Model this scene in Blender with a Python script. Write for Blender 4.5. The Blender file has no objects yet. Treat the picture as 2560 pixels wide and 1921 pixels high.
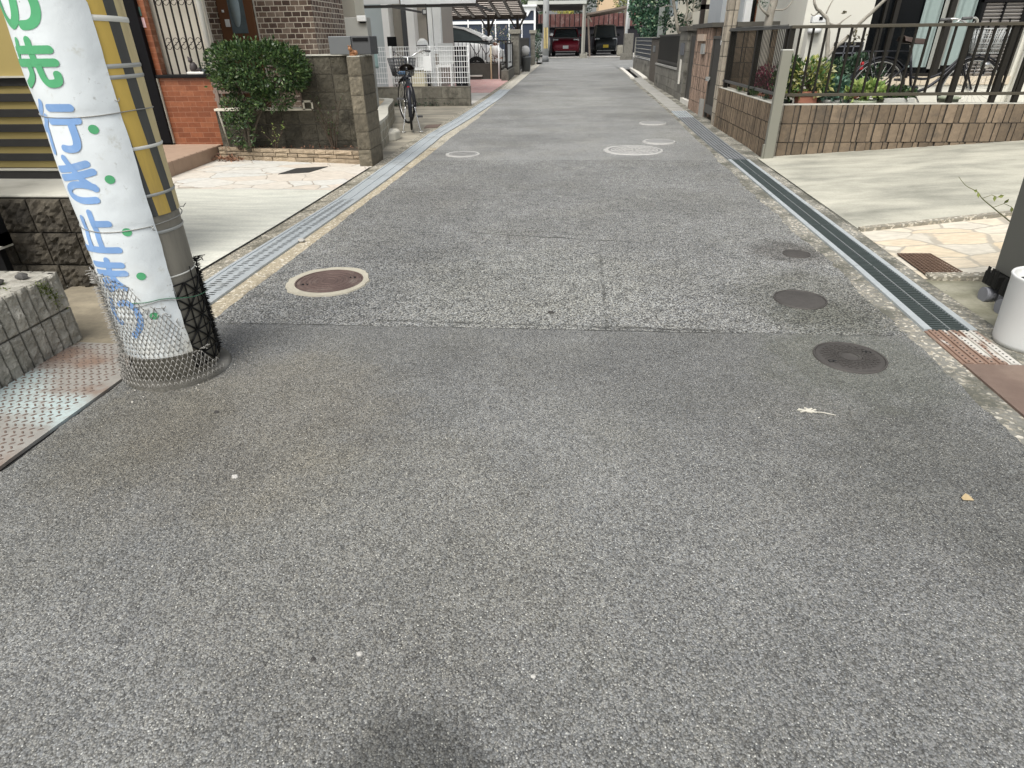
import bpy, math, random
from mathutils import Vector, Matrix, noise as mnoise
PI = math.pi; R = math.radians
S = bpy.context.scene; COL = S.collection
rnd = random.Random(7)
def zr(y):                      # the lane rises gently beyond 8 m, level again past 42 m
    return max(0.0, (min(y, 42.0) - 8.0)) * 0.28 / 34.0
V = lambda *a: Vector(a)

# ------------------------------------------------------------------ mesh builder
class MB:
    def __init__(s): s.v = []; s.f = []; s.m = []; s.s = []
    def add(s, vs, fs, m=0, sm=False):
        o = len(s.v); s.v += [tuple(p) for p in vs]
        for f in fs: s.f.append(tuple(i + o for i in f)); s.m.append(m); s.s.append(sm)
        return s
    def box(s, x0, x1, y0, y1, z0, z1, m=0):
        if x0 > x1: x0, x1 = x1, x0
        if y0 > y1: y0, y1 = y1, y0
        vs = [(x0,y0,z0),(x1,y0,z0),(x1,y1,z0),(x0,y1,z0),(x0,y0,z1),(x1,y0,z1),(x1,y1,z1),(x0,y1,z1)]
        return s.add(vs, [(3,2,1,0),(4,5,6,7),(0,1,5,4),(1,2,6,5),(2,3,7,6),(3,0,4,7)], m)
    def bar(s, a, b, w, h, m=0, up=(0,0,1)):          # rectangular bar between two points
        a, b = Vector(a), Vector(b); d = (b - a).normalized(); up = Vector(up)
        if abs(d.dot(up)) > .98: up = Vector((0,1,0))
        r = d.cross(up).normalized() * w / 2; u = r.cross(d).normalized() * h / 2
        vs = [p + i * r + j * u for p in (a, b) for i, j in ((-1,-1),(1,-1),(1,1),(-1,1))]
        return s.add(vs, [(0,1,2,3),(7,6,5,4),(0,4,5,1),(1,5,6,2),(2,6,7,3),(3,7,4,0)], m)
    def tube(s, pts, r, n=8, m=0, closed=False, sm=True):
        pts = [Vector(p) for p in pts]; k = len(pts)
        rs = r if isinstance(r, (list, tuple)) else [r] * k
        prev = None; rings = []
        for i, p in enumerate(pts):
            if closed: d = pts[(i + 1) % k] - pts[i - 1]
            else: d = pts[min(i + 1, k - 1)] - pts[max(i - 1, 0)]
            d = d.normalized() if d.length > 1e-9 else Vector((0,0,1))
            if prev is None:
                a = Vector((0,0,1)) if abs(d.z) < .9 else Vector((1,0,0))
                u = d.cross(a).normalized()
            else:
                u = prev - d * prev.dot(d)
                u = u.normalized() if u.length > 1e-6 else d.orthogonal().normalized()
            prev = u; w = d.cross(u)
            rings.append([p + (u * math.cos(t) + w * math.sin(t)) * rs[i] for t in (2 * PI * j / n for j in range(n))])
        vs = [q for g in rings for q in g]; fs = []
        for i in range(k if closed else k - 1):
            for j in range(n):
                a, b = i * n, ((i + 1) % k) * n
                fs.append((a + j, a + (j + 1) % n, b + (j + 1) % n, b + j))
        s.add(vs, fs, m, sm)
        if not closed:
            o = len(s.v) - len(vs)
            s.f.append(tuple(o + j for j in reversed(range(n)))); s.m.append(m); s.s.append(False)
            s.f.append(tuple(o + (k - 1) * n + j for j in range(n))); s.m.append(m); s.s.append(False)
        return s
    def lathe(s, prof, c=(0,0,0), n=24, m=0, sm=True, close=True):
        vs = [(c[0] + r * math.cos(2*PI*j/n), c[1] + r * math.sin(2*PI*j/n), c[2] + z) for r, z in prof for j in range(n)]
        fs = [(i*n + j, i*n + (j+1) % n, (i+1)*n + (j+1) % n, (i+1)*n + j) for i in range(len(prof) - 1) for j in range(n)]
        s.add(vs, fs, m, sm); o = len(s.v) - len(vs)
        if close:
            if prof[0][0] > 1e-4: s.f.append(tuple(o + j for j in reversed(range(n)))); s.m.append(m); s.s.append(False)
            if prof[-1][0] > 1e-4: s.f.append(tuple(o + (len(prof)-1)*n + j for j in range(n))); s.m.append(m); s.s.append(False)
        return s
    def prism(s, poly, z0, z1, m=0):                  # polygon in xy, extruded in z
        n = len(poly)
        vs = [(x, y, z0) for x, y in poly] + [(x, y, z1) for x, y in poly]
        return s.add(vs, [tuple(reversed(range(n))), tuple(range(n, 2*n))] + [(i, (i+1) % n, n + (i+1) % n, n + i) for i in range(n)], m)
    def prismx(s, poly, x0, x1, m=0):                 # polygon in yz, extruded in x
        n = len(poly)
        vs = [(x0, y, z) for y, z in poly] + [(x1, y, z) for y, z in poly]
        return s.add(vs, [tuple(range(n)), tuple(reversed(range(n, 2*n)))] + [(i, n + i, n + (i+1) % n, (i+1) % n) for i in range(n)], m)
    def grid(s, f, nu, nv, m=0, sm=False):            # f(u,v) with u,v in 0..1
        vs = [f(i / nu, j / nv) for j in range(nv + 1) for i in range(nu + 1)]
        w = nu + 1
        return s.add(vs, [(j*w+i, j*w+i+1, (j+1)*w+i+1, (j+1)*w+i) for j in range(nv) for i in range(nu)], m, sm)
    def build(s, name, mats, parent=None, loc=(0,0,0), rot=None, bevel=0.0, world=True):
        """world=True: vertices are in world space; the object's origin is put at its parent's (or at loc)."""
        me = bpy.data.meshes.new(name); o = bpy.data.objects.new(name, me); COL.objects.link(o)
        off = Vector(loc)
        if parent is not None and world: off = parent_world(parent)
        me.from_pydata([tuple(Vector(p) - off) for p in s.v] if world else s.v, [], s.f)
        for mt in (mats if isinstance(mats, (list, tuple)) else [mats]): me.materials.append(mt)
        me.polygons.foreach_set('material_index', s.m); me.polygons.foreach_set('use_smooth', s.s)
        me.update()
        if parent is not None:
            o.parent = parent; o.location = (0,0,0) if world else loc
        else: o.location = off
        if rot is not None: o.rotation_euler = rot
        if bevel:
            b = o.modifiers.new('bevel', 'BEVEL'); b.width = bevel; b.segments = 2; b.limit_method = 'ANGLE'
        return o
def parent_world(p):
    q = Vector((0,0,0))
    while p is not None: q += p.location; p = p.parent
    return q
def tag(o, label, cat, group=None, kind=None):
    if label: o['label'] = label
    if cat: o['category'] = cat
    if group: o['group'] = group
    if kind: o['kind'] = kind
    return o
def thing(name, label, cat, loc=(0,0,0), group=None, rz=0.0):
    o = bpy.data.objects.new(name, None); o.empty_display_size = .1; COL.objects.link(o)
    o.location = loc; o.rotation_euler = (0,0,rz)
    return tag(o, label, cat, group)
def struct(mb, name, m): return tag(mb.build(name, m), None, None, None, 'structure')
def dup(o, loc=None, rz=None, label=None, parent=None, group=None):
    c = o.copy(); COL.objects.link(c)
    if parent is not None: c.parent = parent
    if loc is not None: c.location = loc
    if rz is not None: c.rotation_euler = (0,0,rz)
    if label: c['label'] = label
    if group: c['group'] = group
    for ch in list(o.children): dup(ch, parent=c)
    return c
def smooth_path(pts, k=6, closed=False):
    pts = [Vector(p) for p in pts]; n = len(pts); out = []
    if n < 3: return pts
    rng = range(n) if closed else range(n - 1)
    for i in rng:
        g = (lambda j: pts[j % n]) if closed else (lambda j: pts[max(0, min(n - 1, j))])
        p0, p1, p2, p3 = g(i-1), g(i), g(i+1), g(i+2)
        for t in (j / k for j in range(k)):
            out.append(.5 * ((2*p1) + (p2-p0)*t + (2*p0-5*p1+4*p2-p3)*t*t + (3*p1-p0-3*p2+p3)*t**3))
    if not closed: out.append(pts[-1])
    return out

# ------------------------------------------------------------------ materials
class NT:
    def __init__(s, name):
        s.mat = bpy.data.materials.new(name); s.mat.use_nodes = True
        s.t = s.mat.node_tree; s.t.nodes.clear()
        s.out = s.t.nodes.new('ShaderNodeOutputMaterial'); s.b = s.t.nodes.new('ShaderNodeBsdfPrincipled')
        s.t.links.new(s.b.outputs[0], s.out.inputs[0])
        s.geo = s.t.nodes.new('ShaderNodeNewGeometry'); s.tc = s.t.nodes.new('ShaderNodeTexCoord')
        s.P = s.geo.outputs['Position']; s.O = s.tc.outputs['Object']; s.I = s.geo.outputs['Random Per Island']
    def n(s, t, **k):
        x = s.t.nodes.new(t)
        for a, b in k.items(): setattr(x, a, b)
        return x
    def L(s, a, b):
        if isinstance(a, (int, float)): b.default_value = a
        elif isinstance(a, tuple):
            b.default_value = a if len(b.default_value) == len(a) else (a + (1,))[:len(b.default_value)]
        else: s.t.links.new(a, b)
    def noise(s, scale, detail=4, rough=.55, vec=None, dist=0, out='Fac'):
        x = s.n('ShaderNodeTexNoise'); s.L(vec or s.P, x.inputs['Vector'])
        for k, v in (('Scale', scale), ('Detail', detail), ('Roughness', rough), ('Distortion', dist)): s.L(v, x.inputs[k])
        return x.outputs[out]
    def vor(s, scale, feat='F1', out='Distance', vec=None, rand=1):
        x = s.n('ShaderNodeTexVoronoi', feature=feat); s.L(vec or s.P, x.inputs['Vector'])
        s.L(scale, x.inputs['Scale']); s.L(rand, x.inputs['Randomness'])
        return x.outputs[out]
    def math(s, op, a, b=0.0, c=None, clamp=False):
        x = s.n('ShaderNodeMath', operation=op, use_clamp=clamp); s.L(a, x.inputs[0]); s.L(b, x.inputs[1])
        if c is not None: s.L(c, x.inputs[2])
        return x.outputs[0]
    def vm(s, op, a, b=(0,0,0), out=0):
        x = s.n('ShaderNodeVectorMath', operation=op); s.L(a, x.inputs[0])
        if op == 'SCALE': s.L(b, x.inputs['Scale'])
        elif len(x.inputs) > 1: s.L(b, x.inputs[1])
        return x.outputs[out]
    def map(s, v, a, b, c=0.0, d=1.0, smooth=False):
        x = s.n('ShaderNodeMapRange'); x.interpolation_type = 'SMOOTHSTEP' if smooth else 'LINEAR'
        for k, q in zip(('Value', 'From Min', 'From Max', 'To Min', 'To Max'), (v, a, b, c, d)): s.L(q, x.inputs[k])
        return x.outputs[0]
    def ramp(s, f, stops, const=False):
        x = s.n('ShaderNodeValToRGB'); s.L(f, x.inputs[0]); e = x.color_ramp.elements
        if const: x.color_ramp.interpolation = 'CONSTANT'
        while len(e) < len(stops): e.new(.5)
        for q, (p, c) in zip(e, stops):
            q.position = p; q.color = (c, c, c, 1) if isinstance(c, (int, float)) else tuple(c) + (1,)
        return x.outputs[0]
    def mix(s, f, a, b, mode='MIX'):
        x = s.n('ShaderNodeMix', data_type='RGBA', blend_type=mode); s.L(f, x.inputs[0]); s.L(a, x.inputs[6]); s.L(b, x.inputs[7])
        return x.outputs[2]
    def xyz(s, v):
        x = s.n('ShaderNodeSeparateXYZ'); s.L(v, x.inputs[0]); return x.outputs
    def stretch(s, sx, sy, sz, vec=None): return s.vm('MULTIPLY', vec or s.P, (sx, sy, sz))
    def bump(s, h, strength=.3, dist=.01):
        x = s.n('ShaderNodeBump'); s.L(strength, x.inputs['Strength']); s.L(dist, x.inputs['Distance']); s.L(h, x.inputs['Height'])
        s.L(x.outputs[0], s.b.inputs['Normal'])
    def seg(s, a, b, w, wob=.012, gapk=0.0):           # mask of an irregular crack along a segment (xy)
        nz = s.vm('SUBTRACT', s.noise(9, 5, .65, out='Color'), (.5,.5,.5))
        p = s.vm('MULTIPLY', s.vm('ADD', s.P, s.vm('SCALE', nz, wob * 4)), (1,1,0))
        ba = (b[0]-a[0], b[1]-a[1], 0); l2 = ba[0]**2 + ba[1]**2
        pa = s.vm('SUBTRACT', p, (a[0], a[1], 0))
        h = s.math('DIVIDE', s.vm('DOT_PRODUCT', pa, ba, out=1), l2, clamp=True)
        x = s.n('ShaderNodeVectorMath', operation='SCALE'); s.L(ba, x.inputs[0]); s.L(h, x.inputs['Scale'])
        d = s.vm('LENGTH', s.vm('SUBTRACT', pa, x.outputs[0]), out=1)
        k = s.map(d, w * .35, w, 1, 0, True)
        if gapk: k = s.math('MULTIPLY', k, s.map(s.noise(4, 4), .5 - gapk, .6, 1, .12))
        return k
    def blob(s, c, r, wob=.5):                         # soft irregular patch round a point
        d = s.vm('LENGTH', s.vm('MULTIPLY', s.vm('SUBTRACT', s.P, (c[0], c[1], 0)), (1/r, 1/r, 0)), out=1)
        d = s.math('ADD', d, s.math('MULTIPLY', s.math('SUBTRACT', s.noise(3.0 / r, 6, .7), .5), wob * 2))
        return s.map(d, .45, 1.0, 1, 0, True)
    def fin(s, col, rough=.6, metal=0.0, spec=.5, **kw):
        s.L(col, s.b.inputs['Base Color']); s.L(rough, s.b.inputs['Roughness']); s.L(metal, s.b.inputs['Metallic'])
        s.L(spec, s.b.inputs['Specular IOR Level'])
        for k, v in kw.items(): s.L(v, s.b.inputs[k.replace('_', ' ')])
        return s.mat
MATS = {}
def surf(name, c, rough=.6, metal=0., var=.25, sc=6., bump=.15, bsc=70., island=0., dirt=None, dirtk=.0, spec=.3, streak=False, obj=False, dsc=3.):
    """everyday surface: a base colour, patchy variation, fine bump, optional per-piece variation and dirt"""
    t = NT(name); P = t.O if obj else t.P
    vec = t.stretch(1, 1, .18, P) if streak else P
    f = t.noise(sc, 6, .6, vec)
    col = t.mix(f, tuple(q * (1 - var) for q in c), tuple(min(1, q * (1 + var)) for q in c))
    if island:
        k = t.map(t.I, 0, 1, 1 - island, 1 + island)
        col = t.vm('SCALE', col, k)
    if dirt:
        d = t.map(t.noise(dsc, 7, .68, vec), .62 - dirtk * .4, .8 - dirtk * .25, 0, min(1, dirtk * 1.6), True)
        col = t.mix(d, col, dirt)
    if bump: t.bump(t.noise(bsc, 5, .65, P), bump, .004)
    MATS[name] = t.fin(col, rough, metal, spec); return MATS[name]

def asphalt(name, tone, sc, contrast, cracks=(), stains=(), tint=(.985,1,.965), pitk=.7, specks=((95, .19, .80, .75), (170, .23, .86, .6)), darks=((60, .17, .82, .75),)):
    t = NT(name)
    def v2(s_, out):
        x = t.n('ShaderNodeTexVoronoi', voronoi_dimensions='2D'); t.L(t.P, x.inputs['Vector']); t.L(s_, x.inputs['Scale']); return x.outputs[out]
    cc = t.xyz(v2(sc, 'Color')); cell = cc[0]; d1 = v2(sc, 'Distance')
    cell2 = t.xyz(v2(sc * 2.3, 'Color'))[1]
    g = t.math('ADD', t.math('MULTIPLY', cell, .6), t.math('MULTIPLY', cell2, .4))
    col = t.ramp(g, [(.08, tone * (1 - contrast)), (.36, tone * (1 - contrast * .35)), (.6, tone * (1 + contrast * .2)), (.9, tone * (1 + contrast))])
    col = t.mix(1, col, t.vm('SCALE', (1, 1, 1), t.map(d1, .34, .62, 1, pitk, True)), 'MULTIPLY')
    warm = t.ramp(cc[1], [(0, (1.03, 1.0, .95)), (.6, (1, 1, 1)), (1, (.97, .99, 1.03))]); col = t.mix(1, col, warm, 'MULTIPLY')
    col = t.vm('SCALE', col, t.math('MULTIPLY', t.map(t.noise(.95, 7, .66), .3, .7, .78, 1.22), t.math('MULTIPLY', t.map(t.noise(5.5, 5, .6), .3, .7, .91, 1.09), t.map(t.noise(26, 4, .6), .3, .7, .92, 1.08))))
    col = t.mix(t.map(t.noise(1.6, 5, .6), .42, .72, 0, .6, True), col, t.vm('MULTIPLY', col, (1.02, 1.0, .94)))
    if 'far' in name: col = t.vm('SCALE', col, t.map(t.noise(1.1, 7, .62, t.stretch(.45, 1.5, 1)),   .32, .68, .87, 1.09))
    if 'patch' in name: col = t.vm('SCALE', col, t.map(t.noise(11, 6, .72, t.stretch(.7, 1.3, 1)), .50, .66, 1.05, .66, True))
    for s_, rad, thr, k in specks:
        c = v2(s_, 'Color'); m_ = t.math('MULTIPLY', t.map(v2(s_, 'Distance'), rad * .6, rad, k, 0), t.math('GREATER_THAN', t.xyz(c)[2], thr))
        col = t.mix(m_, col, t.ramp(t.xyz(c)[0], [(0, (.30, .29, .26)), (.45, (.42, .41, .38)), (.8, (.54, .53, .50)), (1, (.70, .70, .68))]))
    for s_, rad, thr, k in darks:
        c = v2(s_, 'Color'); m_ = t.math('MULTIPLY', t.map(v2(s_, 'Distance'), rad * .5, rad, k, 0), t.math('GREATER_THAN', t.xyz(c)[2], thr))
        col = t.mix(m_, col, (.03, .03, .028))
    for c, r, colr, w in stains: col = t.mix(t.math('MULTIPLY', t.blob(c, r), w), col, t.vm('MULTIPLY', col, colr))
    for a, b, w, gp in cracks: col = t.mix(t.math('MULTIPLY', t.seg(a, b, w, .010, gp), .85), col, (.022, .022, .02))
    col = t.vm('MULTIPLY', col, tint)
    t.bump(t.math('ADD', t.math('MULTIPLY', d1, -.7), t.math('MULTIPLY', t.noise(26, 4, .6), .5)), .5, .005)
    return t.fin(col, t.map(cell2, 0, 1, .62, .9), 0, .35)

M_ROAD = [
    asphalt('asphalt_near', .148, 225, .70,
        cracks=[((-1.60, 2.632), (-.26, 2.642), .008, .14), ((-.26, 2.642), (.24, 2.634), .010, .1), ((.24, 2.634), (.95, 2.628), .008, .14)],
        stains=[((-1.1, 1.78), .70, (1.06, .99, .875), .6), ((-.25, .585), .21, (.36, .36, .35), .75), ((1.25, 2.35), .5, (.72, .74, .66), .7),
                ((-1.5, 1.7), .45, (.80, .77, .70), .7), ((1.3, 1.6), .55, (.78, .78, .75), .7), ((.1, 1.5), .8, (1.13, 1.13, 1.12), .7), ((-.5, 1.2), .7, (1.1, 1.07, 1.0), .5), ((.55, 2.2), .6, (.86, .86, .86), .6)]),
    asphalt('asphalt_patch', .205, 110, .74, pitk=.36, specks=((70, .24, .62, .8), (120, .25, .8, .7)), darks=((42, .26, .74, .75), (75, .22, .8, .7)),
        cracks=[((-.56, 4.25), (.62, 4.05), .012, .08), ((.27, 3.93), (.237, 2.66), .014, .2), ((-.9, 2.70), (.95, 2.65), .02, .2)],
        stains=[((1.35, 3.1), .55, (.62, .62, .58), .75), ((1.3, 2.8), .35, (.64, .65, .60), .7), ((1.45, 3.9), .3, (.5, .48, .47), .8), ((-.2, 3.2), .9, (1.10, 1.10, 1.06), .7),
                ((-.6, 6.6), .6, (.80, .80, .80), .6), ((-1.1, 5.5), .6, (.74, .73, .72), .6), ((.9, 5.2), .7, (.84, .84, .83), .6), ((-1.0, 3.9), .5, (.82, .82, .82), .6)]),
    asphalt('asphalt_far', .222, 150, .50,
        cracks=[((-1.6, 7.22), (1.8, 7.25), .022, .1)],
        stains=[((1.35, 11.5), .8, (.70, .70, .68), .55), ((1.6, 17), 1.0, (.66, .66, .65), .55), ((1.8, 23), 1.4, (.64, .64, .63), .5), ((-1.0, 9), .9, (.82, .82, .82), .6), ((0, 14), 2.0, (1.08, 1.08, 1.07), .8), ((.4, 30), 4.0, (1.1, 1.1, 1.1), .8)]),
]
def concrete(name, c, c2, streak=(1.2, 7, 1), sc=2.2, bump=.12, spots=.0):
    t = NT(name)
    f = t.noise(sc, 7, .62, t.stretch(*streak)); g = t.noise(60, 4, .6)
    col = t.mix(t.map(f, .32, .7, 0, 1, True), c2, c)
    col = t.mix(t.map(t.noise(1.3, 8, .7), .56, .74, 0, .5, True), col, t.vm('MULTIPLY', col, (.72, .70, .64)))
    col = t.vm('SCALE', col, t.map(g, .25, .75, .88, 1.1))
    if spots:
        v = t.map(t.vor(46), .05, .3, 1, 0)
        col = t.mix(t.math('MULTIPLY', v, spots), col, t.ramp(t.vor(46, out='Color'), [(0, (.62, .58, .48)), (.6, (.30, .26, .2)), (1, (.10, .09, .07))]))
    t.bump(g, bump, .004); return t.fin(col, .85, 0, .3)
M_DRIVE_L = concrete('pale_brushed_concrete', (.60, .60, .52), (.46, .465, .41), (.9, 6, 1))
def stained():
    t = NT('stained_drive_concrete')
    f = t.noise(1.6, 8, .66, t.stretch(.7, 1.7, 1), dist=.25); g = t.noise(70, 4, .6)
    col = t.ramp(f, [(.30, (.20, .20, .165)), (.43, (.30, .295, .245)), (.55, (.385, .375, .31)), (.70, (.48, .465, .385))])
    col = t.vm('SCALE', col, t.map(g, .25, .75, .88, 1.1)); t.bump(g, .12, .004); return t.fin(col, .85, 0, .3)
M_DRIVE_R = stained()
def kerbc(name, a, b, moss, mk):
    t = NT(name)
    v = t.vor(70); vc = t.xyz(t.vor(70, out='Color'))[0]
    col = t.mix(t.noise(7, 6, .65), a, b)
    col = t.mix(t.map(vc, .55, 1, 0, .75), col, t.ramp(vc, [(.5, (.22, .19, .14)), (.75, (.52, .45, .33)), (1, (.74, .70, .60))]))
    col = t.mix(t.map(t.noise(2.6, 7, .7), .62 - mk * .3, .74 - mk * .2, 0, .85, True), col, moss)
    t.bump(t.math('ADD', v, t.noise(30, 5, .7)), .5, .008); return t.fin(col, .95, 0, .2)
M_KERB_L = kerbc('sandy_kerb_concrete', (.40, .34, .235), (.31, .28, .215), (.16, .145, .11), .3)
M_KERB_O = kerbc('grey_kerb_concrete', (.27, .25, .20), (.21, .20, .165), (.11, .105, .08), .4)
M_KERB_R = kerbc('mossy_kerb_concrete', (.26, .255, .225), (.165, .162, .142), (.085, .085, .068), .7)
M_KERB_F = kerbc('pale_kerb_concrete', (.50, .48, .42), (.40, .39, .34), (.25, .24, .2), .2)
def crazy(name, sc, line, w, cols, vmul=(1, 1.5, 1)):
    t = NT(name)
    p = t.vm('ADD', t.P, t.vm('SCALE', t.vm('SUBTRACT', t.noise(5, 4, .6, out='Color'), (.5,.5,.5)), .10))
    p = t.vm('MULTIPLY', p, (vmul[0], vmul[1], 0))
    d = t.vor(sc, 'DISTANCE_TO_EDGE', vec=p); c = t.xyz(t.vor(sc, out='Color', vec=p))[0]
    col = t.ramp(c, cols)
    col = t.vm('SCALE', col, t.map(t.noise(12, 6, .65, t.stretch(1, 2.5, 1)), .3, .7, .80, 1.14))
    e = t.map(d, w * .45, w, 1, 0, True)
    e = t.math('MULTIPLY', e, t.map(t.noise(2.2, 3), .36, .5, .25, 1))
    col = t.mix(e, col, line)
    t.bump(t.math('ADD', t.map(d, 0, w * 1.6, 0, 1), t.math('MULTIPLY', t.noise(40, 5, .6), .25)), .4, .006)
    return t.fin(col, .8, 0, .3)
M_CRAZY_L = crazy('crazy_paving_cream', 2.5, (.33, .295, .245), .018, [(0, (.54, .485, .41)), (.4, (.57, .545, .485)), (.7, (.53, .53, .495)), (1, (.58, .51, .43))])
M_CRAZY_R = crazy('crazy_paving_ochre', 3.1, (.36, .33, .27), .045, [(0, (.56, .46, .315)), (.35, (.57, .53, .44)), (.7, (.53, .495, .415)), (1, (.57, .475, .345))], (1, 1.7, 1))
M_GROUND = concrete('bare_ground', (.22, .20, .165), (.14, .13, .105), (1,1,1), 3, .3)
M_FARCONC = concrete('far_carport_concrete', (.52, .50, .46), (.38, .37, .34), (1,1,1), 2)
M_PINK = crazy('pink_pavers', 7, (.50, .42, .40), .05, [(0, (.50, .27, .25)), (.5, (.56, .33, .30)), (1, (.60, .40, .37))], (.6, 2.4, 1))
def galv():
    t = NT('galvanised_steel')
    f = t.noise(30, 5, .6); g = t.noise(2.5, 6, .65)
    col = t.mix(f, (.36, .395, .41), (.52, .56, .57)); col = t.mix(t.map(g, .5, .72, 0, .7, True), col, (.27, .28, .27))
    col = t.mix(t.map(t.noise(5, 7, .72), .64, .72, 0, .5), col, (.30, .22, .15))
    t.bump(f, .06, .002); return t.fin(col, .52, .35, .5)
M_GALV = galv()
surf('galv_dark', (.15, .16, .165), .6, .3, .25, 9)
surf('slot_dark', (.010, .010, .010), .9, bump=0)
surf('grate_bar', (.085, .105, .104), .5, .4, .2, 14)
def rustplate():
    t = NT('rusty_painted_tread')
    n1 = t.noise(3.4, 7, .65); X, Yy, _ = t.xyz(t.P)[:3]
    steel = t.mix(t.noise(24, 5, .6), (.21, .20, .18), (.33, .315, .285))
    rust = t.mix(t.noise(14, 5, .6), (.165, .105, .075), (.255, .175, .13))
    blue = t.mix(t.noise(18, 5, .6), (.33, .41, .405), (.46, .53, .515))
    dd = t.math('ADD', t.math('MULTIPLY', t.math('ADD', X, 2.0), .45), t.math('SUBTRACT', Yy, 1.86))
    bm = t.map(t.math('ABSOLUTE', t.math('ADD', dd, t.math('MULTIPLY', t.math('SUBTRACT', n1, .5), .55))), .06, .2, 1, 0, True)
    rm = t.map(t.noise(2.6, 6, .6, t.vm('ADD', t.P, (3.1, 1.7, 0))), .46, .6, 0, .9, True)
    col = t.mix(rm, steel, rust); col = t.mix(t.math('MULTIPLY', bm, t.map(t.noise(40, 4, .7), .3, .55, .35, 1)), col, blue)
    t.bump(t.noise(60, 4, .6), .2, .003); return t.fin(col, .62, .15, .45)
M_TREAD = rustplate()
def perf():
    t = NT('rusted_white_cover')
    f = t.noise(5, 5, .6, t.stretch(5, .8, 1))
    f = t.math('ADD', f, t.math('MULTIPLY', t.math('SUBTRACT', t.xyz(t.P)[0], 1.80), .9))
    col = t.mix(t.map(f, .46, .58, 0, 1, True), t.mix(t.noise(30), (.19, .12, .085), (.28, .195, .15)), (.50, .485, .44))
    t.bump(t.noise(50), .2, .003); return t.fin(col, .7, .1, .4)
M_PERF = perf()
surf('brown_plate', (.16, .115, .092), .75, .2, .3, 9, .4, 120, dirt=(.25, .19, .15), dirtk=.4)
surf('iron_lid', (.072, .067, .062), .68, .3, .3, 14, .5, 120, dirt=(.15, .145, .13), dirtk=.2, dsc=8)
surf('iron_lid_brown', (.13, .090, .078), .65, .3, .25, 14, .4, 120, dirt=(.30, .25, .21), dirtk=.3, dsc=9)
surf('lid_grey', (.25, .25, .24), .75, .1, .25, 10, .3, 90)
surf('lid_mark', (.38, .375, .355), .8, 0, .2, 16, .2, 90)
surf('lid_rim_cream', (.44, .41, .325), .9, 0, .2, 14, .5, 60, dirt=(.3, .27, .2), dirtk=.2, dsc=10)
# ------------------------------------------------------------------ ground, road, kerbs
def lerp_poly(poly, y):
    if y <= poly[0][1]: return poly[0][0]
    for (x0, y0), (x1, y1) in zip(poly, poly[1:]):
        if y <= y1: return x0 + (x1 - x0) * (y - y0) / (y1 - y0)
    return poly[-1][0]
L_ASPH = [(-1.77,-4), (-1.775,1.44), (-1.76,2.15), (-1.70,2.4), (-1.70,2.82), (-1.655,4.4), (-1.61,6.4), (-1.53,9.26), (-1.43,11.2), (-1.29,19.4), (-1.0,31.7), (-.95,36)]
R_ASPH = [(1.575,-4), (1.577,1.8), (1.575,2.2), (1.575,2.57), (1.632,3.67), (1.655,4.94), (1.71,6.53), (1.78,8), (1.80,9), (1.90,12.2), (1.98,18), (2.14,24), (2.2,36)]
L_IN = [(-1.83,2.3), (-1.826,2.94), (-1.765,4.384), (-1.732,5.26), (-1.70,6.6), (-1.69,9.3), (-1.56,11.1), (-1.37,14.7), (-1.29,19), (-1.12,28), (-.99,32)]
L_OUT = [(-2.03,2.3), (-2.03,3.25), (-1.974,4.41), (-1.93,5.3), (-1.93,6.9), (-1.93,9.2), (-1.80,11.1), (-1.66,14.7), (-1.56,19.4), (-1.40,28), (-1.25,32)]
L_EDGE = [(-2.17,2.3), (-2.156,3.44), (-2.097,4.7), (-2.06,6.85), (-2.05,9.3), (-1.93,11.2), (-1.76,16), (-1.66,20), (-1.55,28), (-1.4,32)]
R_IN = [(1.60,-1.2), (1.648,.8), (1.682,2.23), (1.697,2.70), (1.745,3.62), (1.788,5.0), (1.858,7.285), (1.87,8.8), (1.97,12.2), (2.08,18), (2.24,24), (2.3,27)]
R_OUT = [(1.85,-1.2), (1.88,.8), (1.915,2.23), (1.932,2.70), (1.965,3.63), (2.01,5.0), (2.085,7.285), (2.12,8.8), (2.24,12.2), (2.36,18), (2.54,24), (2.6,27)]
R_EDGE = [(2.03,-1.2), (2.03,.8), (2.04,3.43), (2.072,3.85), (2.094,4.38), (2.13,5.6), (2.19,7.3), (2.28,8.8), (2.34,11), (2.42,15), (2.5,19), (2.66,24), (2.75,27)]
er = random.Random(3)
seam_y = lambda x, y: y + .010 * mnoise.noise((x * 3.1, y, 0)) + .009 * mnoise.noise((x * 11, y, 4)) + .006 * mnoise.noise((x * 37, y, 8))
def strip(fa, fb, y0, y1, dz, step=.06, nx=1, ja=0., jb=0., m=None, rag=()):
    b = MB(); n = max(1, int((y1 - y0) / step)); vs = []; fs = []
    for i in range(n + 1):
        y = y0 + (y1 - y0) * i / n; a, c = fa(y), fb(y)
        a += ja * (mnoise.noise((y * 2.2, 3.1, 0)) + .6 * mnoise.noise((y * 9, 7, 0)) + .4 * mnoise.noise((y * 31, 1, 0))); c += jb * (mnoise.noise((y * 2.2, 9.4, 0)) + .6 * mnoise.noise((y * 9, 2, 0)) + .4 * mnoise.noise((y * 31, 5, 0)))
        for k in range(nx + 1):
            x_ = a + (c - a) * k / nx; yy = seam_y(x_, y) if (i == 0 and 0 in rag) or (i == n and 1 in rag) else y; vs.append((x_, yy, zr(y) + dz))
    w = nx + 1
    for i in range(n):
        for k in range(nx): fs.append((i*w+k, i*w+k+1, (i+1)*w+k+1, (i+1)*w+k))
    return b.add(vs, fs)
F = lambda poly: (lambda y: lerp_poly(poly, y))
g = MB()
ys = [-300, -60, -6, 8, 42, 60, 120, 400]
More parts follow.
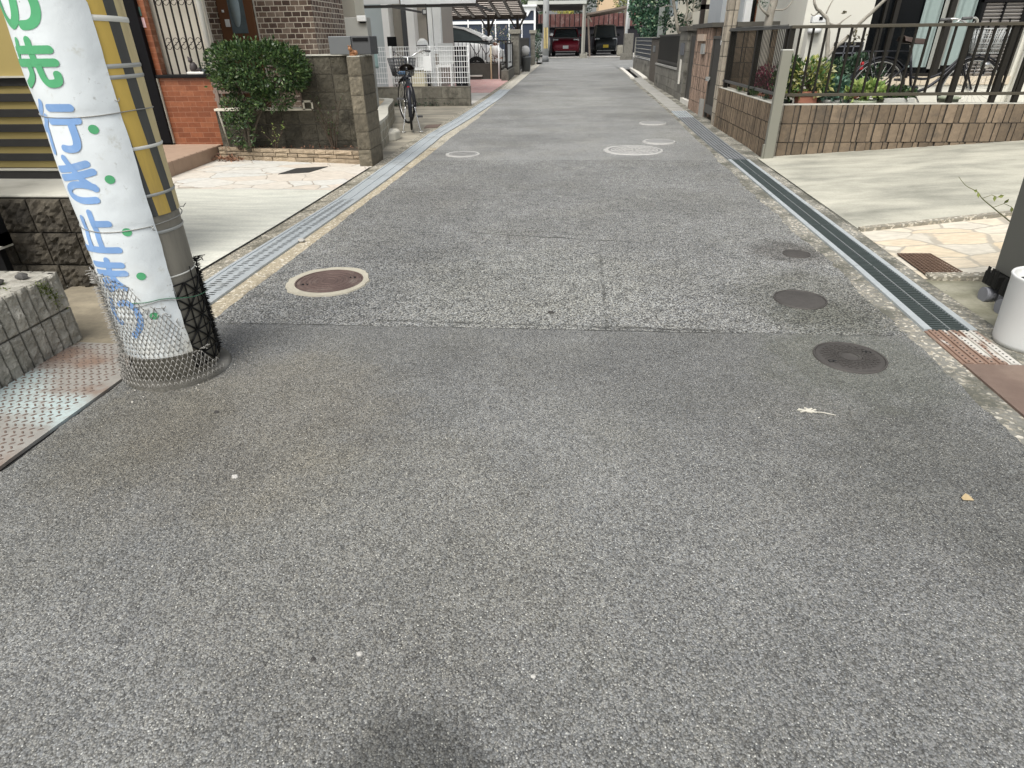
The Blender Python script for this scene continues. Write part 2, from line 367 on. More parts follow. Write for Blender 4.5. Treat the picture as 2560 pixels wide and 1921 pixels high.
for x0, x1 in ((-300, -40), (-40, 0), (0, 40), (40, 300)):
    for a, b_ in zip(ys, ys[1:]): g.add([(x0,a,zr(a)-.14),(x1,a,zr(a)-.14),(x1,b_,zr(b_)-.14),(x0,b_,zr(b_)-.14)], [(0,1,2,3)])
struct(g, 'ground', M_GROUND)
# three asphalt layings, butted end to end
seam1 = lambda x: 2.632 + .012 * math.sin(x * 3)
struct(strip(F(L_ASPH), F(R_ASPH), -4, 2.634, .007, .03, 60, .012, .026, rag=(1,)), 'road', M_ROAD[0])
struct(strip(F(L_ASPH), F(R_ASPH), 2.634, 7.235, .008, .03, 60, .014, .034, rag=(0, 1)), 'road', M_ROAD[1])
struct(strip(F(L_ASPH), F(R_ASPH), 7.235, 38.8, .007, .2, 60, .02, .02, rag=(0,)), 'road', M_ROAD[2])
br = MB(); br.add([(2.19,26.4,zr(26.4)+.006),(26,26.4,zr(26.4)+.006),(26,38.8,zr(38.8)+.006),(2.19,38.8,zr(38.8)+.006)], [(0,1,2,3)])
br.add([(-26,33.4,zr(33.4)+.006),(-.97,33.4,zr(33.4)+.006),(-.97,38.8,zr(38.8)+.006),(-26,38.8,zr(38.8)+.006)], [(0,1,2,3)])
struct(br, 'side_road', M_ROAD[2])
# kerb strips either side of the drains
struct(strip(lambda y: lerp_poly(L_IN, y) - .01, lambda y: lerp_poly(L_ASPH, y) + .06, 2.25, 8.2, .0, .1), 'kerb_strip', M_KERB_L)
struct(strip(lambda y: lerp_poly(L_IN, y) - .01, lambda y: lerp_poly(L_ASPH, y) + .06, 8.2, 33.4, .0, .1), 'kerb_strip', kerbc('faded_kerb_concrete', (.40, .37, .295), (.31, .29, .24), (.17, .16, .13), .3))
struct(strip(lambda y: lerp_poly(L_EDGE, y) - .05, lambda y: lerp_poly(L_OUT, y) + .01, 2.25, 33.4, .002, .1), 'kerb_strip', M_KERB_O)
struct(strip(lambda y: lerp_poly(R_ASPH, y) - .10, lambda y: lerp_poly(R_IN, y) + .006, -1, 27, .0, .1), 'kerb_strip', M_KERB_R)
struct(strip(lambda y: lerp_poly(R_OUT, y) - .006, lambda y: lerp_poly(R_EDGE, y) + .06, -1, 27, .002, .1), 'kerb_strip', M_KERB_R)
# drain channels: floor and side walls below the covers
for nm, a, c, y0, y1 in (('drain_channel', L_IN, L_OUT, 2.25, 33.4), ('drain_channel', R_IN, R_OUT, .8, 27)):
    struct(strip(lambda y: min(lerp_poly(a, y), lerp_poly(c, y)) - .02, lambda y: max(lerp_poly(a, y), lerp_poly(c, y)) + .02, y0, y1, -.10, .3), nm, MATS['slot_dark'])
# paved yards
def poly_sheet(pts, name, m, fz): b = MB(); b.add([(x, y, fz(x, y)) for x, y in pts], [tuple(range(len(pts)))]); return struct(b, name, m)
poly_sheet([(-6, 3.1), (-2.17, 3.1), (-2.112, 4.4), (-2.085, 5.66), (-6, 5.75)], 'driveway', M_DRIVE_L, lambda x, y: .005)
poly_sheet([(-6, 5.75), (-2.085, 5.66), (-2.065, 6.85), (-2.06, 7.4), (-6, 7.6)], 'driveway', M_CRAZY_L, lambda x, y: .006)
poly_sheet([(-2.75, 2.30), (-1.74, 2.30), (-1.72, 2.55), (-1.82, 2.80), (-2.17, 3.1), (-2.75, 3.1)], 'driveway', concrete('worn_concrete_pad', (.30, .26, .185), (.19, .165, .12), (1,2,1), 4, .3), lambda x, y: .0085)
M_YARD = concrete('worn_yard_concrete', (.36, .33, .26), (.20, .185, .15), (1, 2.2, 1), 1.7, .2)
b = MB(); b.grid(lambda u, v: ((-6 + u * (6 + lerp_poly(L_EDGE, 7.4 + 5.95 * v))), 7.4 + 5.95 * v, zr(7.4 + 5.95 * v) + .004), 4, 20); struct(b, 'yard', M_YARD)
b = MB(); b.grid(lambda u, v: ((-8 + u * (8 + lerp_poly(L_EDGE, 13.35 + 3.0 * v))), 13.35 + 3.0 * v, zr(13.35 + 3.0 * v) + .005), 2, 6); struct(b, 'yard', M_FARCONC)
b = MB(); b.grid(lambda u, v: ((-8 + u * (8 + lerp_poly(L_EDGE, 16.35 + 5 * v))), 16.35 + 5 * v, zr(16.35 + 5 * v) + .009), 2, 6); struct(b, 'yard', M_PINK)
b = MB(); b.grid(lambda u, v: ((-8 + u * (8 + lerp_poly(L_EDGE, 21.35 + 12 * v))), 21.35 + 12 * v, zr(21.35 + 12 * v) + .006), 2, 6); struct(b, 'yard', M_FARCONC)
slope = lambda x, y: .004 + max(0, x - 2.09) * .0625
poly_sheet([(2.094, 4.39), (2.135, 5.6), (2.2, 7.42), (9, 7.9), (9, 4.95), (3.26, 4.60)], 'driveway', M_DRIVE_R, slope)
poly_sheet([(2.094, 4.38), (3.26, 4.59), (9, 4.94), (9, 3.35), (2.05, 3.42), (2.07, 3.85)], 'driveway', M_CRAZY_R, slope)
M_PADR = concrete('damp_concrete_pad', (.30, .29, .225), (.17, .165, .115), (1, 1.6, 1), 3, .25)
poly_sheet([(2.035, -1), (2.05, 3.41), (9, 3.34), (9, -1)], 'driveway', M_PADR, lambda x, y: .003 + max(0, x - 2.09) * .03)
b = MB(); b.bar((2.10,4.40,.014), (3.3,4.62,.09), .05, .03); b.bar((2.07,3.43,.012), (2.9,3.36,.055), .07, .03); struct(b, 'paving_edge', M_KERB_O)
b = MB()
for y in (9.9, 10.3): b.box(-2.3, -1.97, y, y + .015, zr(y) + .004, zr(y) + .007)
poly_sheet([(-4, 38.8), (9, 38.8), (9, 50), (-4, 50)], 'carport_floor', M_FARCONC, lambda x, y: .28 + (.0 if y < 42 else .004))

def joint(pts, w, nm='driveway_joint'):
    b = MB()
    for (x0, y0), (x1, y1) in zip(pts, pts[1:]): b.add([(x0-w/2,y0,zr(y0)+.0095),(x0+w/2,y0,zr(y0)+.0095),(x1+w/2,y1,zr(y1)+.0095),(x1-w/2,y1,zr(y1)+.0095)], [(0,1,2,3)])
    struct(b, nm, MATS['slot_dark'])
joint([(-2.165,3.1),(-2.112,4.4),(-2.085,5.66),(-2.066,6.8)], .011)
joint([(2.10,4.42),(2.137,5.6),(2.2,7.35)], .005)
# ------------------------------------------------------------------ drain covers, one thing per piece
def frame_pts(fi, fo, y0, y1):
    return [(lerp_poly(fi, y0), y0, zr(y0)), (lerp_poly(fo, y0), y0, zr(y0)), (lerp_poly(fo, y1), y1, zr(y1)), (lerp_poly(fi, y1), y1, zr(y1))]
def bil(q, u, v):
    a, b_, c, d = (Vector(p) for p in q); return (a * (1-u) + b_ * u) * (1-v) + (d * (1-u) + c * u) * v
def patch(mb, q, u0, u1, v0, v1, z0, z1, m=0):
    P4 = [bil(q, u, v) for u, v in ((u0,v0),(u1,v0),(u1,v1),(u0,v1))]
    vs = [p + V(0,0,z0) for p in P4] + [p + V(0,0,z1) for p in P4]
    mb.add(vs, [(3,2,1,0),(4,5,6,7),(0,1,5,4),(1,2,6,5),(2,3,7,6),(3,0,4,7)], m)
def fixn(o):
    import bmesh
    bm = bmesh.new(); bm.from_mesh(o.data); bmesh.ops.recalc_face_normals(bm, faces=bm.faces); bm.to_mesh(o.data); bm.free(); return o
surf('strap_grey', (.24, .26, .26), .5, .35, .2, 14)
GL = 'galvanised drain covers along the left kerb'; GR = 'steel gratings along the right kerb'
lab = ['slotted galvanised drain cover beside the banded pole, nearest of its row', 'slotted galvanised drain cover just past the brown lid, second from the pole',
       'slotted galvanised drain cover third from the pole, beside the pale driveway', 'unslotted galvanised drain cover along the crazy paving', 'unslotted galvanised drain cover beside the stone gate pillar',
       'unslotted bright drain cover beyond the stone gate pillar']
edges = [2.40, 3.466, 4.39, 5.28, 6.3, 7.3, 8.3]
y = 8.3
while y < 31: edges.append(y := y + 1.0)
for i, (y0, y1) in enumerate(zip(edges, edges[1:])):
    c = V((lerp_poly(L_IN, (y0+y1)/2) + lerp_poly(L_OUT, (y0+y1)/2)) / 2, (y0+y1)/2, zr((y0+y1)/2))
    far = i >= len(lab)
    t = thing('drain_cover', lab[i] if not far else 'plain galvanised drain cover in the long run from the parked bicycle to the far pole', 'drain cover', c, GL)
    q = frame_pts(L_OUT, L_IN, y0 + .003, y1 - .003); p = MB()
    patch(p, q, 0, 1, 0, 1, -.012, .008)
    patch(p, q, 0, .10, .001, .999, .008, .013); patch(p, q, .93, .995, .001, .999, .008, .013)
    if i > 2: patch(p, q, .46, .56, .002, .998, .008, .0125)
    if i < 3:
        sl = p; n = int((y1 - y0) / .034)
        for row in (.33, .66):
            for k in range(n):
                v = (k + .7) / (n + .4); cc = bil(q, row + (.02 if k % 2 else -.02), v); e = []
                for a in range(8):
                    e.append(cc + V(.021 * math.cos(a*PI/4), .0062 * math.sin(a*PI/4) + .006 * math.cos(a*PI/4), .0092))
                sl.add(e, [tuple(range(8))], 1)
    o_ = p.build('plate', [M_KERB_F if y0 > 17 else M_GALV if not far or i % 3 else M_GALV, MATS['slot_dark']], t)
    if i >= 3: fixn(o_)
# right: bar gratings, a rusted perforated cover and a brown plate near the camera
gl = ['steel bar grating nearest the white pot, beside the rusted cover', 'steel bar grating second from the rusted cover', 'steel bar grating in the middle of its row of five',
      'steel bar grating second from the tiled garden wall', 'steel bar grating ending at the foot of the grey corner post']
ge = [2.706, 3.624, 4.545, 5.52, 6.417, 7.29]
for i, (y0, y1) in enumerate(zip(ge, ge[1:])):
    c = V((lerp_poly(R_IN, (y0+y1)/2) + lerp_poly(R_OUT, (y0+y1)/2)) / 2, (y0+y1)/2, 0)
    t = thing('drain_grating', gl[i], 'drain grating', c, GR); q = frame_pts(R_IN, R_OUT, y0 + .004, y1 - .004)
    p = MB()
    patch(p, q, 0, .155, 0, 1, -.03, .012); patch(p, q, .86, 1, 0, 1, -.03, .012); fixn(p.build('frame', M_GALV, t)); p = MB(); patch(p, q, .155, .86, 0, .006, -.03, .009); patch(p, q, .155, .86, .994, 1, -.03, .009); n = int((y1 - y0) / .0262)
    for k in range(n):
        v = (k + .9) / (n + .8); patch(p, q, .155, .86, v - .0034, v + .0034, -.03, .0085)
    fixn(p.build('bars', MATS['grate_bar'], t)); p = MB(); patch(p, q, .493, .517, .008, .992, -.03, .0105); fixn(p.build('centre_rib', MATS['strap_grey'], t))
t = thing('drain_cover', 'rusted white ribbed cover with rows of round holes beside the white pot', 'drain cover', (1.81, 2.54, 0))
q = frame_pts(R_IN, R_OUT, 2.372, 2.702); p = MB(); patch(p, q, 0, 1, 0, 1, -.02, .006)
for k in range(5): patch(p, q, .06 + k*.19, .06 + k*.19 + .125, .001, .999, .006, .012)
for k in range(5):
    for j in range(13): p.lathe([(.0045, 0), (.0045, .0008)], tuple(bil(q, .06 + k*.19 + .0625, (j + .5) / 13) + V(0,0,.0122)), 8, 1)
fixn(p.build('plate', [M_PERF, MATS['slot_dark']], t))
t = thing('cover_plate', 'flat brown rusted steel plate over the gutter at the right edge', 'steel plate', (1.79, 1.7, 0))
p = MB()
for k, (a, b_) in enumerate(((1.935, 2.366), (.9, 1.93), (-1, .895))): patch(p, frame_pts(R_IN, [(x + .10, y) for x, y in R_OUT], a, b_), 0, 1, 0, 1, -.02, .009)
fixn(p.build('plate', MATS['brown_plate'], t))
# striped covers along the tiled wall
surf('striped_cover', (.20, .21, .215), .6, .2, .3, 7, .1, 60)
for i in range(5):
    y0, y1 = 7.31 + i * .97, 7.31 + (i + 1) * .97
    t = thing('drain_cover', ['dark ribbed drain cover at the foot of the tiled wall corner', 'dark ribbed drain cover second along the tiled wall', 'dark ribbed drain cover third along the tiled wall', 'dark ribbed drain cover in front of the brown side gate', 'pale ribbed drain cover beside the pink tiled gate pillar'][i], 'drain cover', ((lerp_poly(R_IN, y0+.5)+lerp_poly(R_OUT, y0+.5))/2, y0 + .5, zr(y0 + .5)), 'ribbed drain covers beside the tiled wall')
    q = frame_pts(R_IN, R_OUT, y0 + .004, y1 - .004); p = MB(); patch(p, q, 0, 1, 0, 1, -.02, .003)
    for k in range(6): patch(p, q, .03 + k * .165, .03 + k * .165 + .105, .002, .998, .003, .014)
    fixn(p.build('plate', MATS['striped_cover'] if i < 3 else M_GALV if i == 4 else MATS['striped_cover'], t))
surf('conc_lid', (.30, .295, .27), .9, 0, .25, 5, .2, 60, dirt=(.14,.135,.11), dirtk=.3)
for i in range(18):
    y0 = 12.17 + i * .62; 
    if y0 > 21: break
    t = thing('gutter_lid', 'weathered concrete gutter lid in the run between the pink pillar and the open gutter', 'gutter lid', ((lerp_poly(R_IN, y0+.3)+lerp_poly(R_OUT, y0+.3))/2, y0 + .3, zr(y0 + .3)), 'concrete lids along the right gutter')
    p = MB(); patch(p, frame_pts(R_IN, R_OUT, y0 + .005, y0 + .612), 0, 1, 0, 1, -.03, .008); fixn(p.build('slab', MATS['conc_lid'], t, bevel=.006))
surf('white_kerb', (.62, .60, .54), .85, 0, .2, 6, .2, 60)
for nm, f0, f1, lbl in (('kerb_stone', lambda y: lerp_poly(R_IN, y) - .09, lambda y: lerp_poly(R_IN, y) + .03, 'pale kerb stone on the road side of the open gutter'), ('kerb_stone', lambda y: lerp_poly(R_OUT, y) - .02, lambda y: lerp_poly(R_OUT, y) + .12, 'pale kerb stone on the wall side of the open gutter')):
    p = MB(); n = 6
    for k in range(n):
        y0, y1 = 21 + k, 22 + k; p.add([(f0(y0),y0,zr(y0)-.05),(f1(y0),y0,zr(y0)-.05),(f1(y1),y1,zr(y1)-.05),(f0(y1),y1,zr(y1)-.05),(f0(y0),y0,zr(y0)+.04),(f1(y0),y0,zr(y0)+.04),(f1(y1),y1,zr(y1)+.04),(f0(y1),y1,zr(y1)+.04)], [(4,5,6,7),(0,1,5,4),(1,2,6,5),(2,3,7,6),(3,0,4,7)])
    tag(fixn(p.build(nm, MATS['white_kerb'], None, (2.4, 24, zr(24)))), lbl, 'kerb stone')

# ------------------------------------------------------------------ manhole covers
def manhole(lbl, c, r, m, rim=None, rimr=0, z=.010, holes=True, pat='rings', rimm=None, flat=0):
    c = V(c[0], c[1], zr(c[1]) + z)
    t = thing('manhole_cover', lbl, 'manhole cover', c)
    p = MB(); n = 48
    p.lathe([(0, .004), (r*.975, .004), (r, .002), (r, -.012)], c, n, close=False)
    if pat == 'rings':
        for k in (.18, .36, .52, .68, .84): p.lathe([(r*k, .0038), (r*k + .004, .0075), (r*(k+.075), .0075), (r*(k+.075) + .004, .0038)], c, n, close=False)
    elif pat == 'studs':
        for a in range(26):
            for k in range(3, 9):
                aa = 2*PI*a/26 + (k % 2) * .12; q = c + V(math.cos(aa), math.sin(aa), 0) * r * k / 10
                p.box(q.x-.006, q.x+.006, q.y-.0035, q.y+.0035, q.z+.003, q.z+.0075)
    p.build('lid', m, t)
    p = MB(); p.lathe([(r*1.005, .0), (r*1.005, .006), (r*1.06, .006), (r*1.06, -.01)], c, n, close=False); p.build('iron_frame', rimm or m, t)
    if holes:
        p = MB()
        for a in (.5, .5 + PI): q = c + V(math.cos(a), math.sin(a), 0) * r * .74; p.box(q.x-.017, q.x+.017, q.y-.010, q.y+.010, q.z+.0035, q.z+.0062)
        p.build('pick_hole', MATS['slot_dark'], t)
    if rim:
        p = MB(); prof = []
        for j in range(60):
            a = 2*PI*j/60; w = 1 + .07 * mnoise.noise((math.cos(a)*1.3, math.sin(a)*1.3, r)) + .045 * mnoise.noise((math.cos(a)*6, math.sin(a)*6, r))
            prof.append((a, w))
        vs = [(c.x + math.cos(a)*r*1.05, c.y + math.sin(a)*r*1.05, c.z + .0062) for a, w in prof] + [(c.x + math.cos(a)*rimr*w, c.y + math.sin(a)*rimr*w, c.z + .0055) for a, w in prof] + [(c.x + math.cos(a)*rimr*w*1.04, c.y + math.sin(a)*rimr*w*1.04, c.z - .02) for a, w in prof]
        p.add(vs, [(i, 60+i, 60+(i+1)%60, (i+1)%60) for i in range(60)] + [(60+i, 120+i, 120+(i+1)%60, 60+(i+1)%60) for i in range(60)])
        p.build('mortar_collar', rim, t)
    return t
manhole('brown ringed iron manhole cover in a cream mortar collar', (-1.298, 3.225), .182, MATS['iron_lid_brown'], MATS['lid_rim_cream'], .232)
manhole('dark smooth iron manhole cover between the two other lids near the gutter', (1.255, 3.06), .122, MATS['iron_lid'], pat='none', holes=False)
manhole('dark patterned iron manhole cover nearest the rusted gutter plate', (1.243, 2.40), .135, MATS['iron_lid'], pat='studs')
manhole('small brown lid half buried in the asphalt beside the steel grating', (1.489, 3.84), .078, MATS['iron_lid'], pat='none', holes=False, z=.008)
manhole('pale round manhole cover beside the left gutter at the asphalt joint', (-1.165, 7.64), .165, MATS['lid_grey'], MATS['lid_mark'], .205, pat='studs', holes=False)
t = manhole('large pale manhole cover with white spokes and rings', (.89, 7.93), .30, MATS['lid_grey'], MATS['lid_mark'], .355, pat='none', holes=False)
p = MB(); c = V(.89, 7.93, .010)
for k in (.42, .58, .74, .90): p.lathe([(.30*k, .004), (.30*k, .0062), (.30*k+.011, .0062), (.30*k+.011, .004)], c, 40, close=False)
for a in range(6): d = V(math.cos(a*PI/6+.2), math.sin(a*PI/6+.2), 0); p.bar(c + d*.29 + V(0,0,.006), c - d*.29 + V(0,0,.006), .012, .004)
p.build('spoke_pattern', MATS['lid_mark'], t)
manhole('pale round manhole cover just beyond the spoked one', (1.28, 8.58), .175, MATS['lid_grey'], MATS['lid_mark'], .208, pat='none', holes=False, z=.015)
manhole('faint worn manhole cover opposite the brown side gate', (1.43, 10.43), .18, MATS['lid_grey'], MATS['lid_mark'], .205, pat='none', holes=False, z=.016)
# small square inspection lids and drain gratings set in the yards
for lbl, pts, z in (('black square drain lid in the cream crazy paving', [(-2.93,6.40),(-2.64,6.50),(-2.55,6.83),(-2.86,6.72)], .0105), ('dark square lid in the yard beside the parked bicycle', [(-2.12,10.0),(-1.93,10.1),(-1.93,10.5),(-2.15,10.4)], .026)):
    b = MB(); b.prism(pts, z - .01, z + .002); tag(fixn(b.build('inspection_cover', MATS['brown_plate'] if 'bicycle' in lbl else surf('black_lid', (.035,.035,.033), .7, 0, .3, 20), None, (pts[0][0], pts[0][1], z))), lbl, 'inspection cover')
t = thing('drain_grate', 'rusty square mesh grate in the stone paving beside the wheeled planter', 'drain grate', (2.18, 3.66, .01))
surf('rust_grate', (.13, .085, .06), .8, .2, .35, 25, .3)
b = MB(); b.add([(2.08,3.46,.008),(2.29,3.50,.013),(2.285,3.84,.013),(2.10,3.85,.008)], [(0,1,2,3)]); b.build('pit', MATS['slot_dark'], t)
b = MB()
for k in range(15): v = k / 14; b.bar((2.08+.02*v, 3.46+.39*v, .014), (2.29-.005*v, 3.50+.34*v, .019), .008, .006)
for k in range(9): u = k / 8; b.bar((2.08+.21*u, 3.46+.04*u, .016+.004*u), (2.10+.185*u, 3.85-.01*u, .016+.004*u), .007, .006)
b.build('mesh_bars', MATS['rust_grate'], t)

# litter and stones lying on the asphalt (single pieces one can point at)
surf('pale_stone', (.40, .39, .36), .8, 0, .2, 60); surf('dark_stone', (.045, .043, .04), .8, 0, .2, 60); surf('dry_leaf', (.36, .28, .16), .8, 0, .3, 60)
def pebble(lbl, c, r, m, name='pebble', fl=.55):
    b = MB(); n1, n2 = 7, 5; sd = rnd.random() * 9
    prof = []
    vs = []; fs = []
    for i in range(n2 + 1):
        th = PI * i / n2
        for j in range(n1):
            a = 2*PI*j/n1; d = V(math.sin(th)*math.cos(a), math.sin(th)*math.sin(a), math.cos(th)); k = r * (1 + .45 * mnoise.noise(d * 1.3 + V(sd, 0, 0)))
            vs.append((c[0] + d.x*k*1.25, c[1] + d.y*k, c[2] + r*fl*.75 + d.z*k*fl))
    fs = [(i*n1+j, (i+1)*n1+j, (i+1)*n1+(j+1)%n1, i*n1+(j+1)%n1) for i in range(n2) for j in range(n1)]
    b.add(vs, fs, 0, False)
    return tag(b.build(name, m, None, c), lbl, name.replace('_', ' '))
for lbl, c, r, m in (('white stone chip on the asphalt below the tread plate', (-1.0, 1.46), .009, 'pale_stone'), ('pale stone chip on the asphalt near the dark oil stain', (-.03, .83), .0045, 'pale_stone'),
    ('grey flat chip on the asphalt left of the oil stain', (-.42, .86), .006, 'pale_stone'), ('black chip on the asphalt beside the grey flat chip', (-.52, .84), .005, 'dark_stone'),
    ('black chip lying on the coarse asphalt patch', (-.03, 2.83), .013, 'dark_stone'), ('dark clod on the asphalt in front of the banded pole', (-1.25, 1.83), .008, 'dark_stone'), ('white scrap on the sandy kerb beside the slotted covers', (-1.765, 4.02), .022, 'pale_stone')):
    pebble(lbl, (c[0], c[1], .006), r, MATS[m])
b = MB(); b.grid(lambda u, v: (1.20 + .03*u, 1.475 + .022*v*(1-abs(u-.5)), .012 + .008*math.sin(3*u)*v), 4, 3); tag(b.build('leaf', MATS['dry_leaf'], None, (1.2, 1.48, .01)), 'small dry yellow leaf alone on the asphalt', 'leaf')
b = MB(); lr = random.Random(12)
for k in range(9): a = lr.uniform(0, 6.28); b.bar((.92 + lr.uniform(-.02,.02), 1.955 + lr.uniform(-.012,.012), .010), (.92 + .035*math.cos(a), 1.955 + .02*math.sin(a), .011), .005, .003)
b.tube([(.93,1.95,.010), (.97,1.945,.011), (1.01,1.93,.010)], .002, 5)
tag(b.build('litter', surf('paper_scrap', (.50,.48,.41), .9, 0, .2, 40), None, (.94, 1.95, .01)), 'white shredded scrap with a tail on the asphalt below the patterned lid', 'litter')
gs = MB(); gr = random.Random(5)                        # loose grit gathered at the pole foot and kerb edges
for k in range(2600):
    if k < 520:
        a = gr.uniform(0, 6.28); d = gr.gauss(.24, .07); x, yv = -1.585 + d*math.cos(a), 2.17 + d*math.sin(a)
        if x < -1.75: continue
    elif k < 1000: yv = gr.uniform(.6, 6.5); x = lerp_poly(R_ASPH, yv) + gr.gauss(.02, .05)
    elif k < 1250: yv = gr.uniform(2.6, 6.5); x = lerp_poly(L_ASPH, yv) + gr.gauss(0, .03)
    elif k < 1800: x, yv = gr.uniform(-1.6, 1.5), gr.uniform(.5, 4)
    elif k < 2150: yv = gr.uniform(.9, 7.2); x = lerp_poly(R_OUT, yv) + abs(gr.gauss(.02, .05))
    elif k < 2400: yv = gr.uniform(2.9, 8); x = lerp_poly(L_OUT, yv) - abs(gr.gauss(.02, .05))
    else: a = gr.uniform(0, 6.28); d = gr.gauss(.17, .03); x, yv = 2.075 + d*math.cos(a), 2.585 + d*math.sin(a)
    s_ = gr.uniform(.0015, .0042) * (1.15 if k < 1250 else .8); z = .009
    pts = [(x + gr.uniform(-s_, s_), yv + gr.uniform(-s_, s_), z + gr.uniform(0, s_)) for _ in range(3)] + [(x, yv, z + s_ * 1.5)]
    gs.add(pts, [(0,1,3), (1,2,3), (2,0,3), (0,2,1)])
tg = NT('grit'); tg.fin(tg.ramp(tg.I, [(0, (.05,.05,.045)), (.4, (.16,.15,.12)), (.7, (.36,.33,.27)), (1, (.62,.60,.54))]), .9)
tag(gs.build('grit', tg.mat), 'loose grit scattered along the kerbs and round the banded pole', 'grit', None, 'stuff')
# ------------------------------------------------------------------ banded utility pole, banner, guards
PC = V(-1.585, 2.17, 0); PD = V(.58983, -.80753, 0); PR = V(.80753, .58983, 0)
def cy(phi, z, r=.16, c=PC, wob=0.0):
    a = R(phi); return c + (PD * math.cos(a) + PR * math.sin(a)) * r + V(0, 0, z)
surf('pole_concrete', (.26, .243, .20), .9, 0, .3, 4, .3, 90, dirt=(.09, .085, .07), dirtk=.35, streak=True)
surf('band_yellow', (.56, .395, .095), .55, 0, .18, 7, .12, 60, dirt=(.30, .22, .10), dirtk=.42, streak=True, dsc=6)
surf('band_yellow_faded', (.60, .50, .27), .6, 0, .15, 7, .12, 60, dirt=(.34, .27, .15), dirtk=.4, streak=True, dsc=6)
surf('band_black', (.075, .077, .072), .6, 0, .3, 9, .12, 60, dirt=(.16, .155, .13), dirtk=.3, streak=True, dsc=6)
surf('strap_steel', (.42, .43, .41), .45, .5, .2, 12); surf('strap_white', (.68, .68, .62), .5, 0, .12, 14)
surf('wire_grey', (.30, .30, .28), .5, .5, .2, 20); surf('wire_green', (.05, .16, .09), .5); surf('mesh_wire', (.32, .31, .285), .5, .45, .25, 30)
surf('black_plastic', (.010, .010, .0095), .5, bump=0, spec=.15)
pole = thing('utility_pole', 'grey concrete utility pole wrapped in yellow and black stripes with a white banner', 'utility pole', PC)
b = MB(); b.lathe([(.160, .0), (.1595, .5), (.156, 2.5), (.148, 7)], PC, 40); b.build('pole_shaft', MATS['pole_concrete'], pole)
b = MB(); b.lathe([(.206, -.02), (.203, .014), (.196, .024), (.178, .028), (.158, .03)], PC, 40); b.build('base_collar', surf('collar_grey', (.105, .10, .085), .85, 0, .3, 9, .4, 70, dirt=(.36,.35,.32), dirtk=.3), pole)
b = MB()
def twist(z): return max(0, 1.02 - z) * 27 - max(0, z - 1.02) * 6
def shell(b, p0, p1, z0, z1, r, nph, nz, m=0, fr=None, sm=True):
    b.grid(lambda u, v: cy(p0 + (p1 - p0) * u + twist(z0 + (z1 - z0) * v), z0 + (z1 - z0) * v, fr(p0 + (p1 - p0) * u, z0 + (z1 - z0) * v) if fr else r), nph, nz, m, sm)
# stripe edges measured round the pole: yellow 20..40, black, faded yellow 57..90, black ...
st = [(-16, 4, 0), (4, 20, 2), (20, 40, 0), (40, 56, 2), (56, 92, 1), (92, 112, 2), (112, 148, 0), (148, 168, 2), (168, 204, 0), (204, 224, 2), (224, 260, 0), (260, 280, 2), (280, 316, 0), (316, 344, 2)]
for a, c, m in st: shell(b, a, c, .664, 2.6, .1645, max(2, int((c-a)/5)), 30, m, lambda p, z: .1642 + .0012 * mnoise.noise((p/22, z*6, 1)))
b.build('stripe_wrap', [MATS['band_yellow'], MATS['band_yellow_faded'], MATS['band_black']], pole)
def hoop(z, w, r, m, nm, tilt=0, a0=-180, a1=180, amp=.0, th=.0016):
    b = MB(); n = 60
    for sgn in (0,):
        b.grid(lambda u, v: cy(a0 + (a1-a0)*u, z + (v-.5)*w + tilt*math.sin(R(a0+(a1-a0)*u)) + amp*mnoise.noise((u*9, z, 0)), r + (th if .05 < v < .95 else 0)), n, 3, 0, True)
    return b.build(nm, m, pole)
hoop(1.277, .016, .1655, MATS['strap_white'], 'strap', -.006); hoop(1.14, .013, .1655, MATS['strap_steel'], 'strap', .002)
hoop(1.108, .012, .1655, MATS['strap_steel'], 'strap', .003); hoop(.891, .011, .166, MATS['strap_white'], 'strap', .003)
hoop(.735, .010, .166, MATS['strap_steel'], 'strap', .003); hoop(.607, .011, .1612, MATS['strap_steel'], 'strap', -.003)
hoop(.440, .006, .1612, MATS['strap_white'], 'strap', -.005)
# banner -------------------------------------------------------------
def bn(nm):
    t = NT(nm)
    col = t.mix(t.noise(3, 6, .6), (.56, .61, .625), (.69, .725, .725))
    col = t.mix(t.map(t.noise(11, 7, .72), .57, .72, 0, .6, True), col, (.42, .42, .35))
    col = t.mix(t.map(t.noise(38, 6, .7), .62, .72, 0, .5, True), col, (.20, .19, .15))
    z = t.xyz(t.P)[2]
    col = t.mix(t.math('MULTIPLY', t.map(z, .62, .12, 0, 1), t.map(t.noise(5, 6, .65), .42, .66, 0, .85)), col, (.52, .50, .42))
    col = t.mix(t.map(t.vor(17), .05, .02, 0, .6), col, (.16, .16, .13))
    t.bump(t.noise(9, 5, .55), .2, .02); return t.fin(col, .5, 0, .4)
ban = thing('banner', 'white dead end banner wired round the pole with green and blue lettering', 'banner', PC)
SR = .1705
def ripple(p, z):
    k = mnoise.noise((p / 38, z * 5.5, 4)); k2 = mnoise.noise((p / 15, z * 13, 8))
    pull = sum(math.exp(-((z - q) / .018) ** 2) for q in (1.0, .634)) * .006
    return SR + .0042 * k + .0016 * k2 + (.005 if z < .62 else .0025) * max(0, mnoise.noise((p/30, z*9, 2))) - pull * (.5 if p > -70 else .2)
def sheet_r(p, z): return max(.1668, ripple(p, z))
b = MB()
def sgn_edge(z): return 20.5 + 1.6 * mnoise.noise((z * 6, 0, 0)) + .8 * mnoise.noise((z * 22, 3, 0))
NP, NZ = 56, 130
def sp(u, v):
    z = .135 + (2.05 - .135) * v; p = -215 + (sgn_edge(z) + 215) * u
    if z > 1.29: p = min(p, sgn_edge(1.29) - max(0, (z - 1.318)) * 260 if z < 1.36 else p)
    return cy(p, z, sheet_r(p, z))
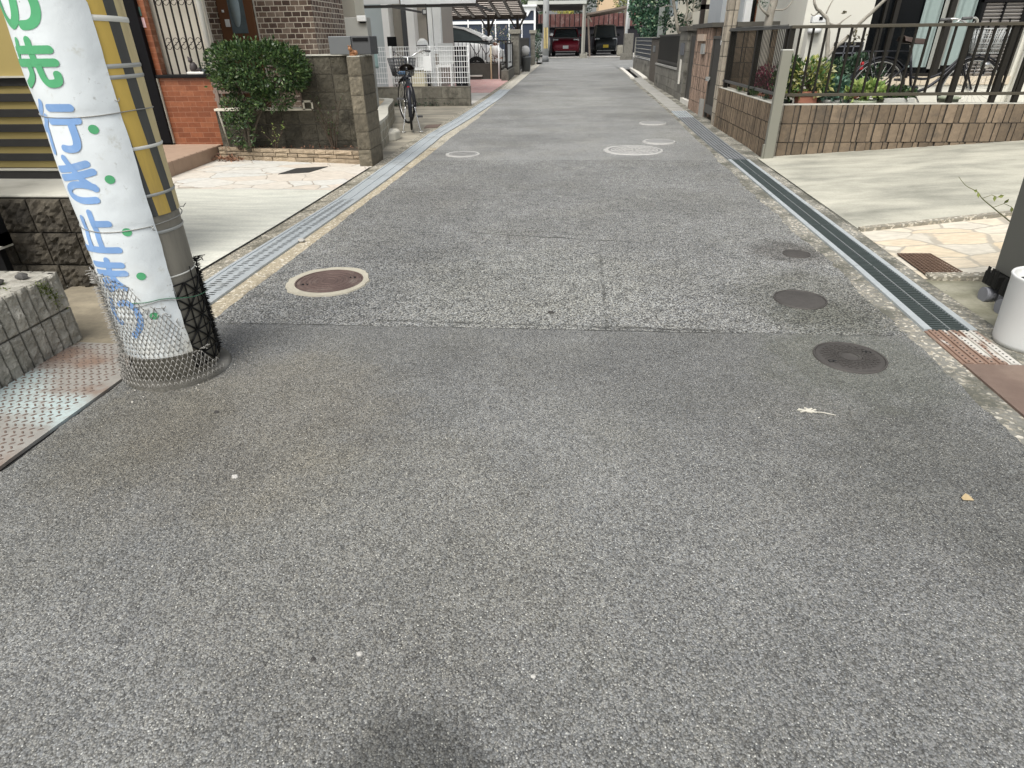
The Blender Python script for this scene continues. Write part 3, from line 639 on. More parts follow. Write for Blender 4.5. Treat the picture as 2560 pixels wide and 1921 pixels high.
b.grid(sp, NP, NZ, 0, True); b.build('sheet', bn('banner_white'), ban)
surf('sign_green', (.085, .35, .16), .5, 0, .14, 9); surf('sign_blue', (.185, .32, .56), .5, 0, .14, 9, dirt=(.45,.53,.62), dirtk=.25, dsc=12)
def stroke(b, pts, w=.0116, k=7, off=.0014):
    q = smooth_path([(p * .00279 , z, 0) for p, z in pts], k) if len(pts) > 2 else [Vector((p * .00279, z, 0)) for p, z in pts]
    # resample, ribbon with round ends, wrapped on the sheet
    d = [Vector(q[0])]
    for a, c in zip(q, q[1:]):
        n = max(1, int((c - a).length / .006))
        for i in range(1, n + 1): d.append(a.lerp(c, i / n))
    L_, R_ = [], []
    for i, p in enumerate(d):
        t = (d[min(i+1, len(d)-1)] - d[max(i-1, 0)]).normalized(); nrm = V(-t.y, t.x, 0)
        L_.append(p + nrm * w); R_.append(p - nrm * w)
    t0 = (d[1] - d[0]).normalized(); t1 = (d[-1] - d[-2]).normalized()
    capa = [d[0] + (Matrix.Rotation(PI/2 + PI*j/8, 3, 'Z') @ t0) * w for j in range(1, 8)]
    capb = [d[-1] + (Matrix.Rotation(-PI/2 + PI*j/8, 3, 'Z') @ t1) * w for j in range(1, 8)]
    to = lambda p: cy(p.x / .00279, p.y, sheet_r(p.x / .00279, p.y) + off)
    n = len(d); b.add([to(p) for p in L_ + R_], [(i, n + i, n + i + 1, i + 1) for i in range(n - 1)], 0, True)
    for cap, ctr in ((capa, d[0]), (capb, d[-1])):
        s0, s1 = (L_[0], R_[0]) if cap is capa else (R_[-1], L_[-1])
        ring = [s0] + cap + [s1]; b.add([to(ctr)] + [to(p) for p in ring], [(0, i, i + 1) for i in range(1, len(ring))], 0, True)
GLY = [
 ('sign_green', [[(-47,1.36),(-49,1.305),(-53,1.272),(-60,1.258),(-69,1.275),(-72,1.31),(-68,1.36),(-56,1.385),(-40,1.375),(-29,1.34),(-27,1.30),(-31,1.27),(-38,1.257),(-46,1.255)]]),
 ('sign_green', [[(-64,1.214),(-67,1.195),(-71,1.176)], [(-47,1.216),(-47.5,1.185),(-47,1.155)], [(-70,1.1905),(-27,1.1905)], [(-78,1.1555),(-25.5,1.1555)], [(-57,1.150),(-57.5,1.124),(-63,1.107),(-72,1.095)], [(-44,1.150),(-43,1.115),(-39,1.099),(-31,1.099),(-27.5,1.107),(-27,1.122)]]),
 ('sign_blue', [[(-64,1.043),(-68,1.027),(-75,1.010)], [(-64,1.000),(-70,.975),(-77,.962)], [(-69,.965),(-69,.895)], [(-52,1.0285),(-26,1.0285)], [(-56,.9895),(-23,.9905)], [(-31,.985),(-30.5,.935),(-33,.911),(-40,.9055),(-48,.908)]]),
 ('sign_blue', [[(-71,.838),(-50,.845),(-29,.859)], [(-69,.811),(-46,.820),(-25,.833)], [(-55,.876),(-48,.840),(-39,.806),(-28,.779)], [(-29,.784),(-42,.792),(-56,.789),(-65,.773),(-63,.753),(-50,.740),(-31,.742)]]),
 ('sign_blue', [[(-45.5,.699),(-45,.636),(-44.5,.572)], [(-43,.6605),(-27,.6605)], [(-85,.566),(-54,.5675),(-25,.5675)], [(-62,.676),(-63,.630),(-62,.572)]]),
 ('sign_blue', [[(-45,.530),(-46,.487),(-42,.452),(-33,.425)], [(-66,.512),(-28,.512)], [(-65,.4815),(-27,.4815)], [(-44,.447),(-55,.453),(-61,.437),(-54,.421),(-44,.434)]]),
 ('sign_blue', [[(-62,.372),(-64,.33),(-61,.292),(-56,.285)], [(-48,.362),(-38,.368),(-30,.345),(-28,.308),(-32,.268),(-42,.235)]]),
]
for k, (m, sts) in enumerate(GLY):
    b = MB()
    for i, s_ in enumerate(sts): stroke(b, s_,   .0114 if k else .0130, off=.0013 + .00025 * i)
    b.build('character', MATS[m], ban)
for z in (.963, .806, .628, .467, .310):
    b = MB(); ring = [cy(-10.5 + 5.1*math.cos(a), z + .0142*math.sin(a), sheet_r(-10.5 + 5.1*math.cos(a), z + .0142*math.sin(a)) + .0015) for a in (2*PI*j/20 for j in range(20))]
    b.add(ring, [tuple(range(20))]); b.build('dot', MATS['sign_green'], ban)
def wire(pz, m, r=.0017, nm='tie_wire', par=None, rr=None):
    b = MB(); pts = [cy(p, z, (rr or (lambda p, z: (sheet_r(p, z) if p < 20 else .1655) + .0022))(p, z)) for p, z in pz]
    b.tube(pts, r, 5); return b.build(nm, m, par or ban)
wire([(p, 1.003 + .004*math.sin(p/25) + max(0,p)*.00008) for p in range(-215, 141, 5)], MATS['wire_grey'])
wire([(p, .634 + .003*math.sin(p/20) + .0002*max(0,p-20)) for p in range(-215, 141, 5)], MATS['wire_grey'], .002)
wire([(p, .372 - .0006*abs(p) * (1 if p > 0 else .2) + .002*math.sin(p/9)) for p in range(-30, 141, 4)], MATS['wire_green'], .0016, rr=lambda p, z: .1795 if p > 16 else sheet_r(p, z) + .004)
wire([(p, .366 - .0005*abs(p)) for p in range(-30, 120, 4)], MATS['wire_grey'], .0012, rr=lambda p, z: .1785 if p > 16 else sheet_r(p, z) + .003)
b = MB(); b.tube([cy(15,.637,.176), cy(17,.632,.182), cy(15,.627,.185), cy(18,.622,.18)], .002, 5); b.tube([cy(18,1.045,.17), cy(21,1.04,.176), cy(23,1.05,.172)], .0016, 5); b.tube([cy(88,.66,.165), cy(93,.655,.178), cy(91,.668,.188)], .0016, 5)
b.build('wire_end', MATS['wire_grey'], ban)
# galvanised diamond mesh round the foot, torn edge standing out at the left -------------
gd = thing('wire_mesh_guard', 'torn grey diamond wire mesh wrapped round the foot of the banded pole', 'wire mesh', PC)
mr = random.Random(21)
def mesh_top(p):
    if p < -60: return .47 - (p + 60) * .0003
    if p < -25: return .47 - (p + 60) / 35 * .045
    if p < -18: return .425 - (p + 25) / 7 * .10
    return .335 - max(0, p) * .006
def mesh_r(p, z):
    base = .1735 + .030 * max(0, 1 - z / .13) + .010 * max(0, -(p + 35)) / 60 * (.6 + .8 * mnoise.noise((p/20, z*9, 0)))
    return base + .004 * mnoise.noise((p / 9, z * 20, 5)) + (.012 if z < .13 else 0)
b = MB(); dp, dz = 5.8, .0185
def wv(p, z): return cy(p, z, mesh_r(p, z) + mr.uniform(-.0015, .0015))
rows = int(.56 / dz)
for j in range(rows):
    for i in range(int(-200 / dp), int(66 / dp)):
        p0 = i * dp + (dp/2 if j % 2 else 0); z0 = .022 + j * dz
        for s_ in (-1, 1):
            p1, z1 = p0 + s_ * dp / 2, z0 + dz
            if z1 > mesh_top(p1) + mr.uniform(-.01, .012): continue
            if p0 > 20 and z0 > .13: continue
            sl = .004 * math.sin(z0 * 40)
            b.tube([wv(p0, z0 + sl), wv(p1, z1 + sl)], .0014 if p0 > -30 else .0016, 4, 0)
for k in range(230):                                     # cut wire ends bristling along the torn side
    z = .05 + .425 * k / 230 + mr.uniform(-.004,.004); p = mr.uniform(-100, -66); q = cy(p, z, mesh_r(p, z)); o_ = cy(p, z, 1) - PC - V(0,0,z)
    d = (o_ + V(mr.uniform(-.25,.25), mr.uniform(-.25,.25), mr.uniform(-.15,.40))).normalized()
    b.tube([q, q + d * mr.uniform(.012, .026)], [.0013, .0010], 4)
for k in range(50):
    p = mr.uniform(-60, 40); z = mesh_top(p) if p < 18 else .13; q = wv(p, z); b.tube([q, q + (cy(p,z,1)-PC-V(0,0,z)) * .012 + V(mr.uniform(-.012,.012), mr.uniform(-.012,.012), mr.uniform(.004,.02))], .0014, 4)
b.build('mesh', MATS['mesh_wire'], gd)
# black plastic spike mat ---------------------------------------------------------------
sm_ = thing('spike_mat', 'black plastic spike mat tied round the right side of the banded pole', 'spike mat', PC)
b = MB(); cell = 33.0; ch = .098
SRM = .168
for jz in range(4):
    for ip in range(4):
        p0, z0 = 20 + ip * cell, .062 + jz * ch; pc, zc = p0 + cell/2, z0 + ch/2
        ends = [(p0, z0), (pc, z0), (p0+cell, z0), (p0+cell, zc), (p0+cell, z0+ch), (pc, z0+ch), (p0, z0+ch), (p0, zc)]
        for k, (p, z) in enumerate(ends):
            if z > .452: continue
            b.tube([cy(pc + (p-pc)*f, zc + (z-zc)*f, SRM + .003*mnoise.noise((pc+(p-pc)*f, z, 0))) for f in (0, .5, 1)], .0040 if k % 2 == 0 else .0032, 5)
            p2, z2 = ends[(k+1) % 8]
            if k not in (4, 5): b.tube([cy(p, z, SRM), cy((p+p2)/2, (z+z2)/2, SRM), cy(p2, min(z2, .455), SRM)], .0024, 5)
for k in range(400):
    z = mr.uniform(.07, .445); p = mr.uniform(22, 140) if k < 0 else mr.uniform(66, 112)
    o_ = (cy(p, z, 1) - PC - V(0,0,z)); q = cy(p, z, SRM); d = (o_ + V(mr.uniform(-.3,.3), mr.uniform(-.3,.3), mr.uniform(-.35,.35))).normalized()
    b.tube([q, q + d * mr.uniform(.008, .017)], [.0016, .0006], 4)
for k in range(9):
    p = 96 + mr.uniform(-10, 8); q = cy(p, .44, SRM); b.tube(smooth_path([q, q + V(mr.uniform(-.01,.03), mr.uniform(-.02,.02), .012), q + V(mr.uniform(.0,.05), mr.uniform(-.03,.02), mr.uniform(-.01,.02))], 4), .0017, 4)
b.build('lattice', MATS['black_plastic'], sm_)

# ------------------------------------------------------------------ block walls
def split_mat(nm, a, b_, dark, dk=.3, bs=.9, bsc=55, iv=.22):
    t = NT(nm); f = t.noise(16, 7, .7)
    col = t.mix(t.map(f, .3, .7, 0, 1), a, b_); col = t.vm('SCALE', col, t.map(t.I, 0, 1, 1 - iv, 1 + iv))
    col = t.mix(t.map(t.noise(3.2, 7, .7), .64 - dk*.4, .8 - dk*.3, 0, .8, True), col, dark)
    col = t.mix(t.map(t.vor(90), .1, .0, 0, .35), col, (.6, .58, .52))
    t.bump(t.math('ADD', t.noise(bsc, 6, .7), t.math('MULTIPLY', t.noise(bsc/3.5, 5, .6), 1.5)), bs, .010); return t.fin(col, .93, 0, .25)
surf('mortar_dark', (.06, .056, .048), .95, 0, .3, 20)
surf('mortar_grey', (.20, .185, .155), .95, 0, .3, 20)
br_ = random.Random(33)
def blocks(mb, o, u, n, L, z0, z1, bw, bh, gap=.008, rough=.012, stag=.5, depth=.03, k=7, edge=.012, skip=None, first=0.0, topclip=True, jit=0.0):
    """split-face blocks: each is its own island, face bulging and broken, edges drawn back"""
    o, u, n = V(o[0], o[1], 0), V(*u).normalized(), V(*n).normalized(); row = 0; z = z0
    while z < z1 - .01:
        h = min(bh, z1 - z); x = -bw * ((stag * row) % 1) + first
        while x < L - .005:
            a, c = max(0, x), min(L, x + bw); x += bw
            if c - a < .02 or (skip and skip((a+c)/2, z + h/2)): continue
            sd = br_.random() * 50; nx_ = max(2, int(k * (c-a) / bw)); nz_ = max(2, int(k * h / bw))
            A, B, Z0, Z1 = a + gap/2, c - gap/2, z + gap/2, z + h - gap/2
            def f(s, t):
                e = min(s * (B-A), (1-s) * (B-A), t * (Z1-Z0), (1-t) * (Z1-Z0)); ee = min(1, e / edge) if edge else 1
                d = rough * (mnoise.noise((s*(B-A)*28 + sd, t*(Z1-Z0)*28, sd)) + .6*mnoise.noise((s*(B-A)*80 + sd, t*(Z1-Z0)*80, 3)) + .55) * ee + jit * math.sin(sd)
                return o + u * (A + (B-A)*s) + V(0,0,1) * (Z0 + (Z1-Z0)*t) + n * d
            st0 = len(mb.v); mb.grid(f, nx_, nz_)
            w = nx_ + 1; bi = [st0 + i for i in range(w)] + [st0 + j*w + nx_ for j in range(1, nz_+1)] + [st0 + nz_*w + i for i in reversed(range(nx_))] + [st0 + j*w for j in reversed(range(1, nz_))]
            o2 = len(mb.v); back = [Vector(mb.v[i]) for i in bi]
            mb.v += [tuple(p - n * (depth + (p - o).dot(n))) for p in back]; m_ = len(bi)
            for i in range(m_): mb.f.append((bi[i], o2 + i, o2 + (i+1) % m_, bi[(i+1) % m_])); mb.m.append(0); mb.s.append(False)
        z += bh; row += 1
    return mb
surf('coping_grey', (.47, .46, .40), .85, 0, .2, 5, .15, 60, dirt=(.22,.21,.17), dirtk=.3)
surf('alu_dark', (.038, .037, .035), .5, .0, .2, 8, bump=0, spec=.2)
surf('gold_panel', (.36, .285, .11), .45, .0, .12, 2, .03, 40)
surf('alu_black', (.009, .009, .0095), .45, .0, .2, 6, bump=0, spec=.12)
surf('edge_light', (.50, .49, .42), .6)
# near left boundary: dark split-face wall with a slatted screen standing on its back edge
w = thing('garden_wall', 'dark split-faced block wall below the gold slatted screen', 'wall', (-3.0, 3.3, 0))
b = MB(); blocks(b, (-4.6, 3.10, -.05), (1,0,0), (0,-1,0), 2.12, -.05, .505, .195, .182, .009, .020, .12, .03, 12, .016, first=.055)
blocks(b, (-2.48, 3.10, -.05), (0,1,0), (1,0,0), .45, -.05, .505, .195, .182, .009, .014, .5, .03, 8, .016)
b.build('block_face', split_mat('split_dark', (.095, .083, .062), (.038, .033, .026), (.022, .020, .017), .35, 1.0, 42), w)
b = MB(); b.box(-4.6, -2.505, 3.125, 3.56, -.1, .500); b.build('core', MATS['mortar_dark'], w)
b = MB(); b.box(-4.6, -2.475, 3.11, 3.565, .500, .512); b.build('coping', MATS['coping_grey'], w, bevel=.003)
sc_ = thing('slatted_screen', 'gold panelled screen with dark horizontal slats beside the pole banner', 'fence', (-3.2, 3.56, .51))
b = MB(); b.box(-4.6, -2.52, 3.585, 3.60, .54, 2.2); b.build('backing_panel', MATS['gold_panel'], sc_)
b = MB()
for k in range(7): zt = 1.0485 - k * .0798; b.box(-4.6, -2.52, 3.572, 3.584, zt - .042, zt)
b.box(-4.6, -2.52, 3.54, 3.584, .5125, .558); b.build('slats', MATS['alu_dark'], sc_, bevel=.002)
b = MB(); b.box(-4.6, -2.52, 3.55, 3.584, 1.049, 1.057); b.box(-4.6, -2.52, 3.535, 3.584, .5585, .566); b.build('bright_edges', MATS['edge_light'], sc_)
b = MB(); b.box(-2.52, -2.47, 3.54, 3.60, .5125, 2.2); b.build('end_post', MATS['alu_black'], sc_)
gp = thing('gate_post', 'black metal gate leaf standing against the dark block wall at the left edge', 'gate', (-3.2, 2.99, .26))
b = MB(); b.box(-2.99, -2.94, 2.97, 3.03, .275, 1.6); b.box(-4.2, -2.94, 2.97, 3.03, .275, .34); b.box(-4.2, -2.94, 2.97, 3.03, 1.5, 1.6); b.build('frame', MATS['alu_black'], gp)
b = MB()
for k in range(8): b.box(-3.14 - k*.15, -3.05 - k*.15, 2.985, 3.015, .34, 1.5)
b.build('boards', MATS['alu_dark'], gp); b = MB(); b.box(-4.2, -2.95, 2.94, 3.04, .262, .275); b.build('bottom_rail', MATS['edge_light'], gp)
b = MB(); b.box(-3.05, -2.99, 2.98, 3.02, .0, .262); b.build('foot', MATS['alu_black'], gp); b = MB(); b.box(-4.1, -4.05, 2.98, 3.02, 0, .262); b.build('foot', MATS['alu_black'], gp)
# low ribbed planter in the foreground
pl = thing('block_planter', 'low grey ribbed block planter with pebbles on top beside the tread plate', 'planter', (-2.5, 1.9, 0))
M_RIB = split_mat('split_grey', (.46, .44, .385), (.22, .21, .175), (.10, .095, .075), .2, 1.0, 60)
b = MB()
blocks(b, (-2.205, -.4, .0), (0,1,0), (1,0,0), 2.83, .0, .335, .0575, .168, .0075, .010, 0, .03, 7, .007)
blocks(b, (-2.205, 2.43, .0), (-1,0,0), (0,1,0), .36, .0, .335, .0575, .168, .0075, .010, 0, .03, 7, .007)
b.build('ribbed_face', M_RIB, pl)
b = MB(); b.box(-2.37, -2.226, -.4, 2.41, -.05, .331); b.box(-3.3, -2.37, 2.30, 2.41, -.05, .331); b.build('core', M_RIB, pl)
b = MB(); b.box(-3.3, -2.37, -.4, 2.30, .0, .295); b.build('soil', surf('soil_pale', (.34, .31, .25), .95, 0, .35, 14, .6, 60), pl)
surf('cobble_dark', (.075, .073, .068), .7, 0, .25, 30); surf('cobble_pale', (.50, .48, .42), .8, 0, .2, 30)
for lbl, c, r, m in (('dark pebble on the planter corner, farthest right of its three', (-2.288, 2.335, .331), .021, 'cobble_dark'), ('dark pebble on the planter, middle of its three', (-2.335, 2.262, .331), .021, 'cobble_dark'), ('flat dark pebble on the planter, nearest the left edge of the block', (-2.36, 2.19, .331), .022, 'cobble_dark'), ('pale flat cobble bedded in the planter soil', (-2.42, 2.20, .295), .045, 'cobble_pale'), ('pale round cobble at the left edge of the planter', (-2.395, 2.08, .295), .04, 'cobble_pale')):
    pebble(lbl, c, r, MATS[m], 'pebble', .75)
def leaf_mat(nm, stops, rough=.55, trans=.15, spec=.4):
    t = NT(nm); col = t.ramp(t.I, stops); col = t.vm('SCALE', col, t.map(t.noise(30, 3, .6), .3, .7, .85, 1.12))
    t.fin(col, rough, 0, spec); 
    if trans: t.b.inputs['Transmission Weight'].default_value = 0; t.b.inputs['Subsurface Weight'].default_value = 0
    return t.mat
M_LEAF = leaf_mat('shrub_leaf', [(0, (.014, .034, .011)), (.45, (.034, .072, .020)), (.8, (.065, .115, .032)), (1, (.13, .18, .06))], .4)
M_LEAFD = leaf_mat('dark_leaf', [(0, (.008, .022, .012)), (.6, (.022, .055, .028)), (1, (.06, .11, .05))], .45)
M_LEAFY = leaf_mat('variegated_leaf', [(0, (.05, .12, .03)), (.35, (.12, .20, .05)), (.6, (.30, .31, .08)), (.85, (.46, .44, .18)), (1, (.52, .52, .33))], .5)
M_LEAFB = leaf_mat('bluish_leaf', [(0, (.04, .10, .07)), (.6, (.10, .20, .14)), (1, (.20, .31, .22))], .5)
M_LEAFL = leaf_mat('lime_leaf', [(0, (.12, .22, .05)), (.5, (.28, .38, .10)), (1, (.50, .56, .22))], .5)
M_LEAFR = leaf_mat('dry_brown_leaf', [(0, (.10, .045, .03)), (.5, (.24, .12, .07)), (1, (.38, .22, .14))], .8)
M_LEAFYL = leaf_mat('yellow_flower', [(0, (.20, .22, .05)), (.5, (.50, .46, .08)), (1, (.66, .60, .15))], .6)
M_LEAFP = leaf_mat('magenta_flower', [(0, (.05, .02, .02)), (.6, (.14, .02, .04)), (1, (.26, .05, .09))], .6)
M_MOSS = leaf_mat('moss_tuft', [(0, (.05, .07, .012)), (.5, (.12, .16, .025)), (1, (.22, .26, .05))], .9)
surf('bark_brown', (.10, .085, .065), .95, 0, .35, 12, .8, 50); surf('bark_grey', (.27, .25, .21), .95, 0, .35, 14, .8, 50); surf('bark_pale', (.30, .28, .235), .9, 0, .5, 16, .8, 50); surf('twig_brown', (.075, .055, .04), .9)
def leaf(b, p, d, up, L, w, curl=.15):
    d = d.normalized(); s_ = d.cross(up); s_ = s_.normalized() if s_.length > 1e-4 else d.orthogonal().normalized(); nn = s_.cross(d)
    m_ = p + d * L * .5 + nn * L * curl
    b.add([p, m_ + s_ * w/2, p + d * L, m_ - s_ * w/2], [(0,1,2,3)])
def rdir(r): 
    while True:
        q = V(r.uniform(-1,1), r.uniform(-1,1), r.uniform(-1,1))
        if .05 < q.length < 1: return q.normalized()
def foliage(b, c, rad, n, L, w, r, box=False, up=.3, inner=.35, cut=None, gap=-.16):
    c = V(*c)
    for _ in range(n):
        for _try in range(12):
            d = V(r.uniform(-1,1), r.uniform(-1,1), r.uniform(-1,1))
            l = max(abs(d.x), abs(d.y), abs(d.z)) if box else d.length
            if box: l = (abs(d.x)**4 + abs(d.y)**4 + abs(d.z)**4) ** .25
            if inner < l <= 1: break
        p = c + V(d.x*rad[0], d.y*rad[1], d.z*rad[2]); k = mnoise.noise(p * (1.1 / max(.12, min(rad)))) 
        if k < gap: continue
        if cut and cut(p): continue
        o_ = (V(d.x, d.y, d.z) + rdir(r) * .9 + V(0,0,up)).normalized(); s_ = r.uniform(.7, 1.25)
        leaf(b, p + V(d.x*rad[0], d.y*rad[1], d.z*rad[2]) * .06 * k, o_, rdir(r), L*s_, w*s_, r.uniform(-.1, .3))
    return b
def limb(b, pts, r0, r1, n=7, k=5, wob=.0, r=rnd):
    q = smooth_path(pts, k); m_ = len(q)
    if wob: q = [q[0]] + [p + V(r.uniform(-wob,wob), r.uniform(-wob,wob), r.uniform(-wob,wob)) for p in q[1:]]
    b.tube(q, [r0 + (r1-r0) * i / (m_-1) for i in range(m_)], n)
    return b
ms = random.Random(4); b = MB()
for k in range(260):
    yy, zz = 2.335 + ms.gauss(0, .016), .27 + ms.gauss(0, .035)
    if zz > .335: continue
    leaf(b, V(-2.201 + ms.uniform(0, .006), yy + (.27 - zz) * .5, zz), rdir(ms) + V(.6,0,0), V(0,0,1), .009, .006)
for k in range(170): leaf(b, V(-2.32 + ms.gauss(0,.03), 2.12 + ms.gauss(0, .07), .332), rdir(ms) + V(0,0,.8), V(1,0,0), .012, .007)
tag(b.build('moss', M_MOSS, None, (-2.2, 2.33, .27)), 'bright green moss clinging to the ribbed planter corner', 'moss', None, 'stuff')
# tread plate over the gutter in the foreground
tp = thing('tread_plate', 'rust and pale blue stained steel tread plate beside the low planter', 'steel plate', (-2.0, 1.4, 0))
b = MB(); b.prism([(-1.785, -1.2), (-1.787, 1.5), (-1.762, 2.06), (-1.80, 2.16), (-1.90, 2.30), (-1.945, 2.362), (-2.178, 2.372), (-2.195, 2.30), (-2.205, -1.2)], .004, .016); fixn(b.build('plate', M_TREAD, tp))
b = MB()
for j in range(92):
    for i in range(13):
        x, yv = -2.19 + i * .0325 + (.016 if j % 2 else 0), .30 + j * .0225
        if x > -1.80 or yv > 2.355 - max(0, x + 1.95) * 1.3: continue
        a = PI/4 if j % 2 else -PI/4; ca, sa = math.cos(a), math.sin(a); pts = []
        for t in range(8): ex, ey = .0125 * math.cos(2*PI*t/8), .0042 * math.sin(2*PI*t/8); pts.append(V(x + ex*ca - ey*sa, yv + ex*sa + ey*ca, .0155))
        top = [V(x + (p.x-x)*.62, yv + (p.y-yv)*.62, .0185) for p in pts]
        b.add(pts + top, [(t, (t+1)%8, 8+(t+1)%8, 8+t) for t in range(8)] + [tuple(range(8, 16))], 0)
b.build('raised_pattern', surf('tread_stud', (.15, .115, .095), .6, .2, .4, 30, .2), tp)
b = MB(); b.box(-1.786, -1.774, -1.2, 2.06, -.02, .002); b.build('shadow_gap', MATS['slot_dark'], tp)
# ------------------------------------------------------------------ bicycle builder (local: x forward, rear contact at origin)
surf('tyre', (.018, .018, .018), .85, 0, .2, 40, obj=True); surf('chrome', (.62, .62, .60), .25, .85, .1, 20, bump=0, obj=True)
surf('bike_black', (.015, .016, .02), .3, 0, .1, 20, bump=0, obj=True); surf('saddle', (.05, .034, .028), .5, 0, .25, 30, obj=True)
surf('grip_grey', (.10, .10, .10), .7); surf('red_plastic', (.32, .015, .02), .25, 0, .1, 20, bump=0); surf('basket_grey', (.08, .085, .09), .5, .3, .2, 20)
surf('white_plastic', (.68, .69, .67), .5, 0, .06, 8, bump=.03); surf('blue_bag', (.12, .22, .36), .6, 0, .3, 20)
def bicycle(lbl, loc, rz, steer=0., basket='basket_grey', lift=0., kick=True):
    t = thing('bicycle', lbl, 'bicycle', loc, None, rz); r = .33; fx = 1.07; st = Matrix.Rotation(steer, 3, 'Z')
    def fr(p): p = V(*p); q = st @ V(p.x - .94, p.y, 0); return V(q.x + .94, q.y, p.z)
    idt = lambda p: V(*p)
    def B(mb, nm, m, par=t): return mb.build(nm, m, par, world=False)
    def ring(cx, rad, tf, a0=0, a1=2*PI, n=36): return [tf((cx + rad*math.cos(a), 0, r + lift*(cx < .5) + rad*math.sin(a))) for a in (a0 + (a1-a0)*i/n for i in range(n if a1-a0 > 6.2 else n+1))]
    for cx, tf, nm in ((0, idt, 'rear_wheel'), (fx, fr, 'front_wheel')):
        b = MB(); b.tube(ring(cx, r-.035, tf), .011, 6, closed=True); wh = B(b, nm, MATS['chrome'])
        b = MB(); b.tube(ring(cx, r-.018, tf), .018, 8, closed=True); B(b, 'tyre', MATS['tyre'], wh)
        b = MB()
        for k in range(28):
            a = 2*PI*k/28; s_ = .028 * (-1) ** k; z0 = r + lift*(cx < .5)
            b.tube([tf((cx + .02*math.cos(a+.6), s_, z0 + .02*math.sin(a+.6))), tf((cx + (r-.045)*math.cos(a), 0, z0 + (r-.045)*math.sin(a)))], .0016, 3)
        B(b, 'spokes', MATS['chrome'], wh); b = MB(); b.tube([tf((cx,-.05,r+lift*(cx<.5))), tf((cx,.05,r+lift*(cx<.5)))], .02, 8); B(b, 'hub', MATS['chrome'], wh)
        b = MB(); a0, a1 = (R(20), R(200)) if cx < .5 else (R(45), R(190)); rr = r + .022; z0 = r + lift*(cx < .5); pts = [a0 + (a1-a0)*i/20 for i in range(21)]
        vs = [tf((cx + (rr + dz)*math.cos(a), y, z0 + (rr + dz)*math.sin(a))) for a in pts for y, dz in ((-.028,-.014),(-.018,.0),(.018,.0),(.028,-.014))]
        b.add(vs, [(i*4+j, i*4+j+1, i*4+j+5, i*4+j+4) for i in range(20) for j in range(3)], 0, True); B(b, 'mudguard', MATS['bike_black'])
    b = MB(); lz = lift
    b.tube(smooth_path([(.90,0,.66),(.72,0,.45),(.56,0,.33),(.42,0,.29+lz*.5)], 5), .018, 8); b.tube([(.42,0,.29+lz*.5),(.29,0,.74)], .016, 8)
    b.tube(smooth_path([(.905,0,.70),(.74,0,.52),(.55,0,.44),(.36,0,.46)], 5), .014, 8)
    for s_ in (-1, 1): b.tube([(.42,s_*.03,.29+lz*.5),(0,s_*.06,r+lz)], .009, 6); b.tube([(.33,s_*.015,.62),(0,s_*.06,r+lz)], .008, 6)
    b.tube([(.88,0,.80),(.935,0,.60)], .019, 8); B(b, 'frame', MATS['bike_black'])
    b = MB()
    for s_ in (-1, 1): b.tube([fr((.935,s_*.035,.60)), fr((1.0,s_*.045,.47)), fr((fx,s_*.052,r))], .011, 6)
    B(b, 'fork', MATS['bike_black'])
    b = MB(); n = 14
    b.grid(lambda u, v: V(.15 + .27*u, (v-.5) * (.21*(1-u)**.7*(1 if u > .04 else .8) + .035), .815 + .055 * (math.sin(PI*v) ** .5) - .02*u + .02*(1-u)**3), 12, 10, 0, True); b.grid(lambda u, v: V(.15 + .27*u, (.5-v) * (.21*(1-u)**.7*(1 if u > .04 else .8) + .035), .812 - .02*u), 12, 4)
    sd = B(b, 'saddle', MATS['saddle']); b = MB(); b.tube([(.29,0,.72),(.265,0,.81)], .012, 8); B(b, 'seat_post', MATS['chrome'])
    b = MB()
    for s_ in (-1, 1): b.tube([fr(p) for p in smooth_path([(.865,0,.955),(.885,s_*.07,.965),(.875,s_*.15,1.01),(.80,s_*.24,1.045),(.68,s_*.285,1.04)], 4)], .011, 8)
    b.tube([fr((.885,0,.78)), fr((.862,0,.96))], .013, 8); hb = B(b, 'handlebar', MATS['chrome'])
    b = MB()
    for s_ in (-1, 1): b.tube([fr((.76,s_*.262,1.044)), fr((.655,s_*.287,1.038))], .016, 8)
    B(b, 'grip', MATS['grip_grey'], hb); b = MB()
    for s_ in (-1, 1): b.tube([fr((.83,s_*.20,1.03)), fr((.80,s_*.24,1.0)), fr((.70,s_*.28,.985))], .005, 5)
    B(b, 'brake_lever', MATS['chrome'], hb)
    b = MB(); x0, x1, w0, w1, z0, z1 = .99, 1.25, .14, .185, .70, .94
    def bk(u, v, s_): return None
    for k in range(6):
        z = z0 + (z1-z0)*k/5; w = w0 + (w1-w0)*k/5; xx0, xx1 = x0 + .02 - .02*k/5, x1 - .05 + .05*k/5
        b.tube([fr(p) for p in ((xx0,-w,z),(xx1,-w,z),(xx1,w,z),(xx0,w,z))], .006 if k == 5 else .004, 4, closed=True)
    for k in range(9):
        f = k/8
        for xx, yy in ((x0 + f*(x1-x0), 1), (x0 + f*(x1-x0), -1)): b.tube([fr((x0+.02 + f*(x1-x0-.07), yy*w0, z0)), fr((xx, yy*w1, z1))], .004, 4)
        for xa, xb in ((x1-.05, x1), (x0+.02, x0)): b.tube([fr((xa, -w0 + 2*w0*f, z0)), fr((xb, -w1 + 2*w1*f, z1))], .004, 4)
        b.tube([fr((x0+.02, -w0+2*w0*f, z0)), fr((x1-.05, -w0+2*w0*f, z0))], .0028, 4)
    B(b, 'basket', MATS[basket])
    b = MB()
    for s_ in (-1, 1): b.tube([(-.22,s_*.055,.73+lz*.5),(.24,s_*.055,.73+lz*.5)], .007, 6); b.tube([(-.16,s_*.055,.73+lz*.5),(0,s_*.06,r+lz)], .006, 6)
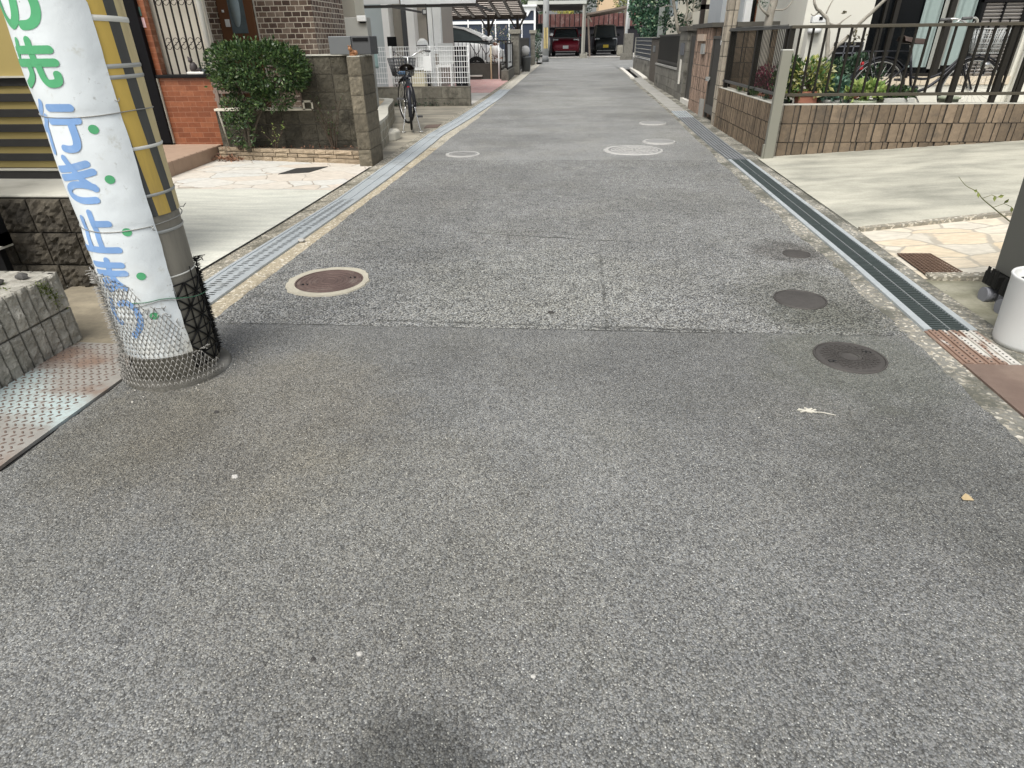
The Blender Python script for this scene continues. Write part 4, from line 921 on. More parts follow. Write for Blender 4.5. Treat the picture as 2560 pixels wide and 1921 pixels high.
    for k in range(5): b.tube([(-.2+.1*k,-.06,.73+lz*.5),(-.2+.1*k,.06,.73+lz*.5)], .006, 6)
    b.tube([(-.22,-.06,.73+lz*.5),(-.22,.06,.73+lz*.5)], .007, 6); B(b, 'rear_rack', MATS['bike_black'])
    b = MB(); b.tube([(-.215,0,.60),(-.235,0,.60)], [.028, .022], 12); b.box(-.25,-.215,-.025,.025,.545,.575); B(b, 'reflector', MATS['red_plastic'])
    b = MB(); b.box(-.02, .46, -.075, -.045, .27+lz*.5, .37+lz*.5); B(b, 'chain_case', MATS['bike_black']).modifiers.new('b', 'BEVEL').width = .02
    b = MB(); b.tube([(.42,-.07,.29),(.42,.07,.29)], .012, 8); b.bar((.42,-.085,.29),(.52,-.09,.16),.018,.014); b.bar((.42,.085,.29),(.32,.09,.42),.018,.014); cr = B(b, 'crank', MATS['chrome'])
    for x, y, z in ((.52,-.14,.155),(.32,.14,.425)): b = MB(); b.box(x-.04, x+.04, y-.045, y+.045, z-.012, z+.012); B(b, 'pedal', MATS['grip_grey'], cr)
    b = MB()
    for s_ in (-1, 1): b.tube(smooth_path([(0,s_*.065,r+lz),(-.05,s_*.10,.15),(-.09,s_*.13,.012)], 4), .008, 6)
    b.tube([(-.09,-.17,.008),(-.09,-.09,.008)], .008, 6); b.tube([(-.09,.09,.008),(-.09,.17,.008)], .008, 6); B(b, 'kickstand', MATS['chrome'])
    b = MB(); b.tube([fr((1.12,0,.58)), fr((1.19,0,.58))], [.03, .04], 10); B(b, 'headlamp', MATS['chrome'])
    return t

# ------------------------------------------------------------------ left house with tiled porch
def tiles(nm, c, grout, bw, bh, mort=.012, var=.3, rough=.5, bump=.5, offs=.5, dark=None, swap=False, axis='x', gaps=1.0):
    """procedural bricks on a vertical face; axis: the horizontal world axis of the face"""
    t = NT(nm); x, y, z = t.xyz(t.P)
    cb = t.n('ShaderNodeCombineXYZ'); t.L(x if axis == 'x' else y if axis == 'y' else t.math('ADD', x, y), cb.inputs[0]); t.L(z, cb.inputs[1])
    def layer(mo):
        k = t.n('ShaderNodeTexBrick', offset=offs); wob = t.vm('SCALE', t.vm('SUBTRACT', t.noise(12, 4, .6, out='Color'), (.5,.5,.5)), .012 * gaps)
        t.L(t.vm('ADD', cb.outputs[0], wob), k.inputs['Vector'])
        for a, v in (('Scale', 1), ('Mortar Size', mo), ('Mortar Smooth', .25), ('Brick Width', bw), ('Row Height', bh), ('Bias', 0)): k.inputs[a].default_value = v
        k.inputs['Color1'].default_value = (0,0,0,1); k.inputs['Color2'].default_value = (1,1,1,1); k.inputs['Mortar'].default_value = (.5,.5,.5,1); return k
    k = layer(mort); v = t.xyz(k.outputs['Color'])[0]
    col = t.ramp(v, c); col = t.vm('SCALE', col, t.map(t.noise(22, 6, .65), .3, .7, 1 - var, 1 + var * .7))
    if dark: col = t.mix(t.map(t.noise(1.7, 6, .66), .52, .7, 0, .8, True), col, dark)
    col = t.mix(k.outputs['Fac'], col, grout)
    t.bump(t.math('ADD', t.math('MULTIPLY', k.outputs['Fac'], -1), t.math('MULTIPLY', t.noise(45, 5, .6), .35)), bump, .008)
    return t.fin(col, rough, 0, .4)
M_ORANGE = tiles('orange_tile', [(0, (.165, .052, .022)), (.5, (.205, .066, .028)), (1, (.245, .088, .040))], (.28, .14, .085), .155, .056, .0022, .22, .4, .25)
M_BROWNBRICK = tiles('brown_brick', [(0, (.085, .055, .042)), (.35, (.135, .088, .066)), (.75, (.19, .135, .10)), (1, (.28, .22, .17))], (.66, .60, .49), .118, .0655, .006, .3, .8, .9, axis='sum', dark=(.28, .245, .205), gaps=1.3)
surf('plaster_beige', (.50, .465, .39), .9, 0, .1, 3, .2, 120); surf('plaster_cream', (.62, .59, .49), .9, 0, .1, 3, .2, 120, dirt=(.40,.38,.31), dirtk=.15, streak=True)
surf('door_black', (.006, .006, .007), .45, 0, .2, 5, bump=0, spec=.1); surf('iron_black', (.010, .0085, .0085), .55, .0, .2, 20, .2, spec=.15)
surf('downpipe_white', (.68, .68, .64), .4, 0, .08, 4, bump=0, dirt=(.4,.39,.35), dirtk=.2, streak=True)
surf('porch_tile', (.33, .235, .17), .7, 0, .2, 9, .15, 60, dirt=(.25,.17,.125), dirtk=.2); surf('roof_dark', (.10, .10, .105), .7, 0, .2, 6, .3, 30)
h = thing('house', 'house with orange tiled base, black door and iron scroll grille behind the tiled porch', 'house', (-5.5, 8.4, 0))
b = MB(); b.box(-9, -5.15, 7.60, 9.3, 0, 5.2); b.box(-5.15, -4.62, 7.60, 7.70, 0, 5.2); b.box(-4.62, -3.985, 7.64, 7.70, .88, 5.2); b.build('wall', MATS['plaster_beige'], h)
b = MB(); b.box(-4.64, -3.985, 7.50, 7.70, .14, .862); b.box(-4.69, -4.575, 7.50, 7.60, .895, 2.6); b.build('tile_base', M_ORANGE, h)
b = MB(); b.box(-4.66, -3.965, 7.465, 7.71, .864, .897); b.build('sill', MATS['alu_black'], h, bevel=.004)
d = MB(); d.box(-5.65, -4.645, 7.44, 7.59, .165, 2.4); d = d.build('door', MATS['door_black'], h, bevel=.006)
b = MB(); b.box(-4.78, -4.765, 7.41, 7.44, .95, 1.12); b.build('handle', MATS['strap_steel'], d)
b = MB(); b.box(-4.66, -4.635, 7.47, 7.497, .165, .862); b.build('door_trim', MATS['edge_light'], h)
b = MB(); b.box(-4.656, -4.612, 7.494, 7.498, 1.365, 1.46); b.build('sticker', surf('sticker_pink', (.62, .42, .42), .6), h); b = MB(); b.box(-4.672, -4.628, 7.494, 7.498, 1.475, 1.56); b.build('sticker', surf('sticker_green', (.10, .17, .14), .6), h)
b = MB()
for k in range(6): x = -4.485 + k * .0875; b.box(x - .0075, x + .0075, 7.553, 7.568, .897, 2.6)
def scroll(b, x, z):
    for s_ in (1, -1):
        pts = []
        for i in range(15): a = i / 14 * 1.7 * PI; rr = .031 * (1 - .35 * i / 14); pts.append((x + s_ * (.006 - rr * math.cos(a) * 1), 7.56, z + s_ * (.030 + rr * math.sin(a) * .95)))
        b.tube(pts, .0035, 5)
    b.tube([(x + .036, 7.56, z + .028), (x - .0, 7.56, z), (x - .036, 7.56, z - .028)], .0035, 5)
for k in range(5):
    for z in (1.205, 1.63): scroll(b, -4.44 + k * .0875, z)
b.build('window_grille', MATS['iron_black'], h)
b = MB(); b.tube([(-3.965, 7.53, .55), (-3.965, 7.53, 5)], .028, 12); b.build('downpipe', MATS['downpipe_white'], h)
b = MB(); b.box(-9.3, -3.7, 7.2, 9.3, 5.2, 5.32); b.build('roof', MATS['roof_dark'], h)
t = thing('porch', 'terracotta tiled porch step below the black door', 'step', (-5.2, 6.9, 0))
b = MB(); b.prism([(-8, 5.9), (-4.00, 6.15), (-4.055, 7.42), (-4.08, 7.62), (-8, 7.62)], -.02, .150); fixn(b.build('slab', MATS['porch_tile'], t, bevel=.012))
b = MB(); 
for k in range(10): yv = 6.2 + k * .135; b.box(-4.036 - .03*(yv-6.2), -4.002 - .045*(yv-6.2), yv, yv + .006, .0, .1505)
b.build('joints', surf('joint_dark', (.20,.13,.09), .9), t)
t = thing('figurine', 'small dark animal figurine sitting on the black window sill', 'ornament', (-4.14, 7.52, .897)); b = MB()
b.lathe([(0,0),(.035,.0),(.045,.03),(.036,.07),(.02,.095),(0,.1)], (-4.19, 7.515, .925), 10); b.lathe([(0,-.028),(.024,-.01),(.026,.01),(.012,.03),(0,.033)], (-4.205, 7.505, 1.035), 10)
for s_ in (-1, 1): b.tube([(-4.205+s_*.016, 7.505, 1.055), (-4.205+s_*.02, 7.505, 1.078)], [.009,.004], 6)
b.tube([(-4.16,7.50,.93),(-4.12,7.50,.955),(-4.10,7.5,.925)], .016, 7); b.build('body', surf('figurine_dark', (.05,.042,.042), .5, 0, .3, 30), t)
t = thing('flower_pot', 'tiny dark pot beside the figurine on the sill', 'pot', (-4.075, 7.52, .897)); b = MB(); b.lathe([(0,0),(.022,0),(.028,.05),(.026,.05),(0,.045)], (-4.075,7.515,.905), 10); b.build('pot', surf('pot_dark', (.06,.075,.075), .5), t)
b = MB(); foliage(b, (-4.075,7.515,.985), (.035,.03,.045), 60, .025, .012, rnd); b.build('leaves', M_LEAFD, t)
t = thing('stone_tray', 'white stone base under the sill figurine', 'ornament', (-4.17, 7.5, .897)); b = MB(); b.box(-4.27, -4.07, 7.472, 7.545, .897, .925); b.build('tray', surf('white_stone', (.62,.61,.57), .7, 0, .2, 30), t, bevel=.01)
# brick house behind
h = thing('house', 'brown brick house with a timber front door behind the clipped shrub', 'house', (-5, 10.2, 0))
b = MB(); b.box(-9, -3.43, 9.5, 10.86, 0, 5); b.build('wall', M_BROWNBRICK, h)
d = MB(); d.box(-4.74, -4.245, 9.455, 9.50, .3, 2.3); d = d.build('door', surf('door_timber', (.135, .062, .03), .4, 0, .2, 6, .1, 60, streak=True), h, bevel=.006)
b = MB(); b.box(-4.58, -4.36, 9.446, 9.457, 1.32, 2.1); b.build('glass', surf('door_glass', (.10,.13,.14), .15, 0, .3, 9, bump=0), d)
b = MB(); b.lathe([(0, .0), (.115, .0), (.115, .006), (0, .006)], (0,0,0), 24)
o = b.build('oval_pane', surf('pane_pale', (.28,.35,.37), .2, 0, .25, 12, bump=0), d, loc=(-4.485, 9.447, 1.67), world=False); o.location = (-4.485 - parent_world(d).x, 9.447 - parent_world(d).y, 1.67 - parent_world(d).z); o.rotation_euler = (PI/2, 0, 0); o.scale = (.62, 2.4, 1)
b = MB(); b.box(-4.57, -4.35, 9.44, 9.456, 1.285, 1.31); b.build('moulding', MATS['door_timber'], d)
b = MB(); b.box(-4.655, -4.60, 9.43, 9.456, 1.40, 1.49); b.lathe([(0,0),(.016,0),(.016,.03),(0,.03)], (-4.66, 9.44, 1.57), 8); b.build('lock', MATS['white_plastic'], d)
b = MB(); b.box(-4.235, -4.222, 9.48, 9.499, .3, 2.4); b.build('conduit', MATS['edge_light'], h)
b = MB(); b.box(-9.2, -3.2, 9.32, 11.1, 5, 5.1); b.build('roof', MATS['roof_dark'], h)
# split-block garden wall with pierced panel
M_SPLITG = split_mat('split_olive', (.115, .105, .078), (.060, .055, .043), (.030, .028, .022), .35, .9, 60)
M_SPLITP = split_mat('split_pillar', (.19, .165, .12), (.10, .09, .068), (.05, .045, .035), .28, .9, 60)
w = thing('garden_wall', 'mossy split-block garden wall with pierced panel behind the clipped shrub', 'wall', (-3.0, 7.5, 0))
b = MB(); blocks(b, (-4.0, 7.41, .02), (1,0,0), (0,-1,0), 1.83, .02, .522, .196, .178, .006, .006, .0, .03, 6, .009)
blocks(b, (-2.945, 7.41, .528), (1,0,0), (0,-1,0), .775, .528, 1.07, .196, .181, .006, .006, 0, .03, 6, .009); b.build('block_face', M_SPLITG, w)
b = MB(); b.box(-4.0, -2.2, 7.42, 7.56, -.1, .518); b.box(-2.94, -2.2, 7.42, 7.56, .518, 1.066); b.build('core', MATS['mortar_grey'], w)
b = MB(); b.box(-2.96, -2.19, 7.395, 7.575, 1.070, 1.083); b.build('coping', MATS['coping_grey'], w)
b = MB(); b.box(-2.945, -2.925, 7.40, 7.54, .52, .63); b.box(-2.845, -2.825, 7.40, 7.54, .52, .63); b.box(-2.945, -2.825, 7.40, 7.54, .607, .628); b.box(-2.945, -2.825, 7.40, 7.54, .524, .538)
b.box(-4.0, -2.95, 7.39, 7.56, .523, .545); b.build('pierced_panel', MATS['plaster_cream'], w)
b = MB()
for zz in (.62, .70, .78): b.box(-4.0, -2.95, 7.46, 7.50, zz, zz + .035)
for xx in (-3.98, -3.5, -2.98): b.box(xx, xx+.04, 7.45, 7.49, .545, .86)
b.build('rails', surf('rail_pinkish', (.20,.155,.13), .8, 0, .25, 12), w)
b = MB(); b.tube([(-3.95, 7.39, .52), (-3.90, 7.37, .16)], .012, 8); b.build('drain_pipe', MATS['pole_concrete'], w)
pg = thing('gate_pillar', 'square split-block gate pillar carrying the grey letter box', 'pillar', (-2.12, 7.1, 0))
b = MB()
blocks(b, (-2.20, 6.875, 0), (1,0,0), (0,-1,0), .14, 0, 1.07, .14, .1783, .006, .007, 0, .03, 6, .008); blocks(b, (-2.06, 6.875, 0), (0,1,0), (1,0,0), .47, 0, 1.07, .47, .1783, .006, .007, 0, .03, 14, .008); blocks(b, (-2.2, 7.345, 0), (0,-1,0), (-1,0,0), .47, 0, 1.07, .47, .1783, .006, .007, 0, .03, 8, .008)
b.build('block_face', M_SPLITP, pg); b = MB(); b.box(-2.185, -2.07, 6.895, 7.345, -.1, 1.064); b.build('core', MATS['mortar_grey'], pg)
b = MB(); b.box(-2.195, -2.062, 6.88, 7.34, 1.066, 1.074); b.build('cap', MATS['coping_grey'], pg)
t = thing('letter_box', 'plain grey letter box on top of the split-block pillar', 'letter box', (-2.2, 7.2, 1.083))
surf('mailbox_grey', (.14, .148, .15), .45, .2, .1, 4, bump=.02); surf('mailbox_dark', (.07, .072, .073), .65, .0, .1, 4, bump=0)
b = MB(); b.box(-2.425, -2.19, 7.06, 7.36, 1.084, 1.252); b.build('body', MATS['mailbox_grey'], t, bevel=.006); b = MB(); b.box(-2.188, -1.99, 7.07, 7.35, 1.084, 1.25); q = b.build('front_panel', MATS['mailbox_dark'], t, bevel=.006)
b = MB(); b.box(-2.17, -2.01, 7.063, 7.07, 1.205, 1.235); b.build('slot_flap', MATS['alu_black'], q)
t = thing('figurine', 'orange brown ceramic animal ornament in front of the grey letter box', 'ornament', (-2.165, 6.98, 1.075)); b = MB()
for p, r_ in (((-2.165,6.985,1.105),.030), ((-2.175,6.955,1.138),.022), ((-2.135,7.0,1.10),.026)): b.lathe([(0,-r_),(r_*.75,-r_*.65),(r_,0),(r_*.75,r_*.65),(0,r_)], p, 12)
b.tube([(-2.185,6.95,1.155),(-2.19,6.95,1.172)], [.008,.003], 6); b.tube([(-2.165,6.945,1.155),(-2.16,6.945,1.172)], [.008,.003], 6); b.lathe([(0,0),(.035,0),(.038,.012),(0,.014)], (-2.16,6.985,1.074), 12)
b.build('body', surf('ceramic_orange', (.27,.13,.06), .35, 0, .4, 30), t)
# stacked-stone planter edging, soil, plants
e = thing('planter_edging', 'low edging of stacked buff stone slabs below the split-block wall', 'planter', (-3.1, 7.15, 0))
b = MB(); o0, o1 = V(-4.03, 7.33, 0), V(-2.215, 7.0, 0); du = (o1 - o0); LL = du.length; zz = 0.0
for row, hh in enumerate((.056, .042, .044)):
    x = -.05 * (row % 2)
    while x < LL:
        w_ = br_.uniform(.085, .24); blocks(b, tuple(o0 + du.normalized() * max(0, x)), tuple(du), (du.y, -du.x, 0), min(w_, LL - x) if x > 0 else w_ + x, zz, zz + hh, 9, hh, .007, .010, 0, .06, 7, .008, jit=.007); x += w_
    zz += hh
b.build('stones', split_mat('buff_stone', (.40, .32, .225), (.27, .215, .15), (.10, .08, .06), .2, .7, 60), e)
b = MB(); b.prism([(-4.03, 7.36), (-2.215, 7.03), (-2.2, 7.42), (-4.1, 7.42)], -.02, .125); fixn(b.build('soil', surf('soil_dark', (.06, .05, .038), .95, 0, .4, 18, .8, 50), e))
t = thing('clipped_shrub', 'dense clipped evergreen shrub in front of the split-block wall', 'shrub', (-3.5, 7.22, .12)); sr = random.Random(8)
b = MB(); limb(b, [(-3.62,7.25,.10),(-3.6,7.23,.45),(-3.55,7.22,.8)], .022, .012); limb(b, [(-3.60,7.25,.10),(-3.52,7.2,.45),(-3.35,7.22,.85)], .018, .010); limb(b, [(-3.60,7.24,.12),(-3.4,7.25,.5),(-3.12,7.22,.82)], .016, .008)
for k in range(16): a = sr.uniform(-3.7,-2.9); limb(b, [(-3.55,7.23,.45),((a-3.5)/2,7.2+sr.uniform(-.05,.05),.62),(a,7.2+sr.uniform(-.1,.1),.85)], .006, .003, 5)
b.build('trunk', MATS['bark_brown'], t); b = MB()
foliage(b, (-3.29, 7.20, .965), (.52, .25, .235), 7600, .046, .022, sr, True, .35, .3, gap=-.21); foliage(b, (-3.27, 7.19, .99), (.58, .29, .28), 650, .046, .022, sr, False, .5, .8, gap=-.1)
foliage(b, (-3.62, 7.16, .54), (.20, .17, .17), 1300, .042, .019, sr, False, .3, .2); foliage(b, (-3.18, 7.16, .65), (.25, .14, .10), 1100, .042, .019, sr, False, .3, .2); foliage(b, (-3.66, 7.2, .80), (.14, .18, .12), 300, .042, .019, sr); foliage(b, (-3.64, 7.2, .32), (.16, .13, .18), 420, .04, .018, sr, False, .3, .1)
b.build('foliage', M_LEAF, t)
def stems(nm, lbl, c, n, hgt, spread, leafn, m, seed, lw=(.03,.015)):
    r_ = random.Random(seed); t = thing(nm, lbl, 'plant', c); b = MB(); lf = MB()
    for k in range(n):
        a = r_.uniform(0, 6.28); d = V(math.cos(a), math.sin(a)*.4, 0) * spread * r_.uniform(.3, 1); hh = hgt * r_.uniform(.55, 1); p0 = V(*c) + d*.1
        pts = [p0, p0 + d*.3 + V(0,0,hh*.4), p0 + d*.7 + V(r_.uniform(-.03,.03),0,hh*.75), p0 + d + V(0,0,hh)]; limb(b, pts, .006, .0022, 5)
        q = smooth_path(pts, 5)
        for j in range(leafn):
            p = q[r_.randrange(4, len(q))]; leaf(lf, p, (rdir(r_) + V(0,0,.3)), V(0,0,1), lw[0]*r_.uniform(.7,1.3), lw[1]*r_.uniform(.7,1.3))
            if j % 3 == 0: b.tube([p, p + rdir(r_)*.05], .0018, 4)
    b.build('stems', MATS['twig_brown'], t); lf.build('leaves', m, t); return t
stems('rose_bush', 'thin half-bare rose bush growing against the split-block wall by the pillar', (-2.60,7.27,.12), 9, .60, .26, 9, M_LEAF, 5)
stems('garden_plant', 'small yellowing leafy plant left of the half-bare rose bush', (-3.28,7.24,.12), 6, .36, .14, 8, M_LEAFL, 6)
stems('garden_plant', 'low dark leafy plant at the foot of the clipped shrub', (-3.72,7.25,.12), 7, .26, .16, 12, M_LEAFD, 9)
b = MB(); 
for k in range(150): p = V(-3.86 + sr.gauss(0,.11), 7.22 + sr.gauss(0,.045), .012 + abs(sr.gauss(0,.02))); leaf(b, p, rdir(sr), V(0,0,1), .04, .024)
for k in range(120): p = V(sr.uniform(-4.0,-2.3), 7.28 + sr.uniform(-.03,.12), .127 + abs(sr.gauss(0,.008))); leaf(b, p, rdir(sr), V(0,0,1), .03, .018)
tag(b.build('fallen_leaves', M_LEAFR, None, (-3.8, 7.2, .02)), 'dry brown fallen leaves heaped at the corner of the stone edging', 'leaves', None, 'stuff')
# curved low block planter + step stone beyond the pillar
t = thing('curved_planter', 'low curved block planter with sandy fill behind the gate pillar', 'planter', (-2.8, 10.2, 0)); b = MB(); n = 14
cur = smooth_path([(-2.2, 7.55, 0), (-2.35, 8.8, 0), (-2.62, 9.9, 0), (-2.80, 10.9, 0), (-2.95, 11.45, 0), (-3.3, 11.6, 0)], 4)
for i, (p, q) in enumerate(zip(cur, cur[1:])): d_ = (q - p); blocks(b, tuple(p), tuple(d_), (d_.y, -d_.x, 0), d_.length, zr(p.y), .30 + zr(p.y), .21, .105, .006, .004, (i % 2) * .5, .03, 5, .006)
b.build('block_face', split_mat('planter_block', (.34,.315,.25), (.235,.215,.165), (.11,.10,.08), .25, .5, 60), t)
b = MB(); pts = [(p.x, p.y) for p in cur]; inn = [(p.x - .14, p.y - .05) for p in cur]
b.prism(pts + list(reversed(inn)), .0, .335); b.build('rim', MATS['coping_grey'], t)
b = MB(); b.prism(inn + [(-4.2, 11.6), (-4.2, 7.6)], -.05, .30); fixn(b.build('fill', surf('sand_fill', (.42,.34,.23), .95, 0, .25, 9, .5, 40), t))
t = thing('step_stone', 'rounded pale concrete step stone at the back of the gate pillar', 'step', (-2.28, 9.0, .01)); b = MB(); pts = [(-2.62 ,8.75), (-2.36, 8.68), (-2.26, 8.76), (-2.235, 8.95), (-2.30, 9.12), (-2.62, 9.15)]
b.prism(pts, 0, .13); fixn(b.build('block', surf('step_conc', (.50,.48,.41), .85, 0, .2, 7, .3, 60), t, bevel=.025))
bicycle('dark city bicycle with wire basket parked on its stand beside the left gutter', (-2.22, 9.62, .022), R(90 + 13), steer=R(22), lift=.02)
t = thing('paper_tag', 'white paper tag hanging from the parked bicycle handlebar', 'tag', (-2.06, 10.35, .8)); b = MB(); b.box(-2.12, -2.0, 10.36, 10.372, .80, 1.0); b.build('sheet', MATS['white_plastic'], t, rot=None)
t = thing('folded_sheet', 'folded blue plastic sheet lying in the parked bicycle basket', 'bag', (-2.45, 10.6, .74)); b = MB(); b.box(-2.62, -2.47, 10.66, 10.82, .735, .78); b.build('sheet', MATS['blue_bag'], t, bevel=.02)
# meter box on a cream wall end
surf('meter_grey', (.34, .34, .31), .5, 0, .08, 5, bump=.03)
w = thing('wall', 'cream plastered wall end carrying the grey meter cabinet', 'wall', (-3.5, 11.9, 0)); b = MB(); b.box(-4.4, -3.5, 11.75, 12.3, 0, 2.6); b.build('panel', MATS['plaster_cream'], w)
t = thing('meter_cabinet', 'tall grey meter cabinet beside the brown brick house', 'cabinet', (-3.0, 10.05, .0)); b = MB(); b.box(-3.16, -2.83, 10.0, 10.2, .30, 1.505); b.build('body', MATS['meter_grey'], t, bevel=.008)
b = MB(); b.box(-2.96, -2.825, 9.95, 9.999, 1.45, 1.525); b.build('hood', MATS['white_plastic'], t, bevel=.01); b = MB(); b.box(-2.92, -2.84, 9.955, 9.999, 1.43, 1.448); b.build('slot', MATS['alu_black'], t)
t = thing('cloth', 'pale green towel hung over the white mesh fence', 'cloth', (-3.44, 13.2, 1.0)); b = MB(); b.grid(lambda u, v: V(-3.76 + .13*u, 13.315 - .02*math.sin(3*u), 1.04 - .30*v), 6, 6, 0, True); o_ = b.build('towel', surf('towel_green', (.33,.46,.45), .9, 0, .2, 14), t); o_.modifiers.new('s', 'SOLIDIFY').thickness = .008

def poly(nm, c, k=.6):            # translucent roofing sheet: daylight comes through it
    t = NT(nm); col = t.vm('SCALE', c, t.map(t.noise(2, 5, .6), .3, .7, .92, 1.05)); t.fin(col, .5)
    tr_ = t.n('ShaderNodeBsdfTranslucent'); t.L(col, tr_.inputs[0]); mx = t.n('ShaderNodeMixShader'); mx.inputs[0].default_value = k
    t.t.links.new(t.b.outputs[0], mx.inputs[1]); t.t.links.new(tr_.outputs[0], mx.inputs[2]); t.t.links.new(mx.outputs[0], t.out.inputs[0]); return t.mat
# ------------------------------------------------------------------ white mesh fence, first carport, pale house
w = thing('low_wall', 'stained low block wall carrying the white mesh fence', 'wall', (-3, 13.4, .04)); b = MB()
blocks(b, (-4.6, 13.30, .0), (1,0,0), (0,-1,0), 2.77, .0, .405, .40, .19, .006, .003, .5, .03, 6, .006); blocks(b, (-1.83, 13.30, 0), (0,1,0), (1,0,0), .15, 0, .405, .4, .19, .006, .003, 0, .03, 4, .006)
b.build('block_face', split_mat('stained_block', (.25,.235,.19), (.15,.14,.115), (.055,.052,.042), .45, .5, 40), w); b = MB(); b.box(-4.6, -1.845, 13.315, 13.445, -.05, .402); b.build('core', MATS['mortar_grey'], w)
b = MB(); 
for k in range(220): p = V(-3.2 + sr.gauss(0,.45), 13.27 + sr.uniform(-.05,.0), .06 + abs(sr.gauss(0,.045))); leaf(b, p, rdir(sr) + V(0,-.3,.5), V(0,0,1), .05, .02)
tag(b.build('weeds', M_LEAFD, None, (-3.2, 13.27, .05)), 'dark weeds growing along the foot of the stained low wall', 'weeds', None, 'stuff')
surf('white_paint', (.82, .83, .82), .45, 0, .05, 8, bump=0); surf('white_wall', (.80, .80, .78), .8, 0, .06, 4, .1, 60); surf('bluegrey_wall', (.40, .45, .46), .8, 0, .08, 4, .3, 90); surf('taupe_wall', (.38, .355, .31), .8, 0, .08, 3, .3, 90); surf('dark_grey', (.10, .105, .115), .6, 0, .1, 4, bump=0)
f = thing('mesh_fence', 'white wire mesh fence on the stained low wall', 'fence', (-3, 13.37, .40)); b = MB(); x = -4.4
while x < -1.84: b.bar((x, 13.37, .45), (x, 13.37, 1.10), .008, .008); x += .0475
for z in (.47, .56, .65, .745, .84, .935, 1.03, 1.10): b.bar((-4.42, 13.362, z), (-1.83, 13.362, z), .009, .0105)
b.build('mesh', MATS['white_paint'], f)
for x in (-4.40, -3.38, -2.6, -1.85): b = MB(); b.tube([(x, 13.395, .39), (x, 13.395, 1.115)], .019, 8); b.build('post', MATS['white_paint'], f)
c1 = thing('carport', 'white and dark framed carport in front of the pale house behind the mesh fence', 'carport', (-3.5, 15, .05))
b = MB(); b.box(-2.90, -2.80, 14.9, 15.0, .05, 2.3); b.build('post', MATS['white_paint'], c1); b = MB(); b.box(-2.79, -2.63, 14.92, 15.1, .95, 2.3); b.build('column', MATS['white_paint'], c1)
b = MB(); b.box(-2.925, -2.90, 14.92, 15.02, .05, 1.9); b.box(-5.6, -1.75, 13.95, 14.03, 1.775, 1.825); b.box(-3.46, -3.43, 14.0, 17, 1.78, 1.82); b.box(-1.80, -1.74, 14.0, 17.5, 1.79, 1.83); b.build('dark_beam', MATS['alu_dark'], c1)
b = MB(); b.add([(-5.6,13.93,1.84),(-3.25,13.93,1.84),(-3.25,13.94,2.15),(-5.6,13.94,2.15),(-3.25,17.2,2.9),(-5.6,17.2,2.9)], [(0,1,2,3),(3,2,4,5)]); b.build('grey_fascia', poly('fascia_sheet', (.66,.67,.66)), c1); b = MB(); b.add([(-3.22,13.92,1.83),(-1.73,13.92,1.83),(-1.73,13.93,2.3),(-3.22,13.93,2.3),(-1.73,17.2,2.95),(-3.22,17.2,2.95)], [(0,1,2,3),(3,2,4,5)]); b.build('roof_panel', poly('white_polycarbonate', (.88,.89,.88), .7), c1)
h = thing('house', 'pale house with white columns and taupe walls behind the first carport', 'house', (-4.5, 18, .1))
b = MB(); b.box(-10, -3.2, 17.35, 20.2, 0, 4.5); b.build('wall', MATS['taupe_wall'], h)
b = MB(); b.box(-4.4, -4.235, 16.9, 17.35, 0, 3); b.build('column', MATS['white_wall'], h); b = MB(); b.box(-3.80, -3.62, 16.9, 17.35, 0, 3); b.build('column', MATS['white_wall'], h); b = MB(); b.box(-7, -4.41, 16.95, 17.35, 0, 3); b.build('siding', MATS['bluegrey_wall'], h)
b = MB(); b.box(-4.02, -3.81, 17.3, 17.352, 0, 2.6); b.build('door', MATS['dark_grey'], h); b = MB(); b.box(-3.47, -3.34, 17.22, 17.352, 1.76, 1.87); b.build('wall_lamp', MATS['dark_grey'], h); b = MB(); b.box(-3.44, -3.35, 17.2, 17.219, 1.78, 1.85); b.build('lamp_glass', MATS['white_plastic'], h)
b = MB(); b.box(-10.2, -3.0, 17.3, 20.4, 4.5, 4.6); b.build('roof', MATS['roof_dark'], h)
t = thing('board', 'small black notice board standing behind the white mesh fence', 'board', (-3.98, 16, .1)); b = MB(); b.box(-4.09, -3.875, 15.99, 16.01, 1.095, 1.29); b.build('panel', MATS['alu_black'], t); b = MB(); b.box(-3.99, -3.97, 16.01, 16.03, .07, 1.2); b.box(-4.1, -3.86, 15.9, 16.1, .07, .09); b.build('stand', MATS['alu_dark'], t)
t = thing('scooter', 'scooter under a white cover behind the mesh fence and pale column', 'scooter', (-2.98, 14.6, .05)); b = MB(); b.lathe([(.10,.55),(.14,.75),(.13,1.0),(.14,1.08),(.10,1.2),(.04,1.24),(0,1.245)], (-2.98,14.6,.0), 14); b.build('cover', MATS['white_plastic'], t); b = MB(); b.box(-3.09,-2.87,14.45,14.49,1.09,1.12); b.lathe([(.09,.2),(.12,.3),(.11,.55)], (-2.98,14.6,0), 14); b.lathe([(.12,.05),(.14,.1),(.12,.22)], (-2.98,14.6,0), 14); b.build('body', MATS['alu_dark'], t)
t = thing('storage_box', 'cream plastic storage box behind the white mesh fence', 'box', (-3.05, 14.3, .05)); b = MB(); b.box(-3.2, -2.9, 14.15, 14.45, .07, .66); b.build('body', surf('cream_plastic', (.58,.53,.38), .6), t, bevel=.02); b = MB(); b.box(-3.22, -2.88, 14.13, 14.47, .662, .69); b.build('lid', MATS['white_plastic'], t, bevel=.008)
